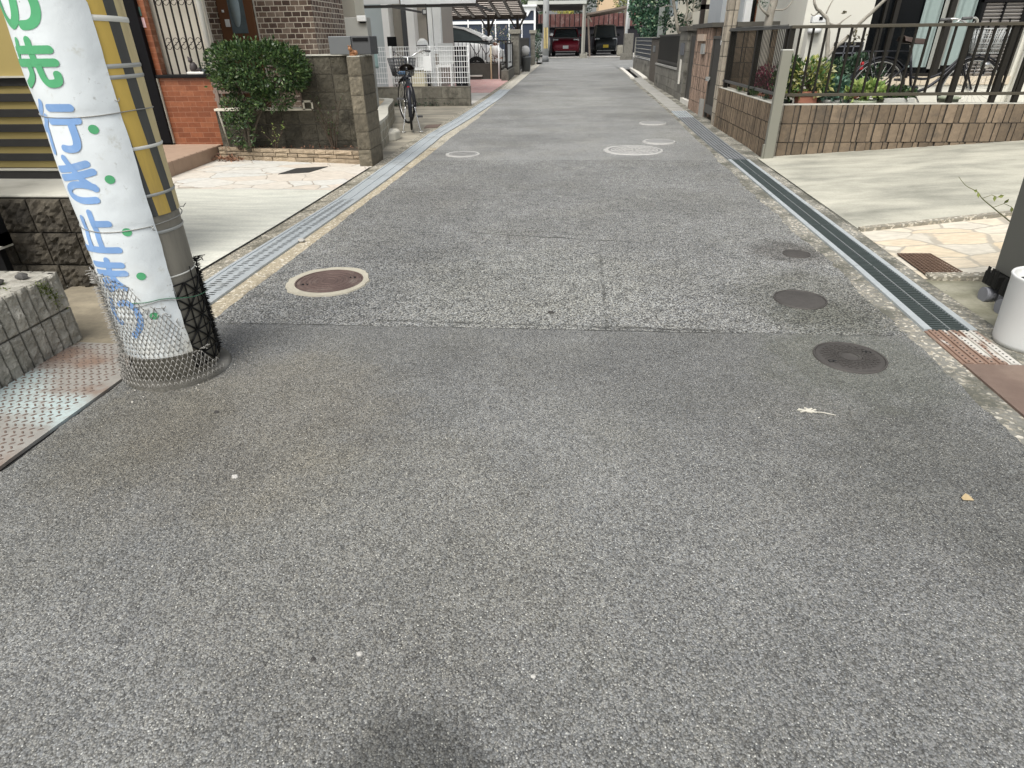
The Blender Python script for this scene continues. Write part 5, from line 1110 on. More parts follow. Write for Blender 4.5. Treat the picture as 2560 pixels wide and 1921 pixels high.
t = thing('garden_chair', 'white plastic chair behind the white mesh fence', 'chair', (-2.5, 14.5, .05)); b = MB(); b.box(-2.66,-2.34,14.3,14.62,.72,.755); b.build('seat', MATS['white_plastic'], t); b = MB(); b.box(-2.66,-2.34,14.63,14.66,.76,1.15); b.build('backrest', MATS['white_plastic'], t)
for x in (-2.645, -2.355):
    for yv in (14.32, 14.6): b = MB(); b.bar((x,yv,.05),(x,yv,.72),.03,.03); b.build('leg', MATS['white_plastic'], t)
t = thing('cabinet', 'tall black cabinet behind the right end of the mesh fence', 'cabinet', (-2.1, 14.5, .05)); b = MB(); b.box(-2.26, -2.02, 14.3, 14.6, .06, 1.09); b.build('body', MATS['alu_black'], t, bevel=.01); b = MB(); b.box(-2.15,-2.13,14.285,14.299,.1,1.05); b.build('door_gap', MATS['dark_grey'], t)
# ------------------------------------------------------------------ right: tiled garden wall and fence
M_TILE = split_mat('ribbed_tile', (.200, .153, .104), (.138, .107, .077), (.080, .068, .054), .30, .5, 50, .27)
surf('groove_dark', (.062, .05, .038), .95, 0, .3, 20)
M_TILEP = split_mat('ribbed_tile_pink', (.33, .235, .18), (.25, .18, .135), (.13, .105, .085), .2, .5, 50)
surf('rail_brown', (.060, .053, .038), .5, .0, .15, 8, bump=0); surf('rail_dark', (.017, .0155, .0125), .5, .0, .15, 8, bump=0, spec=.15); surf('beige_alu', (.235, .232, .19), .4, .25, .06, 3, .03, 40)
tr = random.Random(41)
def ribs(b, o, u, n, L, z0, z1, widths, ch=.19, gap=.010, dj=.008, depth=.03, topj=.008):
    o, u, n = V(o[0], o[1], 0), V(*u).normalized(), V(*n).normalized(); z = z0
    while z < z1 - .02:
        h = min(ch, z1 - z); x = 0; k = 0
        while x < L - .01:
            w = min(widths[k % len(widths)] * tr.uniform(.92, 1.08), L - x); d = tr.uniform(-dj, dj) - (.006 if widths[k % len(widths)] < .07 and len(widths) > 1 else 0); sd = tr.random()*40
            a, c, e, f_ = x + gap/2, x + w - gap/2, z + topj/2, z + h - topj/2
            fr_ = lambda s, t: o + u*(a + (c-a)*s) + V(0,0,e + (f_-e)*t) + n * (d - .006 * (abs(s-.5)*2)**4 + .003 * mnoise.noise((s*2+sd, t*6, sd)))
            st0 = len(b.v); b.grid(fr_, 4, 5); w_ = 5
            bi = [st0+i for i in range(5)] + [st0+j*w_+4 for j in range(1,6)] + [st0+5*w_+i for i in reversed(range(4))] + [st0+j*w_ for j in reversed(range(1,5))]
            o2 = len(b.v); b.v += [tuple(Vector(b.v[i]) - n*(depth + (Vector(b.v[i])-o).dot(n))) for i in bi]; m_ = len(bi)
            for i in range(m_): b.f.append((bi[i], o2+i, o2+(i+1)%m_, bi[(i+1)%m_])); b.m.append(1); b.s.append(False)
            x += w; k += 1
        z += ch
w = thing('garden_wall', 'brown ribbed tile garden wall turning the corner behind the grey post', 'wall', (2.6, 7.5, 0))
b = MB(); ribs(b, (2.40, 7.40, -.02), (1,0,0), (0,-1,0), 3.3, -.02, .55, [.112, .055, .106, .058], .19, .011, .006)
ribs(b, (2.30, 7.50, -.02), (0,1,0), (-1,0,0), 2.68, -.02, .55, [.056], .19, .022, .004)
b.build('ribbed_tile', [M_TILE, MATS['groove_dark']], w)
b = MB(); blocks(b, (2.30, 7.40, -.02), (1,0,0), (0,-1,0), .10, -.02, .55, .10, .19, .008, .003, 0, .04, 5, .01); blocks(b, (2.30, 7.40, -.02), (0,1,0), (-1,0,0), .10, -.02, .55, .10, .19, .008, .003, 0, .04, 5, .01); b.build('corner_block', split_mat('corner_grey', (.20,.185,.15), (.13,.12,.10), (.06,.055,.045), .3, .4, 60), w)
b = MB(); b.box(2.32, 5.7, 7.42, 7.53, -.1, .545); b.box(2.32, 2.43, 7.42, 10.18, -.1, .545); b.build('core', MATS['mortar_dark'], w)
b = MB(); b.box(2.305, 5.7, 7.405, 7.54, .5455, .553); b.box(2.305, 2.44, 7.5405, 10.18, .5455, .553); b.build('top', MATS['coping_grey'], w)
f = thing('garden_fence', 'brown metal bar fence standing on the ribbed tile wall', 'fence', (2.6, 7.5, .55))
b = MB(); b.box(2.34, 5.8, 7.44, 7.50, 1.262, 1.292); b.box(2.34, 5.8, 7.45, 7.49, .627, .657); b.build('rail', MATS['rail_brown'], f, bevel=.004)
b = MB(); b.box(2.33, 2.385, 7.52, 10.15, 1.262, 1.290); b.box(2.335, 2.375, 7.52, 10.15, .625, .655); b.build('rail', surf('rail_grey', (.085,.085,.08), .4, .3, .1, 8, bump=0), f, bevel=.003)
b = MB()
for k in range(26): x = 2.44 + k * .1275; b.box(x - .009, x + .009, 7.458, 7.482, .657, 1.262)
k = 0; yv = 7.62
while yv < 10.12: b.box(2.353, 2.360, yv - .004, yv + .004, .655, 1.262); yv += .058
b.build('bars', MATS['rail_dark'], f)
for x in (2.36, 4.12, 4.55, 4.78): b = MB(); b.box(x - .024, x + .024, 7.455, 7.503, .553, 1.262); b.build('post', MATS['rail_dark'], f)
for yv in (7.60, 8.70, 10.05): b = MB(); b.box(2.335, 2.385, yv - .03, yv + .03, .553, 1.262); b.build('post', MATS['rail_dark'], f); b = MB(); b.tube([(2.33, 7.55, 1.297), (2.33, 10.1, 1.297)], .006, 6); b.build('cable', MATS['wire_grey'], f)
t = thing('corner_post', 'plain grey beige metal post standing at the tiled wall corner', 'post', (2.30, 7.35, 0)); b = MB(); b.box(2.245, 2.348, 7.30, 7.365, 0, 1.068); b.build('shaft', MATS['beige_alu'], t, bevel=.004); b = MB(); b.box(2.243, 2.350, 7.298, 7.367, 1.069, 1.078); b.build('cap', surf('cap_pale', (.55,.55,.50), .5), t); b = MB(); b.box(2.225, 2.245, 7.31, 7.35, .0, .16); b.build('bracket', MATS['beige_alu'], t, bevel=.003)
# garden behind the wall
b = MB(); b.box(2.44, 8, 7.55, 10.1, .0, .30); struct(b, 'garden_bed', surf('garden_soil', (.13,.11,.085), .95, 0, .4, 7, .6, 40))
b = MB(); b.box(3.9, 7, 7.9, 9.15, .30, .335); struct(b, 'paving', surf('pale_paving', (.55,.53,.47), .85, 0, .15, 5, .2, 60))
rr = random.Random(14)
surf('terracotta', (.46, .20, .13), .75, 0, .18, 9, .2, 60); surf('green_pot', (.36, .40, .29), .6, 0, .15, 8); surf('pot_white', (.62,.62,.56), .6, 0, .12, 8); surf('soil_pot', (.06,.045,.035), .95, 0, .4, 40)
def potted(lbl, c, r, hgt, pm, lm, rad, n, ll, lw, square=False, lift=.0, up=.4):
    t = thing('potted_plant', lbl, 'potted plant', c); b = MB()
    if square: b.box(c[0]-r, c[0]+r, c[1]-r*.7, c[1]+r*.7, c[2], c[2]+hgt); b.box(c[0]-r*1.1, c[0]+r*1.1, c[1]-r*.8, c[1]+r*.8, c[2]+hgt-.05, c[2]+hgt)
    else: b.lathe([(r*.75,0),(r*.95,hgt*.85),(r*1.06,hgt*.86),(r*1.06,hgt),(r*.93,hgt),(r*.9,hgt*.9),(0,hgt*.9)], c, 24)
    b.build('pot', pm, t, bevel=.004 if square else 0); b = MB()
    for k in range(7): a = rr.uniform(0,6.28); limb(b, [(c[0],c[1],c[2]+hgt*.9),(c[0]+.4*rad[0]*math.cos(a),c[1]+.4*rad[1]*math.sin(a),c[2]+hgt+rad[2]*.7),(c[0]+.8*rad[0]*math.cos(a),c[1]+.8*rad[1]*math.sin(a),c[2]+hgt+rad[2]*1.3)], .006, .003, 5)
    b.build('stems', MATS['twig_brown'], t); b = MB(); foliage(b, (c[0],c[1],c[2]+hgt+rad[2]*.9+lift), rad, int(n*1.7), ll*.92, lw, rr, False, up, .1, gap=-.28); b.build('leaves', lm, t); return t
potted('variegated yellow plant in a square terracotta pot behind the bar fence', (2.745, 7.80, .30), .10, .355, MATS['terracotta'], M_LEAFY, (.24,.16,.20), 420, .075, .030, True, -.06)
potted('lime leaved plant in a low green rimmed pot below the parked bicycle wheel', (3.36, 7.76, .30), .13, .265, MATS['green_pot'], M_LEAFL, (.20,.12,.09), 230, .075, .045, False, .0)
potted('bluish leafy plant in a white pot between the lime plant and the terracotta pot', (3.08, 7.95, .30), .12, .26, MATS['pot_white'], M_LEAFB, (.24,.15,.10), 260, .085, .05)
potted('low trailing green plant in a long white trough under the bicycle', (3.72, 7.82, .30), .15, .285, MATS['pot_white'], M_LEAF, (.22,.10,.06), 200, .06, .03, True, -.03)
potted('magenta flowering plant seen through the street side fence bars', (2.60, 8.9, .30), .11, .25, MATS['terracotta'], M_LEAFP, (.16,.32,.17), 420, .05, .03)
potted('glossy green plant behind the fence near the wall corner', (2.56, 8.0, .30), .10, .25, MATS['pot_dark'] if 'pot_dark' in MATS else MATS['pot_white'], M_LEAF, (.12,.26,.24), 340, .075, .03)
potted('tall dark leafy shrub behind the bicycle rear wheel', (3.72, 8.85, .30), .13, .24, MATS['terracotta'], M_LEAFD, (.26,.18,.24), 700, .06, .03)
potted('broad dark shrub under the vent window behind the pots', (3.22, 8.55, .30), .13, .22, MATS['terracotta'], M_LEAFD, (.26,.2,.22), 700, .06, .03)
potted('dark shrub in a small pot in front of the louvred window', (3.50, 8.75, .30), .12, .24, MATS['pot_white'], M_LEAFD, (.24,.16,.20), 420, .06, .028)
t = thing('plant_saucer', 'green round pot lid standing by the bicycle pedals', 'pot', (4.25, 7.80, .30)); b = MB(); b.lathe([(.08,0),(.095,.27),(.11,.275),(.11,.295),(.09,.295),(0,.28)], (4.25,7.72,.30), 24); b.build('pot', MATS['green_pot'], t)
def tuft(lbl, c, n, L, m, seed):
    r_ = random.Random(seed); b = MB()
    for k in range(n): a = r_.uniform(0,6.28); p = V(*c) + V(r_.uniform(-.04,.04), r_.uniform(-.09,.09), 0); leaf(b, p, V(math.cos(a)*.7, math.sin(a)*.7, r_.uniform(.3,1)), V(0,0,1), L*r_.uniform(.6,1.2), .014, .25)
    return tag(b.build('grass_tuft', m, None, c), lbl, 'grass tuft')
tuft('narrow leaved grass tuft spilling over the tiled street wall', (2.375, 8.55, .553), 60, .14, M_LEAF, 3); tuft('dark small tuft on the tiled street wall nearer the corner', (2.375, 8.05, .553), 30, .09, M_LEAFD, 4); tuft('grass tuft on the tiled street wall nearest the side gate', (2.37, 9.2, .553), 40, .10, M_LEAF, 8)
bicycle('black shopping bicycle with pale basket parked in the garden behind the bar fence', (3.70, 8.30, .30), R(2), steer=R(-8), basket='basket_white' if 'basket_white' in MATS else (surf('basket_white', (.45,.47,.46), .5, .2, .15, 20) and 'basket_white'))
# pale house with big dark window and louvre shutter
surf('white_stucco', (.60, .59, .52), .9, 0, .07, 3, .35, 140, dirt=(.36,.35,.30), dirtk=.1, streak=True); surf('window_dark', (.004, .005, .006), .10, 0, .2, 3, bump=0, spec=.25); surf('curtain', (.25, .31, .295), .8, 0, .12, 9, .1); surf('louvre', (.30, .285, .27), .4, .3, .1, 9, bump=0); surf('cream_tile', (.55,.48,.37), .7, 0, .15, 8)
h = thing('house', 'pale stucco house with dark window, blue curtain and louvre shutter behind the garden', 'house', (4.2, 9.7, .3))
b = MB(); b.box(3.02, 3.84, 9.2, 11.5, 0, 4.5); b.box(3.84, 9, 9.42, 11.5, 0, 4.5); b.box(3.84, 9, 9.2, 9.42, 2.2, 4.5); b.box(5.72, 9, 9.2, 9.42, .0, 2.2); b.build('wall', MATS['white_stucco'], h)
b = MB()
x = 3.84
while x < 5.7: b.box(x + .004, x + .096, 9.19, 9.42, .62, .715); x += .1
b.build('tile_sill', MATS['cream_tile'], h); b = MB(); b.box(3.84, 5.72, 9.21, 9.42, 0, .615); b.build('base', MATS['white_stucco'], h)
wn = MB(); wn.box(3.845, 5.16, 9.36, 9.418, .75, 2.2); wn = wn.build('window', MATS['window_dark'], h)
b = MB(); b.box(3.845, 3.885, 9.30, 9.358, .72, 2.2); b.box(4.02, 4.05, 9.30, 9.358, .75, 2.2); b.box(4.14, 4.19, 9.29, 9.358, .75, 2.2); b.box(4.80, 4.86, 9.28, 9.358, .75, 2.2); b.box(3.845, 5.16, 9.27, 9.358, .716, .752); b.build('frame', surf('frame_dark', (.024,.022,.019), .4, .3, .1, 6, bump=0), wn)
def curtain(b, x0, x1, y, z0, z1): b.grid(lambda u, v: V(x0 + (x1-x0)*u, y - .018*math.sin(u*9.5*(x1-x0)/.2) - .006*mnoise.noise((u*5, v*3, 0)), z0 + (z1-z0)*v), 40, 8, 0, True)
b = MB(); curtain(b, 4.50, 4.73, 9.335, .82, 2.2); curtain(b, 4.90, 5.14, 9.335, .84, 2.2); b.build('curtain', MATS['curtain'], wn)
b = MB(); curtain(b, 4.74, 4.79, 9.34, .8, 2.2); curtain(b, 4.865, 4.895, 9.34, .8, 2.2); b.build('curtain', surf('curtain_grey', (.27,.275,.25), .8, 0, .1, 9), wn)
b = MB(); b.box(5.16, 5.70, 9.32, 9.418, .66, 2.2); sh = b.build('shutter', MATS['alu_black'], h); b = MB(); z = .70
while z < 1.52: b.bar((5.20, 9.29, z), (5.66, 9.29, z), .035, .012, up=(0, .75, .66)); z += .0385
b.build('louvre_slats', MATS['louvre'], sh); b = MB(); b.box(5.16, 5.20, 9.26, 9.318, .64, 2.2); b.box(5.66, 5.71, 9.26, 9.318, .64, 2.2); b.box(5.42, 5.435, 9.255, 9.318, .66, 2.2); b.box(5.31, 5.318, 9.26, 9.318, .66, 1.35); b.box(5.54, 5.548, 9.26, 9.318, .66, 1.35); b.box(5.16, 5.71, 9.25, 9.318, .61, .66); b.box(5.16, 5.71, 9.25, 9.318, 1.53, 1.62); b.build('shutter_frame', MATS['alu_black'], sh)
b = MB(); b.tube([(5.78, 9.15, .3), (5.78, 9.15, 4)], .03, 10); b.build('downpipe', MATS['downpipe_white'], h)
b = MB(); b.box(3.45, 3.80, 9.17, 9.199, .66, 1.12); fv = b.build('vent_window', MATS['alu_black'], h); b = MB()
for k in range(6): b.box(3.45, 3.80, 9.155, 9.169, .69 + k*.075, .705 + k*.075)
for k in range(4): b.box(3.46 + k*.11, 3.472 + k*.11, 9.155, 9.1705, .66, 1.12)
b.build('vent_bars', MATS['dark_grey'], fv); b = MB(); b.box(2.6, 9.4, 8.8, 11.8, 4.5, 4.62); b.build('roof', MATS['roof_dark'], h)
# entrance bay left of it
h2 = thing('house_bay', 'dark entrance bay with white mullions left of the pale stucco house', 'house', (2.9, 11.0, 0)); b = MB(); b.box(2.5, 9, 11.6, 12.6, 0, 4.3); b.build('wall', surf('bay_grey', (.34,.36,.37), .8, 0, .1, 4, .1), h2)
b = MB(); b.box(2.62, 2.70, 11.50, 11.599, 0, 3); b.box(2.84, 2.94, 11.50, 11.599, 0, 3); b.box(3.40, 3.50, 11.50, 11.599, 0, 3); b.build('mullion', MATS['white_paint'], h2); b = MB(); b.box(3.14, 3.39, 11.56, 11.599, 0, 3); b.box(2.95, 3.01, 11.56, 11.599, 0, 3); b.build('glass', MATS['window_dark'], h2); b = MB(); b.box(3.02, 3.13, 11.55, 11.599, 0, 3); b.build('brick_strip', M_ORANGE, h2); b = MB(); b.box(3.51, 3.58, 11.5, 11.599, 0, 3); b.build('black_post', MATS['alu_black'], h2)
# side wall between the gardens with dark coping, tall gate post, side gate
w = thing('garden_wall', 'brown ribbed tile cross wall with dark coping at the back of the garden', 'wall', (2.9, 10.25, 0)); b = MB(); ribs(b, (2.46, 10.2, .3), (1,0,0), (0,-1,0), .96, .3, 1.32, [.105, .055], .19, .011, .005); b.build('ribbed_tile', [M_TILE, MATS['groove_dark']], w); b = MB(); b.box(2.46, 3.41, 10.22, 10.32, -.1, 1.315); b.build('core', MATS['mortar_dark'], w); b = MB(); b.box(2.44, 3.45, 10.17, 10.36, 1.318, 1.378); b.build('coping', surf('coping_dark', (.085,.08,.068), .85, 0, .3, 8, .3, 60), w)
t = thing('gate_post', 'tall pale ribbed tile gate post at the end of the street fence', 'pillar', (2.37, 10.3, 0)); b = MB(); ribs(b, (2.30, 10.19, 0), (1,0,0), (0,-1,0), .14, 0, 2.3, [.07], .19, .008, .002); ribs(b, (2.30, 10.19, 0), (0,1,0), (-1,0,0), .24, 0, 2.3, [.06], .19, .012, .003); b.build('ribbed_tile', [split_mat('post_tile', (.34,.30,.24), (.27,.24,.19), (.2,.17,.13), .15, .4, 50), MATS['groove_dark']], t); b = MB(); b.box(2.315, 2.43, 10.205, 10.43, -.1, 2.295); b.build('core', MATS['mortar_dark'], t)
surf('gate_brown', (.042, .039, .033), .55, .0, .12, 6, bump=.03); surf('gate_frame', (.085,.08,.07), .45, .3, .1, 6, bump=0)
g = thing('side_gate', 'brown metal side gate with a pale notice beside the pink tiled pillar', 'gate', (2.38, 10.85, .05)); b = MB(); b.box(2.37, 2.385, 10.50, 11.20, .24, 1.19); b.build('panel', MATS['gate_brown'], g); b = MB(); b.box(2.355, 2.40, 10.45, 10.50, .12, 1.21); b.box(2.355, 2.40, 11.20, 11.25, .04, 1.21); b.box(2.355, 2.40, 10.5, 11.2, 1.17, 1.21); b.box(2.35, 2.40, 10.5, 11.2, .12, .24); b.build('frame', MATS['gate_frame'], g); b = MB(); b.box(2.362, 2.369, 10.62, 10.74, 1.09, 1.16); b.build('notice', MATS['white_plastic'], g); b = MB(); b.box(2.30, 2.36, 11.12, 11.19, .60, .64); b.box(2.30, 2.315, 10.98, 11.19, .585, .605); b.build('lever', MATS['strap_steel'], g)
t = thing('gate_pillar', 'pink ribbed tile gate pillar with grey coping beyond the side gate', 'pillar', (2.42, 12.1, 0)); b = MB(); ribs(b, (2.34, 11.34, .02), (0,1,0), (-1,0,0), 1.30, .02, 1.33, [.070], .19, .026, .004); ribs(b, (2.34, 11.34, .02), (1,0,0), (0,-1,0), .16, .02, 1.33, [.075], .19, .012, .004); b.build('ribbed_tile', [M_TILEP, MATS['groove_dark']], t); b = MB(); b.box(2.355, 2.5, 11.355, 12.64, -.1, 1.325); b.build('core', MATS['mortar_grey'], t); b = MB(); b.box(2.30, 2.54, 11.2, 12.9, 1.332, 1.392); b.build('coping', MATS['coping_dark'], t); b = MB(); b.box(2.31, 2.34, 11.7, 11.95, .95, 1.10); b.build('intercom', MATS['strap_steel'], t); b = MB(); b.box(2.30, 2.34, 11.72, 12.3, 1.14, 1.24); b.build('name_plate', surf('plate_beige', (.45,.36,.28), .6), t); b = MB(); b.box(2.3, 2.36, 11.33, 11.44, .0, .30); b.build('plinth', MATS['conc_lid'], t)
g = thing('side_gate', 'narrow grey metal gate between the pink pillar and the grey block pier', 'gate', (2.5, 13.3, .04)); b = MB(); b.box(2.47, 2.50, 12.72, 13.72, .13, 1.22); b.build('panel', MATS['gate_brown'], g); b = MB(); b.box(2.455, 2.51, 12.66, 12.72, .05, 1.26); b.box(2.455, 2.51, 13.72, 13.78, .05, 1.26); b.build('frame', MATS['gate_frame'], g); b = MB(); b.box(2.40, 2.62, 12.75, 13.9, .04, .13); b.build('threshold', MATS['white_kerb'], g)
M_PIER = split_mat('grey_pier', (.20,.19,.165), (.13,.125,.105), (.06,.057,.048), .35, .4, 50)
t = thing('gate_pier', 'grey concrete block pier with flat cap beyond the narrow grey gate', 'pillar', (2.5, 14.4, 0)); b = MB(); blocks(b, (2.43, 14.0, 0), (0,1,0), (-1,0,0), .9, 0, 1.30, .4, .19, .006, .003, .5, .03, 5, .006); blocks(b, (2.43, 14.0, 0), (1,0,0), (0,-1,0), .2, 0, 1.30, .2, .19, .006, .003, 0, .03, 4, .006); b.build('block_face', M_PIER, t); b = MB(); b.box(2.445, 2.62, 14.015, 14.88, -.1, 1.295); b.build('core', MATS['mortar_dark'], t); b = MB(); b.box(2.39, 2.66, 13.93, 14.95, 1.302, 1.39); b.build('cap', MATS['coping_dark'], t, bevel=.01); b = MB(); b.box(2.40, 2.428, 14.2, 14.55, .88, 1.10); b.build('name_plate', MATS['dark_grey'], t); b = MB(); b.box(2.405, 2.428, 14.35, 14.45, .35, .8); b.build('pale_strip', MATS['white_kerb'], t)
w = thing('garden_wall', 'low grey block wall under the dark slat fence', 'wall', (2.5, 16.5, 0)); b = MB(); blocks(b, (2.45, 14.95, 0), (0,1,0), (-1,0,0), 3.5, 0, .58, .4, .19, .006, .003, .5, .03, 5, .006); b.build('block_face', M_PIER, w); b = MB(); b.box(2.465, 2.6, 14.95, 18.45, -.1, .578); b.build('core', MATS['mortar_dark'], w); b = MB(); b.box(2.43, 2.62, 14.95, 18.45, .582, .62); b.build('coping', MATS['conc_lid'], w)
f = thing('slat_fence', 'dark brown vertical slat fence on the low grey block wall', 'fence', (2.5, 16.5, .62)); b = MB(); yv = 15.0
while yv < 18.4: b.box(2.48, 2.50, yv, yv + .075, .66, 1.22); yv += .1
b.build('slats', MATS['rail_dark'], f); b = MB(); b.box(2.47, 2.52, 14.97, 18.42, .66, .71); b.box(2.47, 2.52, 14.97, 18.42, 1.22, 1.26); b.box(2.505,2.53,14.97,18.42,.62,1.22); b.build('rail', MATS['gate_brown'], f)
t = thing('gate_pillar', 'dark brown square gate pillar at the end of the slat fence', 'pillar', (2.6, 20, .1)); b = MB(); b.box(2.56, 2.85, 19.0, 20.6, .0, 1.16); b.build('shaft', surf('pillar_brown', (.088,.075,.06), .8, 0, .2, 6, .2), t, bevel=.01); b = MB(); b.box(2.53, 2.88, 18.96, 20.64, 1.162, 1.20); b.build('cap', MATS['rail_dark'], t); b = MB(); b.box(2.54, 2.559, 19.6, 20.0, .85, 1.0); b.build('name_plate', MATS['mailbox_grey'], t)
w = thing('garden_wall', 'low dark block wall under the navy panelled fence at the corner', 'wall', (2.7, 24, .1)); b = MB(); blocks(b, (2.66, 20.7, .05), (0,1,0), (-1,0,0), 5.8, .05, .55, .4, .19, .006, .003, .5, .03, 4, .006); b.build('block_face', M_PIER, w); b = MB(); b.box(2.675, 2.82, 20.7, 26.5, -.1, .548); b.build('core', MATS['mortar_dark'], w)
surf('navy_panel', (.028, .036, .050), .5, .1, .1, 6, bump=0)
f = thing('panel_fence', 'navy panelled fence with dark frame on the low dark block wall', 'fence', (2.7, 24, .55)); b = MB(); b.box(2.71, 2.725, 20.75, 26.45, .6, 1.19); b.build('panel', MATS['navy_panel'], f); b = MB()
for z in (.62, .74, .86, .98, 1.10, 1.2): b.box(2.69, 2.709, 20.75, 26.45, z, z + .012)
b.box(2.68, 2.73, 26.45, 26.5, .55, 1.22); b.build('rails', MATS['coping_grey'], f)
# wall-mounted meter on a pale post, tree trunks
t = thing('meter_post', 'pale square post carrying a white electric meter behind the bar fence', 'post', (3.1, 8.9, .3)); b = MB(); b.box(3.02, 3.18, 8.95, 9.1, .30, 1.30); b.build('shaft', MATS['white_stucco'], t); b = MB(); b.box(3.01, 3.17, 8.86, 8.95, 1.33, 1.41); mt = b.build('meter', MATS['white_plastic'], t, bevel=.01); b = MB(); b.box(3.085, 3.125, 8.853, 8.8595, 1.362, 1.395); b.build('window', MATS['alu_black'], mt); b = MB(); b.lathe([(.075,0),(.08,.04),(.06,.075),(0,.08)], (3.08,8.93,1.22), 16); b.build('collar', MATS['white_plastic'], t)
t = thing('pine_tree', 'thick rough-barked tree trunk rising behind the street fence', 'tree', (2.72, 9.6, .3)); b = MB(); limb(b, [(2.72,9.6,.25),(2.71,9.6,.9),(2.70,9.6,1.35),(2.73,9.62,1.8),(2.70,9.7,2.6),(2.8,9.8,3.6)], .065, .04, 12, 6, .006); limb(b, [(2.71,9.6,1.42),(2.60,9.5,1.47),(2.52,9.5,1.55),(2.50,9.5,1.7)], .018, .006, 7); limb(b, [(2.72,9.6,1.5),(2.85,9.5,1.5),(2.95,9.5,1.62)], .012, .005, 6); b.build('trunk', MATS['bark_grey'], t); b = MB(); foliage(b, (2.6,9.55,1.62), (.12,.12,.07), 90, .05, .012, rr); foliage(b, (2.8,9.8,3.3), (.9,.9,.6), 2200, .09, .022, rr, False, .4, .3); b.build('crown', M_LEAFD, t)
t = thing('bare_tree', 'leafless pruned tree with pale knobbly branches in front of the stucco wall', 'tree', (3.2, 8.6, .3)); b = MB()
limb(b, [(3.20,8.6,.28),(3.19,8.6,.75),(3.16,8.6,1.05),(3.13,8.6,1.22),(3.09,8.6,1.36),(3.0,8.6,1.43),(2.9,8.55,1.50),(2.86,8.55,1.62)], .030, .012, 9, 5, .005); limb(b, [(3.17,8.6,.98),(3.26,8.6,1.08),(3.36,8.58,1.18),(3.44,8.56,1.30),(3.55,8.5,1.44),(3.68,8.45,1.60),(3.8,8.4,1.75)], .024, .015, 9, 5, .004)
limb(b, [(3.10,8.6,1.33),(3.20,8.6,1.30),(3.28,8.58,1.36),(3.34,8.58,1.40)], .013, .005, 7, 4, .003); limb(b, [(3.24,8.59,1.31),(3.30,8.6,1.28),(3.38,8.6,1.31)], .009, .004, 6); limb(b, [(3.06,8.6,1.42),(3.09,8.6,1.52),(3.14,8.62,1.62),(3.12,8.62,1.8)], .009, .004, 6); limb(b, [(2.98,8.6,1.44),(2.92,8.58,1.40),(2.88,8.58,1.42)], .010, .004, 6); limb(b, [(3.4,8.57,1.25),(3.42,8.55,1.18),(3.46,8.53,1.16)], .008, .004, 6)
b.build('trunk', MATS['bark_pale'], t); b = MB(); foliage(b, (3.45,8.55,1.18), (.10,.08,.07), 70, .05, .025, rr); foliage(b, (3.30,8.58,1.42), (.03,.03,.04), 16, .05, .03, rr); b.build('leaves', leaf_mat('olive_leaf', [(0, (.05,.05,.03)), (1, (.17,.15,.09))]), t)
# wheeled planter box and white pot at the right edge
surf('planter_grey', (.115, .115, .10), .7, .05, .08, 2, .12, 200); surf('caster_grey', (.17, .175, .19), .5, 0, .15, 20)
t = thing('wheeled_planter', 'tall grey planter box on black casters at the right edge', 'planter', (2.5, 2.85, .0)); b = MB()
b.add([(2.215,2.55,.15),(2.75,2.55,.15),(2.75,3.155,.15),(2.215,3.155,.15),(2.185,2.52,.80),(2.78,2.52,.80),(2.78,3.18,.80),(2.185,3.18,.80)], [(3,2,1,0),(4,5,6,7),(0,1,5,4),(1,2,6,5),(2,3,7,6),(3,0,4,7)]); b.build('box', MATS['planter_grey'], t, bevel=.006)
for x, yv in ((2.225, 3.10), (2.205, 2.93), (2.66, 3.08), (2.66, 2.62)):
    b = MB(); b.box(x-.05, x+.05, yv-.055, yv+.055, .085, .149); 
    for k in range(3): b.box(x-.052, x-.047, yv-.05+k*.036, yv-.028+k*.036, .09, .175)
    bk = b.build('bracket', MATS['black_plastic'], t, bevel=.004); b = MB(); b.tube([(x-.058,yv-.0,.038),(x-.014,yv+.0,.038)], .038, 16); b.tube([(x+.0,yv,.033),(x+.04,yv,.033)], .033, 16); b.build('wheel', MATS['caster_grey'], bk); b = MB(); b.tube([(x-.01,yv,.06),(x-.01,yv,.088)], .012, 8); b.build('stem', MATS['strap_steel'], bk)
t = thing('white_pot', 'round white plastic plant pot beside the wheeled planter at the right edge', 'pot', (2.075, 2.565, 0)); b = MB(); b.lathe([(.128,.0),(.134,.02),(.150,.29),(.154,.300),(.152,.306),(.145,.306),(.141,.300),(.138,.262)], (2.075,2.585,.004), 48); b.build('pot', surf('pot_plastic', (.62,.63,.61), .5, 0, .05, 4, .03, 40, dirt=(.40,.36,.30), dirtk=.12), t); b = MB(); b.lathe([(0,.262),(.139,.262)], (2.075,2.585,.004), 30, close=False); b.build('soil', MATS['soil_pot'], t)
b = MB(); 
for k in range(26): a = rr.uniform(0,6.28); d_ = rr.uniform(0,.11); leaf(b, V(2.075+d_*math.cos(a), 2.585+d_*math.sin(a), .27+rr.uniform(0,.015)), rdir(rr)+V(0,0,.3), V(0,0,1), .03, .018)
b.build('dry_leaves', M_LEAFR, t)
t = thing('twig', 'thin thorny green shoot leaning out from behind the wheeled planter', 'plant', (2.40, 3.35, .1)); b = MB(); pts = smooth_path([(2.55,3.28,.20),(2.377,3.39,.328),(2.26,3.40,.405),(2.19,3.40,.452),(2.155,3.40,.485),(2.09,3.40,.515),(2.038,3.40,.560)], 5); b.tube(pts, [.0040 - .0028*i/(len(pts)-1) for i in range(len(pts))], 6); b.tube([(2.19,3.40,.452),(2.225,3.39,.472),(2.25,3.38,.462)], .0015, 5); b.tube([(2.26,3.40,.405),(2.30,3.39,.428),(2.335,3.38,.415)], .0015, 5); b.build('stem', surf('shoot_green', (.20,.20,.11), .7), t); b = MB()
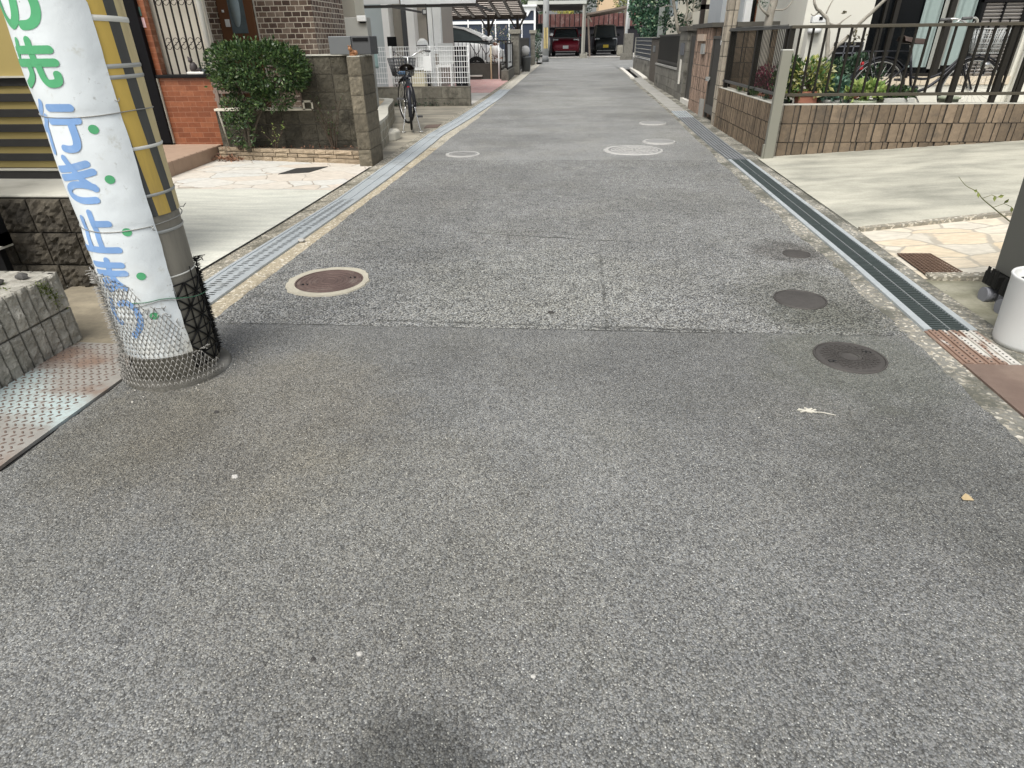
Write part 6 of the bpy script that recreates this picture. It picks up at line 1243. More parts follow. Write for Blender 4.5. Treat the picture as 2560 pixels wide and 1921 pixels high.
for p, d_ in (((2.158,3.40,.485),(.3,-.2,-1)),((2.155,3.40,.486),(-.7,-.3,.2)),((2.235,3.385,.47),(.2,-.3,-1)),((2.25,3.38,.463),(.9,0,.2)),((2.335,3.38,.416),(.3,-.2,-1)),((2.30,3.39,.428),(.2,-.4,.8))): leaf(b, V(*p), V(*d_), V(0,-1,.3), .032, .018, .1)
b.build('leaves', leaf_mat('shoot_leaf', [(0, (.12,.16,.04)), (1, (.30,.33,.10))]), t)
# ------------------------------------------------------------------ cars
surf('car_red', (.155, .008, .018), .28, .1, .08, 8, bump=0, obj=True); surf('car_black', (.014, .018, .018), .28, .1, .08, 8, bump=0, obj=True); surf('car_white', (.72, .73, .72), .25, 0, .03, 8, bump=0, obj=True); surf('car_glass', (.045, .058, .060), .05, 0, .2, 4, bump=0, spec=1.0); surf('car_trim', (.012, .012, .013), .5, 0, .1, 10, bump=0); surf('lamp_clear', (.62,.65,.66), .12, .1, .1, 20, bump=0); surf('plate_white', (.62,.63,.62), .5, bump=0); surf('plate_yellow', (.62,.46,.05), .5, bump=0)
def car(lbl, loc, rz, Lc, W, prof, belt, gl, body, roofm=None, plate='plate_white', wheel_r=.31, wx=(.82, None), lampz=.72, bumper=True, grey_lip=True):
    """prof: [(x, z_top of lower body)], gl: greenhouse [(x, z)] from windscreen foot over the roof to the rear; x forward, front at +L/2"""
    t = thing('car', lbl, 'car', loc, None, rz); B = lambda mb, nm, m, par=t: mb.build(nm, m, par, world=False)
    b = MB(); secs = []
    for x, zt in prof:
        e = max(0, (abs(x) - Lc/2 + .42) / .42); w = W/2 * (1 - .16 * e**2.2); zb = .20 + .06*e
        wl = W/2 * (1 - .19*e**2.0)
        secs.append([(x,-wl*.93,zb),(x,-w,zb+.14),(x,-w,zb+(zt-zb)*.55),(x,-w*.985,zt-.10),(x,-w*.93,zt-.03),(x,-w*.80,zt),(x,0,zt+.015),(x,w*.80,zt),(x,w*.93,zt-.03),(x,w*.985,zt-.10),(x,w,zb+(zt-zb)*.55),(x,w,zb+.14),(x,wl*.93,zb)])
    n = len(secs[0]); vs = [p for s_ in secs for p in s_]
    fs = [(i*n+j, i*n+j+1, (i+1)*n+j+1, (i+1)*n+j) for i in range(len(secs)-1) for j in range(n-1)] + [tuple(range(n)), tuple(reversed(range((len(secs)-1)*n, len(secs)*n)))] + [(i*n+n-1, i*n, (i+1)*n, (i+1)*n+n-1) for i in range(len(secs)-1)]
    b.add(vs, fs, 0, True); o = fixn(B(b, 'body', body)); o.modifiers.new('e', 'EDGE_SPLIT').split_angle = R(38)
    # greenhouse
    b = MB(); sc = []
    for x, z in gl:
        f_ = (z - belt) / max(.01, max(q for _, q in gl) - belt); w = W/2 * (.90 - .13*f_); sc.append([(x,-W/2*.90,belt-.04),(x,-w,z-.04*f_),(x,-w*.86,z),(x,w*.86,z),(x,w,z-.04*f_),(x,W/2*.90,belt-.04)])
    n = 6; b.add([p for s_ in sc for p in s_], [(i*n+j, i*n+j+1, (i+1)*n+j+1, (i+1)*n+j) for i in range(len(sc)-1) for j in range(n-1)] + [tuple(range(n)), tuple(reversed(range((len(sc)-1)*n, len(sc)*n)))], 0, True)
    o = fixn(B(b, 'glasshouse', MATS['car_glass'])); o.modifiers.new('e', 'EDGE_SPLIT').split_angle = R(30)
    b = MB(); top = [i for i, (x, z) in enumerate(gl) if z > max(q for _, q in gl) - .13]
    vs = [(p[0], p[1]*1.01, p[2]+.012) for i in top for p in sc[i][1:5]]; b.add(vs, [(i*4+j, i*4+j+1, i*4+j+5, i*4+j+4) for i in range(len(top)-1) for j in range(3)], 0, True); fixn(B(b, 'roof', roofm or body))
    for s_ in (1, 4):
        b = MB()
        for i in range(len(sc)-1): b.bar(Vector(sc[i][s_])*1.0 + V(0,0,.01), Vector(sc[i+1][s_]) + V(0,0,.01), .07, .05)
        mid = [i for i in top][len(top)//2]; sg = -1 if s_ == 1 else 1
        b.bar(V(sc[mid][s_][0]-.1, sg*W/2*.905, belt-.04), V(*sc[mid][s_]) - V(.1,0,0), .09, .02); B(b, 'window_pillar', roofm or body)
    f = Lc/2; wxs = (f - wx[0], -f + (wx[1] or .72))
    for x in wxs:
        for s_ in (-1, 1):
            b = MB(); y0 = s_ * (W/2 - .20); y1 = s_ * (W/2 + .004); b.tube([(x,y0,wheel_r),(x,y1,wheel_r)], wheel_r, 24); wh = B(b, 'wheel', MATS['tyre']); b = MB(); b.tube([(x,y1,wheel_r),(x,y1+s_*.012,wheel_r)], wheel_r*.62, 18); B(b, 'rim', MATS['chrome'], wh)
    for s_ in (-1, 1):
        b = MB(); b.box(f-.30, f-.045, s_*W*.27, s_*W*.465, lampz-.015, lampz+.045); b.box(f-.2, f-.04, s_*W*.42, s_*W*.465, lampz-.06, lampz-.015); B(b, 'headlamp', MATS['lamp_clear']).modifiers.new('b','BEVEL').width = .03
        b = MB(); xm = gl[0][0] - .18; b.box(xm-.07, xm+.07, s_*(W/2-.02), s_*(W/2+.19), belt+.03, belt+.17); B(b, 'mirror', body).modifiers.new('b','BEVEL').width = .04
    b = MB(); b.box(f-.12, f-.012, -W*.30, W*.30, .36, .60); b.box(f-.14, f-.02, -W*.42, W*.42, .20, .30); B(b, 'grille', MATS['car_trim']).modifiers.new('b','BEVEL').width = .03
    if grey_lip: b = MB(); b.box(f-.10, f+.0, -W*.36, W*.36, .235, .29); B(b, 'bumper_lip', MATS['strap_steel'])
    b = MB(); b.box(f-.02, f+.012, -.165, .165, .40, .565); B(b, 'number_plate', MATS[plate])
    b = MB(); b.bar((gl[0][0]-.02, -W*.3, belt+.04), (gl[0][0]-.03, W*.25, belt+.06), .02, .02); B(b, 'wiper', MATS['car_trim'])
    return t
car('dark red compact car parked under the left far carport facing the lane', (.13, 44.0, .281), R(-90), 4.0, 1.68, [(-2,.75),(-1.95,.98),(-1.5,1.04),(-.6,1.02),(.55,1.0),(1.0,.96),(1.5,.89),(1.85,.80),(1.97,.68),(2.0,.50)], 1.0, [(1.05,1.0),(.72,1.20),(.35,1.44),(-.1,1.49),(-.9,1.47),(-1.5,1.33),(-1.9,1.02)], MATS['car_red'], lampz=.86)
car('black boxy mini car with yellow plate parked under the right far carport', (2.64, 45.7, .285), R(-90), 3.4, 1.48, [(-1.7,.8),(-1.66,1.0),(-1.2,1.02),(.4,1.0),(.9,.98),(1.35,.94),(1.60,.86),(1.68,.72),(1.7,.5)], 1.0, [(1.0,1.0),(.82,1.30),(.62,1.60),(.3,1.66),(-.8,1.66),(-1.5,1.60),(-1.68,1.02)], MATS['car_black'], roofm=surf('roof_greybeige', (.24,.23,.20), .4, .1, .1, 6, bump=0, obj=True), plate='plate_yellow', lampz=.88)
car('white hatchback parked side-on behind the black garden railing', (-4.2, 22.75, .13), R(0), 4.5, 1.72, [(-2.25,.75),(-2.2,1.0),(-1.6,1.06),(.4,1.04),(1.2,1.02),(1.7,.98),(2.0,.90),(2.2,.72),(2.25,.45)], 1.02, [(1.9,1.0),(1.5,1.22),(1.05,1.41),(.4,1.52),(-.8,1.54),(-1.7,1.46),(-2.15,1.06)], MATS['car_white'], lampz=.74)
car('white van mostly hidden behind the far utility pole', (-1.55, 42.2, .28), R(-90), 3.6, 1.5, [(-1.8,.9),(-1.76,1.05),(0,1.05),(1.3,1.05),(1.6,1.0),(1.76,.85),(1.8,.5)], 1.05, [(1.70,1.05),(1.60,1.35),(1.40,1.66),(1.1,1.70),(-1.2,1.70),(-1.7,1.66),(-1.78,1.06)], MATS['car_white'], lampz=.78, wx=(.5, .6))

# ------------------------------------------------------------------ mid-distance left: railing, carport, gate pillars
surf('brown_frame', (.05, .042, .036), .5, .2, .15, 8, bump=0);  surf('stone_pillar', (.23, .22, .185), .9, 0, .35, 12, .5, 30, dirt=(.09,.085,.07), dirtk=.3); surf('dark_block', (.085, .08, .07), .9, 0, .3, 6, .3, 40)
t = thing('low_wall', 'dark low wall carrying the black railing in front of the white hatchback', 'wall', (-3, 21.6, .11)); b = MB(); b.box(-6, -1.95, 21.5, 21.65, .0, .56); b.build('wall', MATS['dark_block'], t, bevel=.008)
f = thing('railing', 'black metal railing in front of the white hatchback', 'railing', (-3, 21.55, .56)); b = MB(); b.box(-6, -1.62, 21.54, 21.58, 1.15, 1.18); b.box(-6, -1.62, 21.54, 21.58, .57, .60); b.build('rail', MATS['iron_black'], f); b = MB(); x = -5.9
while x < -1.65: b.box(x-.008, x+.008, 21.55, 21.57, .60, 1.15); x += .125
b.build('bars', MATS['iron_black'], f); b = MB(); r_ = random.Random(2)
for x in (-2.75, -2.45): limb(b, [(x,21.5,.58),(x+.03,21.5,.8),(x-.08,21.5,1.0),(x-.16,21.5,1.13)], .015, .01, 6); limb(b, [(x+.03,21.5,.8),(x+.14,21.5,.9),(x+.2,21.5,1.12)], .012, .008, 6)
b.build('iron_branch_ornament', MATS['iron_black'], f)
t = thing('bench_slab', 'pale edged low step in front of the dark low wall', 'step', (-2.9, 21.2, .1)); b = MB(); b.box(-3.2, -2.55, 21.25, 21.46, .1, .20); b.build('riser', MATS['dark_block'], t); b = MB(); b.box(-3.22, -2.53, 21.22, 21.47, .2015, .235); b.build('tread', MATS['white_kerb'], t)
surf('post_cream', (.62,.54,.36), .5, 0, .1, 8); 
for x, lbl, z1 in ((-2.23, 'cream and white chain post left of the hanging planter', 1.05), (-1.985, 'white chain post right of the hanging planter', 1.08)):
    t = thing('chain_post', lbl, 'post', (x, 21.25, .1)); b = MB(); b.tube([(x, 21.25, .09), (x, 21.25, z1)], .024, 8); b.build('shaft', MATS['post_cream'] if 'cream' in lbl else MATS['white_paint'], t); b = MB(); b.tube([(x, 21.25, z1), (x, 21.25, z1+.03)], .03, 8); b.build('cap', MATS['white_paint'], t)
t = thing('hanging_planter', 'white hanging basket with brown trailing plants on the black railing', 'planter', (-2.1, 21.42, .8)); b = MB(); b.lathe([(.05,.0),(.10,.06),(.12,.2),(.13,.3),(.11,.30),(0,.27)], (-2.1,21.4,.74), 14); b.build('basket', MATS['white_plastic'], t); b = MB(); foliage(b, (-2.12,21.38,.70), (.20,.08,.11), 160, .05, .03, r_); foliage(b, (-2.1,21.38,1.05), (.12,.06,.06), 70, .05, .03, r_); b.build('plants', M_LEAFR, t); b = MB()
for x in (-2.42,-2.30,-2.06): b.lathe([(0,-.02),(.02,0),(.012,.05),(0,.06)], (x,21.32,.60), 8)
b.build('white_ornaments', MATS['white_plastic'], t)
t = thing('panel_gate', 'black framed gate with white panel at the end of the black railing', 'gate', (-1.72, 22, .1)); b = MB(); b.box(-1.735,-1.70,20.65,21.2,.44,1.12); b.box(-1.735,-1.70,23.0,23.35,.40,1.12); b.box(-1.735,-1.70,21.2,23.0,1.08,1.12); b.box(-1.735,-1.70,21.2,23.0,.38,.44); b.build('frame', MATS['iron_black'], t); b = MB(); b.box(-1.725,-1.71,21.2,23.0,.44,1.08); b.build('panel', MATS['white_paint'], t)
t = thing('low_wall', 'short grey block wall below the white panelled gate', 'wall', (-1.72, 21.9, .1)); b = MB(); b.box(-1.86, -1.64, 20.6, 23.2, .0, .39); b.build('wall', M_PIER, t, bevel=.01)
for nm, lbl, x0, x1, y0, y1, zt in (('gate_pillar', 'rough grey stone gate pillar with wide cap beside the white panelled gate', -1.77, -1.50, 23.4, 24.0, 1.36), ('gate_pillar', 'slim grey stone gate pillar with cap nearest the far utility pole', -1.47, -1.27, 31.0, 31.4, 1.42)):
    t = thing(nm, lbl, 'pillar', ((x0+x1)/2, y0, zr(y0))); b = MB(); blocks(b, (x0, y0, 0), (1,0,0), (0,-1,0), x1-x0, 0, zt, .14, .2, .008, .008, .5, .03, 4, .01); blocks(b, (x1, y0, 0), (0,1,0), (1,0,0), y1-y0, 0, zt, .2, .2, .008, .008, .5, .03, 4, .01); b.build('stone_face', M_PIER, t); b = MB(); b.box(x0+.01, x1-.01, y0+.01, y1, 0, zt); b.build('core', MATS['mortar_grey'], t); b = MB(); b.box(x0-.05, x1+.06, y0-.06, y1+.05, zt, zt+.13); b.build('cap', MATS['stone_pillar'], t, bevel=.015)
g = thing('gate', 'dark slatted gate between the two grey stone gate pillars', 'gate', (-1.5, 27.5, .16)); b = MB(); yv = 24.1
while yv < 30.9: b.box(-1.56, -1.53, yv, yv + .16, .25, 1.2); yv += .21
b.build('slats', MATS['gate_brown'], g); b = MB(); b.box(-1.57, -1.52, 24.02, 30.98, 1.2, 1.25); b.box(-1.525, -1.50, 24.02, 30.98, .3, .36); b.build('rail', MATS['alu_dark'], g); b = MB(); b.box(-1.52,-1.46,27.4,27.9,.7,.95); b.build('box', MATS['stone_pillar'], g)
t = thing('bin', 'grey dustbin with white bags in front of the dark slatted gate', 'bin', (-1.42, 25.4, .14)); b = MB(); b.lathe([(.15,0),(.19,.45),(.20,.46),(.2,.5),(0,.53)], (-1.38,25.6,.145), 18); b.build('body', MATS['mailbox_grey'], t); b = MB(); b.lathe([(0,-.17),(.14,-.10),(.17,.0),(.15,.10),(.09,.15),(.03,.17),(0,.17)], (-1.40,25.5,.83), 14); b.build('bag', surf('bag_grey', (.55,.55,.54), .6, 0, .15, 12), t)
b = MB(); foliage(b, (-1.22,32.4,.95), (.13,.7,.62), 500, .09, .05, r_, True, .2, .3); t = thing('hedge_shrub', 'narrow dark hedge beside the far utility pole', 'shrub', (-1.2,32.4,.2)); b.build('foliage', M_LEAFD, t); b = MB(); limb(b, [(-1.22,32.4,.2),(-1.22,32.4,.9)], .03, .02); b.build('trunk', MATS['bark_brown'], t)
# sloping brown carport over the hatchback
c = thing('carport', 'sloping brown carport with gridded roof over the white hatchback', 'carport', (-3, 24, .1)); b = MB(); za, zb = 2.42, 2.0
rf = lambda u, v: V(-5.4 + 3.88*u + .05*u*v, 23.15 + 3.9*v, za + (zb - za)*v)
b.grid(rf, 8, 8); o = b.build('roof_sheet', poly('brown_polycarbonate', (.58, .52, .46), .85), c); b = MB()
for k in range(9): b.bar(rf(k/8,0) - V(0,0,.045), rf(k/8,1) - V(0,0,.045), .085, .06)
for k in range(12): b.bar(rf(0,k/11) - V(0,0,.03), rf(1,k/11) - V(0,0,.03), .05, .035)
b.bar(rf(0,1) - V(0,0,.06), rf(1,1) - V(0,0,.06), .10, .12); b.bar(rf(0,0) - V(0,0,.06), rf(1,0) - V(0,0,.06), .10, .12); b.build('rafters', MATS['brown_frame'], c)
for x, yv in ((-2.85, 26.6), (-1.75, 26.6), (-4.9, 26.6)): b = MB(); b.box(x-.05, x+.05, yv-.05, yv+.05, .1, 2.0); b.bar((x,yv,1.45),(x+.35,yv-.5,2.05),.05,.05); b.bar((x,yv,1.45),(x-.35,yv,2.0),.05,.05); b.build('post', MATS['brown_frame'], c)
# white-framed dark building beyond
surf('navy_wall', (.030, .040, .062), .6, 0, .12, 5, bump=0); h = thing('building', 'navy building with white trim bands and a white gable beyond the brown carport', 'building', (-4, 38.9, .25))
b = MB(); b.box(-12, -1.60, 38.9, 44, .2, 2.62); b.build('wall', MATS['navy_wall'], h); b = MB(); b.box(-12, -1.58, 38.85, 38.899, 1.96, 2.10); b.box(-12, -1.56, 38.84, 38.899, 2.56, 2.74); b.box(-1.66, -1.56, 38.84, 38.898, .3, 2.56); b.box(-12, -2.8, 38.84, 38.898, 2.22, 2.33)
for x in (-2.32, -3.03, -3.78, -4.5, -5.3): b.box(x-.03, x+.03, 38.846, 38.8985, .3, 2.25)
b.build('white_trim', MATS['white_paint'], h); b = MB(); pts = [(-2.22, 2.74), (-1.72, 2.74), (-2.02, 2.28)]; b.add([(x, 38.82, z) for x, z in pts] + [(x, 38.839, z) for x, z in pts], [(0,1,2),(5,4,3),(0,3,4,1),(1,4,5,2),(2,5,3,0)]); b.build('gable_panel', MATS['white_paint'], h); b = MB(); b.box(-12.2, -1.5, 38.7, 44.2, 2.745, 2.83); b.build('roof', MATS['white_paint'], h)
b = MB(); 
for k in range(9): foliage(b, (-2.5 - k*.33, 37.8, 1.2 + .3*r_.random()), (.2,.15,.5), 90, .10, .05, r_)
t = thing('flower_border', 'straggly flowering plants in front of the navy building', 'plants', (-3.8, 37.8, .24)); b.build('foliage', leaf_mat('faded_flowers', [(0, (.03,.06,.03)), (.6, (.12,.14,.07)), (.85, (.40,.30,.24)), (1, (.55,.45,.38))]), t); b = MB()
for k in range(9): b.tube([(-2.5-k*.33,37.8,.24),(-2.5-k*.33,37.8,1.2)], .02, 5)
b.build('stems', MATS['twig_brown'], t)
# far utility pole
p = thing('utility_pole', 'far grey concrete utility pole with a yellow striped guard', 'utility pole', (-.87, 33.9, zr(33.9))); b = MB(); b.lathe([(.155,0),(.14,3),(.12,8)], (-.87,33.9,zr(33.9)), 20); b.build('pole_shaft', surf('far_pole', (.40,.41,.40), .8, 0, .1, 4, .1), p); b = MB(); b.lathe([(.165,0),(.158,.28)], (-.87,33.9,zr(33.9)), 20); b.build('foot', surf('pole_foot', (.15,.155,.155), .9), p); b = MB()
for k, (x0, x1, m_) in enumerate(((-.95,-.915,0),(-.915,-.87,1),(-.87,-.835,0),(-.835,-.80,1),(-.80,-.765,0))): b.box(x0, x1, 33.735, 33.75, .80, 1.68, m_)
b.build('yellow_guard', [surf('guard_yellow', (.60,.48,.20), .6), MATS['alu_dark']], p); b = MB(); b.box(-.90,-.86,33.745,33.765,2.26,2.34); b.build('bolt_hole', MATS['slot_dark'], p)
# ------------------------------------------------------------------ end of the lane
surf('red_sheet', (.115, .050, .044), .8, 0, .25, 3, .1, 30, dirt=(.30,.24,.22), dirtk=.35, dsc=2.5); surf('dark_wall', (.016, .016, .020), .8, 0, .2, 4)
f = thing('sheet_fence', 'tall rust-red corrugated fence closing the end of the lane', 'fence', (1, 49.4, .28)); b = MB(); x = -2.6
while x < 5.2: b.box(x, x+.275, 49.30, 49.36, 1.92, 2.70); x += .335
b.build('panels', MATS['red_sheet'], f); b = MB(); b.box(-2.6, 5.2, 49.362, 49.40, 1.94, 2.69); b.box(-2.6, 5.4, 49.405, 49.55, .2, 1.93); b.box(-2.6,5.4,49.29,49.404,1.88,1.918); b.build('dark_wall', MATS['dark_wall'], f)
surf('roof_edge', (.45,.46,.42), .6, 0, .1, 5); surf('metal_post', (.33,.32,.28), .5, .2, .1, 5); surf('wood_grey', (.17,.14,.115), .85, 0, .25, 6, .2)
c = thing('carport', 'flat grey carport roof over the dark red car', 'carport', (.2, 42, .28)); b = MB(); b.box(-2.0, 1.16, 39.0, 48, 2.84, 2.95); b.build('roof', surf('carport_under', (.10,.105,.105), .7), c); b = MB(); b.box(-2.0, 1.18, 38.93, 38.998, 2.84, 3.0); b.build('fascia', MATS['roof_edge'], c); b = MB(); b.box(.99,1.09,39.0,39.12,.28,2.838); b.build('post', MATS['metal_post'], c); b = MB(); b.box(1.11,1.19,39.3,39.4,.28,2.838); b.build('post', MATS['metal_post'], c)
c = thing('carport', 'sloping timber edged carport over the black mini car', 'carport', (2.4, 42, .28)); b = MB(); b.add([(1.2,40,2.34),(3.68,40,2.70),(3.68,48,2.70),(1.2,48,2.34),(1.2,40,2.42),(3.68,40,2.80),(3.68,48,2.80),(1.2,48,2.42)], [(3,2,1,0),(4,5,6,7),(0,1,5,4),(1,2,6,5),(2,3,7,6),(3,0,4,7)]); b.build('roof', MATS['wood_grey'], c); b = MB(); b.bar((1.32,40.1,2.36),(1.52,40.1,.28),.10,.10); b.bar((1.55,40.1,2.0),(1.35,40.1,2.3),.07,.07); b.build('post', MATS['wood_grey'], c); b = MB(); b.bar((3.42,40.1,2.64),(3.55,40.1,.28),.16,.12); b.build('post', MATS['wood_grey'], c)
t = thing('concrete_block', 'grey concrete block base between the two far carports', 'block', (1.15, 38.7, .25)); b = MB(); b.box(.92, 1.22, 38.6, 38.95, .24, .44); b.box(1.22,1.33,38.65,38.9,.24,.52); b.build('block', MATS['stone_pillar'], t, bevel=.01)
t = thing('gate_pillar', 'rough stone gate pillar on a wide base at the far right corner', 'pillar', (3.2, 35.7, .22)); b = MB(); b.box(3.05,3.50,35.45,36.1,.24,1.40); b.build('shaft', M_PIER, t, bevel=.03); b = MB(); b.box(2.88,3.52,35.4,35.449,.2,.53); b.build('base', M_PIER, t, bevel=.01)
p = thing('utility_pole', 'white painted pole behind the rough stone gate pillar', 'pole', (3.25, 36.6, .23)); b = MB(); b.tube([(3.18,36.6,.2),(3.33,36.6,7)], .075, 12); b.build('pole_shaft', MATS['white_paint'], p); b = MB(); b.tube([(3.30,36.4,1.6),(3.42,36.4,7)], .04, 8); b.build('cable_pipe', MATS['white_paint'], p)
t = thing('stone', 'rounded pale stone standing beside the black mini car', 'stone', (3.35, 40.9, .27)); b = MB(); b.box(3.1,3.62,40.6,41.1,.27,.85); b.build('stone', MATS['stone_pillar'], t, bevel=.12)
# trees and buildings behind the end fence, trees on the right
def tree(lbl, c, th, tr_, blobs, m, seed, L=.11, W_=.055, nm='tree', bark='bark_brown', inner=.2):
    r_ = random.Random(seed); t = thing(nm, lbl, 'tree' if nm != 'bush' else 'bush', c); b = MB()
    limb(b, [c, (c[0]+.05, c[1], c[2]+th*.5), (c[0], c[1], c[2]+th)], tr_, tr_*.6, 9)
    for q, rad, n in blobs: limb(b, [(c[0], c[1], c[2]+th*.6), ((c[0]+q[0])/2, (c[1]+q[1])/2, (c[2]+th*.7+q[2])/2), q], tr_*.4, tr_*.15, 6)
    b.build('trunk', MATS[bark], t); b = MB()
    for q, rad, n in blobs: foliage(b, q, rad, n, L, W_, r_, False, .25, inner)
    b.build('crown', m, t); return t
M_LEAFG = leaf_mat('far_leaf', [(0, (.02,.04,.018)), (.5, (.055,.10,.04)), (1, (.13,.18,.08))], .6)
tree('tall dark evergreen tree behind the rust-red fence, left of the orange building', (1.2, 53, .28), 2.6, .16, [((1.0,53,3.6),(1.3,1,1.0),1500),((2.0,53.2,4.3),(1.0,.9,1.2),1100),((.2,53.4,4.6),(1.2,1,1.2),1100)], M_LEAFD, 31, .16, .09)
tree('mid green tree behind the white gable of the navy building', (-2.2, 53, .28), 2.6, .16, [((-2.0,53,3.6),(1.2,1,1.0),1300),((-3.2,53.4,4.2),(1.2,1,1.3),1100),((-.6,54,4.6),(1.0,1,1.0),700)], M_LEAFG, 32, .16, .09)
tree('sparse yellow green tree to the right of the orange building', (4.3, 52.5, .28), 2.4, .13, [((4.2,52,3.5),(.8,.8,.9),900),((5.2,52.6,4.0),(1.0,.9,1.2),900)], leaf_mat('far_yellow_leaf', [(0, (.06,.08,.02)), (.6, (.18,.20,.06)), (1, (.34,.34,.12))]), 33, .15, .08)
tree('yellow flowering bush showing above the rust-red fence', (-.2, 50.6, .28), 2.3, .08, [((-.35,50.5,3.0),(.50,.4,.36),700),((.25,50.6,2.85),(.4,.4,.3),420)], M_LEAFYL, 34, .10, .06, 'bush')
h = thing('building', 'orange plastered building rising above the rust-red fence', 'building', (3.3, 58, .28)); b = MB(); b.box(2.75, 4.3, 58, 62, 0, 7.5); b.build('wall', surf('orange_plaster', (.60,.45,.29), .85, 0, .08, 2, .1), h); b = MB(); b.box(2.85,3.1,57.97,57.999,3.9,4.5); b.build('window', MATS['window_dark'], h); b = MB(); b.box(2.6,4.45,57.8,62.2,7.5,7.6); b.build('roof', MATS['roof_dark'], h)
M_LEAFBG = leaf_mat('blue_green_leaf', [(0, (.012,.04,.024)), (.5, (.035,.10,.055)), (.85, (.09,.19,.10)), (1, (.28,.34,.22))], .5)
tree('blue-green garden tree overhanging the navy panelled fence', (3.3, 25.5, .12), 1.5, .07, [((3.0,25.8,2.15),(.68,.8,.66),2600),((3.25,25.2,1.58),(.70,.9,.40),1800),((2.9,26.3,2.85),(.7,.9,.5),1200),((3.6,24.8,2.5),(.7,.8,.7),1500)], M_LEAFBG, 35, .12, .065)
t = thing('pruned_tree', 'pruned tree with pale forked limbs above the dark slat fence', 'tree', (2.75, 15.8, .05)); b = MB(); limb(b, [(2.72,15.8,.05),(2.66,15.7,1.0),(2.46,15.5,1.36),(2.36,15.5,1.7),(2.27,15.5,2.1),(2.3,15.6,2.8)], .045, .025, 9, 5, .004); limb(b, [(2.72,15.8,.9),(2.72,15.7,1.3),(2.60,15.5,1.5),(2.62,15.5,1.75),(2.48,15.5,2.1)], .04, .02, 8, 5, .004); limb(b, [(2.62,15.5,1.5),(2.74,15.4,1.62),(2.72,15.4,1.8),(2.85,15.4,2.1)], .022, .012, 7, 5, .003); limb(b, [(2.72,15.6,1.42),(2.8,15.5,1.5),(2.95,15.4,1.55)], .014, .007, 6); limb(b, [(2.34,15.5,1.75),(2.2,15.4,1.78),(2.05,15.4,1.76)], .010, .005, 6); b.build('trunk', MATS['bark_pale'], t); b = MB()
for q, rad, n in (((2.95,16.2,1.55),(.4,.4,.25),420),((2.4,16.2,1.52),(.3,.35,.2),320),((2.9,15.4,1.40),(.35,.3,.10),220),((2.6,15.7,2.15),(.8,.6,.3),1100),((3.1,15.6,1.95),(.4,.4,.25),420)): foliage(b, q, rad, n, .075, .045, rr, False, .2, .1)
b.build('crown', M_LEAFD, t)
t = thing('gate_post', 'tall pale grey post behind the dark brown gate pillar', 'post', (2.62, 20.9, .1)); b = MB(); b.box(2.72, 2.86, 20.65, 20.8, .1, 1.95); b.build('shaft', surf('post_greygreen', (.26,.28,.26), .7, 0, .1, 5), t)
h = thing('house', 'cream walled house with dark framed porch behind the pruned tree', 'house', (3.5, 14.6, 0)); b = MB(); b.box(2.72, 8, 14.4, 19, 0, 1.66); b.box(2.95, 8, 14.45, 19, 1.66, 4); b.build('wall', MATS['plaster_cream'], h); b = MB(); b.box(2.62, 2.70, 13.95, 14.05, .1, 2.6); b.box(2.62, 5, 13.95, 14.05, 1.66, 1.74); b.box(2.62,5,13.4,14.05,2.0,2.1); b.build('porch_frame', MATS['brown_frame'], h); b = MB(); b.box(2.86, 3.25, 14.37, 14.399, 1.35, 1.60); b.build('window', MATS['mailbox_grey'], h); b = MB(); b.box(2.3, 8.2, 14.2, 19.2, 4, 4.1); b.build('roof', MATS['roof_dark'], h)
h = thing('house', 'grey house standing back beyond the dark brown gate pillar', 'house', (5.5, 21.5, .1)); b = MB(); b.box(3.6, 10, 20, 25, 0, 4.5); b.build('wall', MATS['bluegrey_wall'], h); b = MB(); b.box(3.57,3.599,21,22.2,1.2,2.4); b.build('window', MATS['window_dark'], h); b = MB(); b.box(3.3,10.2,19.8,25.2,4.5,4.6); b.build('roof', MATS['roof_dark'], h)
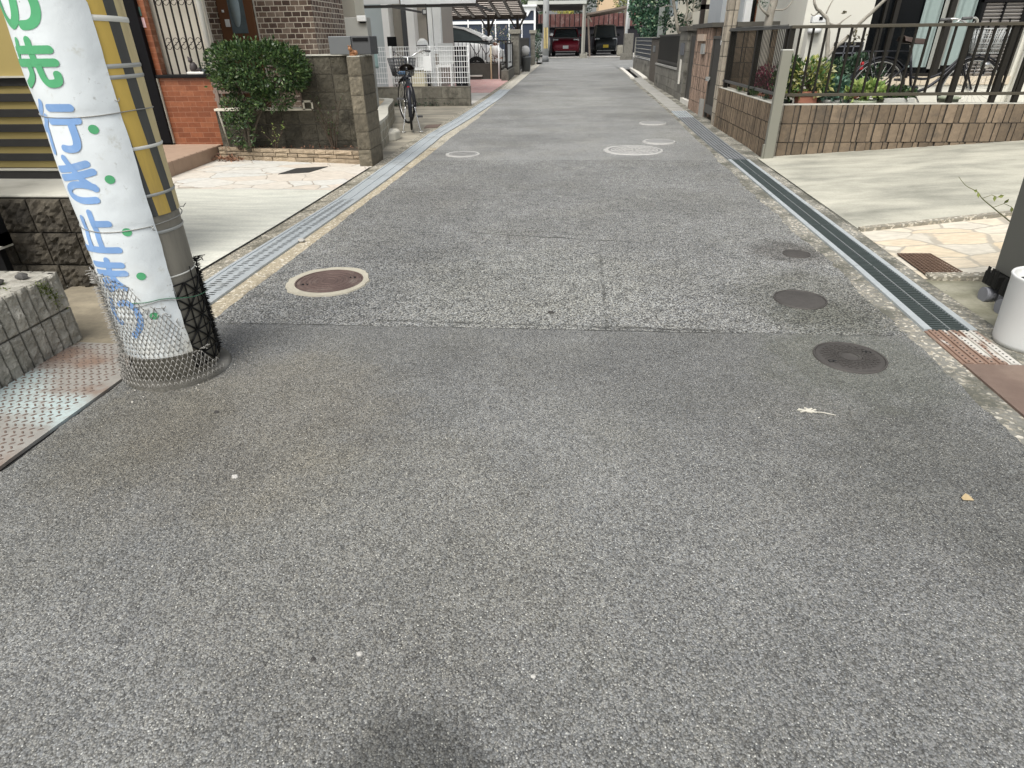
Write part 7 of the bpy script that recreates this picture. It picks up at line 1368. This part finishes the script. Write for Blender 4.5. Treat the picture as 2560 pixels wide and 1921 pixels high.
# ------------------------------------------------------------------ light, sky, camera
W_ = bpy.data.worlds.new("World"); S.world = W_; W_.use_nodes = True; nt = W_.node_tree; nt.nodes.clear()
sky = nt.nodes.new('ShaderNodeTexSky'); sky.sky_type = 'NISHITA'; sky.sun_disc = False
EL, AZ = R(58), R(200)
sky.sun_elevation = EL; sky.sun_rotation = AZ; sky.dust_density = 4.0; sky.ozone_density = 1.0; sky.air_density = 1.0
bg = nt.nodes.new('ShaderNodeBackground'); bg.inputs['Strength'].default_value = .125; out = nt.nodes.new('ShaderNodeOutputWorld')
hs = nt.nodes.new('ShaderNodeHueSaturation'); hs.inputs['Saturation'].default_value = .32     # thin overcast: the blue is mostly washed out
nt.links.new(sky.outputs[0], hs.inputs['Color']); nt.links.new(hs.outputs[0], bg.inputs[0]); nt.links.new(bg.outputs[0], out.inputs[0])
sl = bpy.data.lights.new('sun', 'SUN'); sl.energy = 1.45; sl.angle = R(36); sl.color = (1.0, .965, .90); so = bpy.data.objects.new('sun', sl); COL.objects.link(so)
sd = V(math.sin(AZ) * math.cos(EL), math.cos(AZ) * math.cos(EL), math.sin(EL)); so.rotation_euler = sd.to_track_quat('Z', 'Y').to_euler(); so.location = (0, 0, 20)
cd = bpy.data.cameras.new('camera'); cam = bpy.data.objects.new('camera', cd); COL.objects.link(cam); S.camera = cam
cd.sensor_width = 36; cd.lens = 1522 / 2560 * 36; cd.clip_start = .02; cd.clip_end = 2000
yaw, pitch, roll = R(4.62), R(29.5), R(-.8)
cy_, sy_, cp_, sp_ = math.cos(yaw), math.sin(yaw), math.cos(pitch), math.sin(pitch)
fw = V(-sy_*cp_, cy_*cp_, -sp_); r0 = V(cy_, sy_, 0); u0 = V(-sy_*sp_, cy_*sp_, cp_)
rx = r0*math.cos(roll) + u0*math.sin(roll); ux = u0*math.cos(roll) - r0*math.sin(roll)
m3 = Matrix((rx, ux, -fw)).transposed(); cam.matrix_world = Matrix.Translation((0, 0, 1.2)) @ m3.to_4x4()
S.view_settings.view_transform = 'Standard'; S.view_settings.look = 'None'; S.view_settings.gamma = 1; S.view_settings.exposure = 0.82
S.render.film_transparent = False
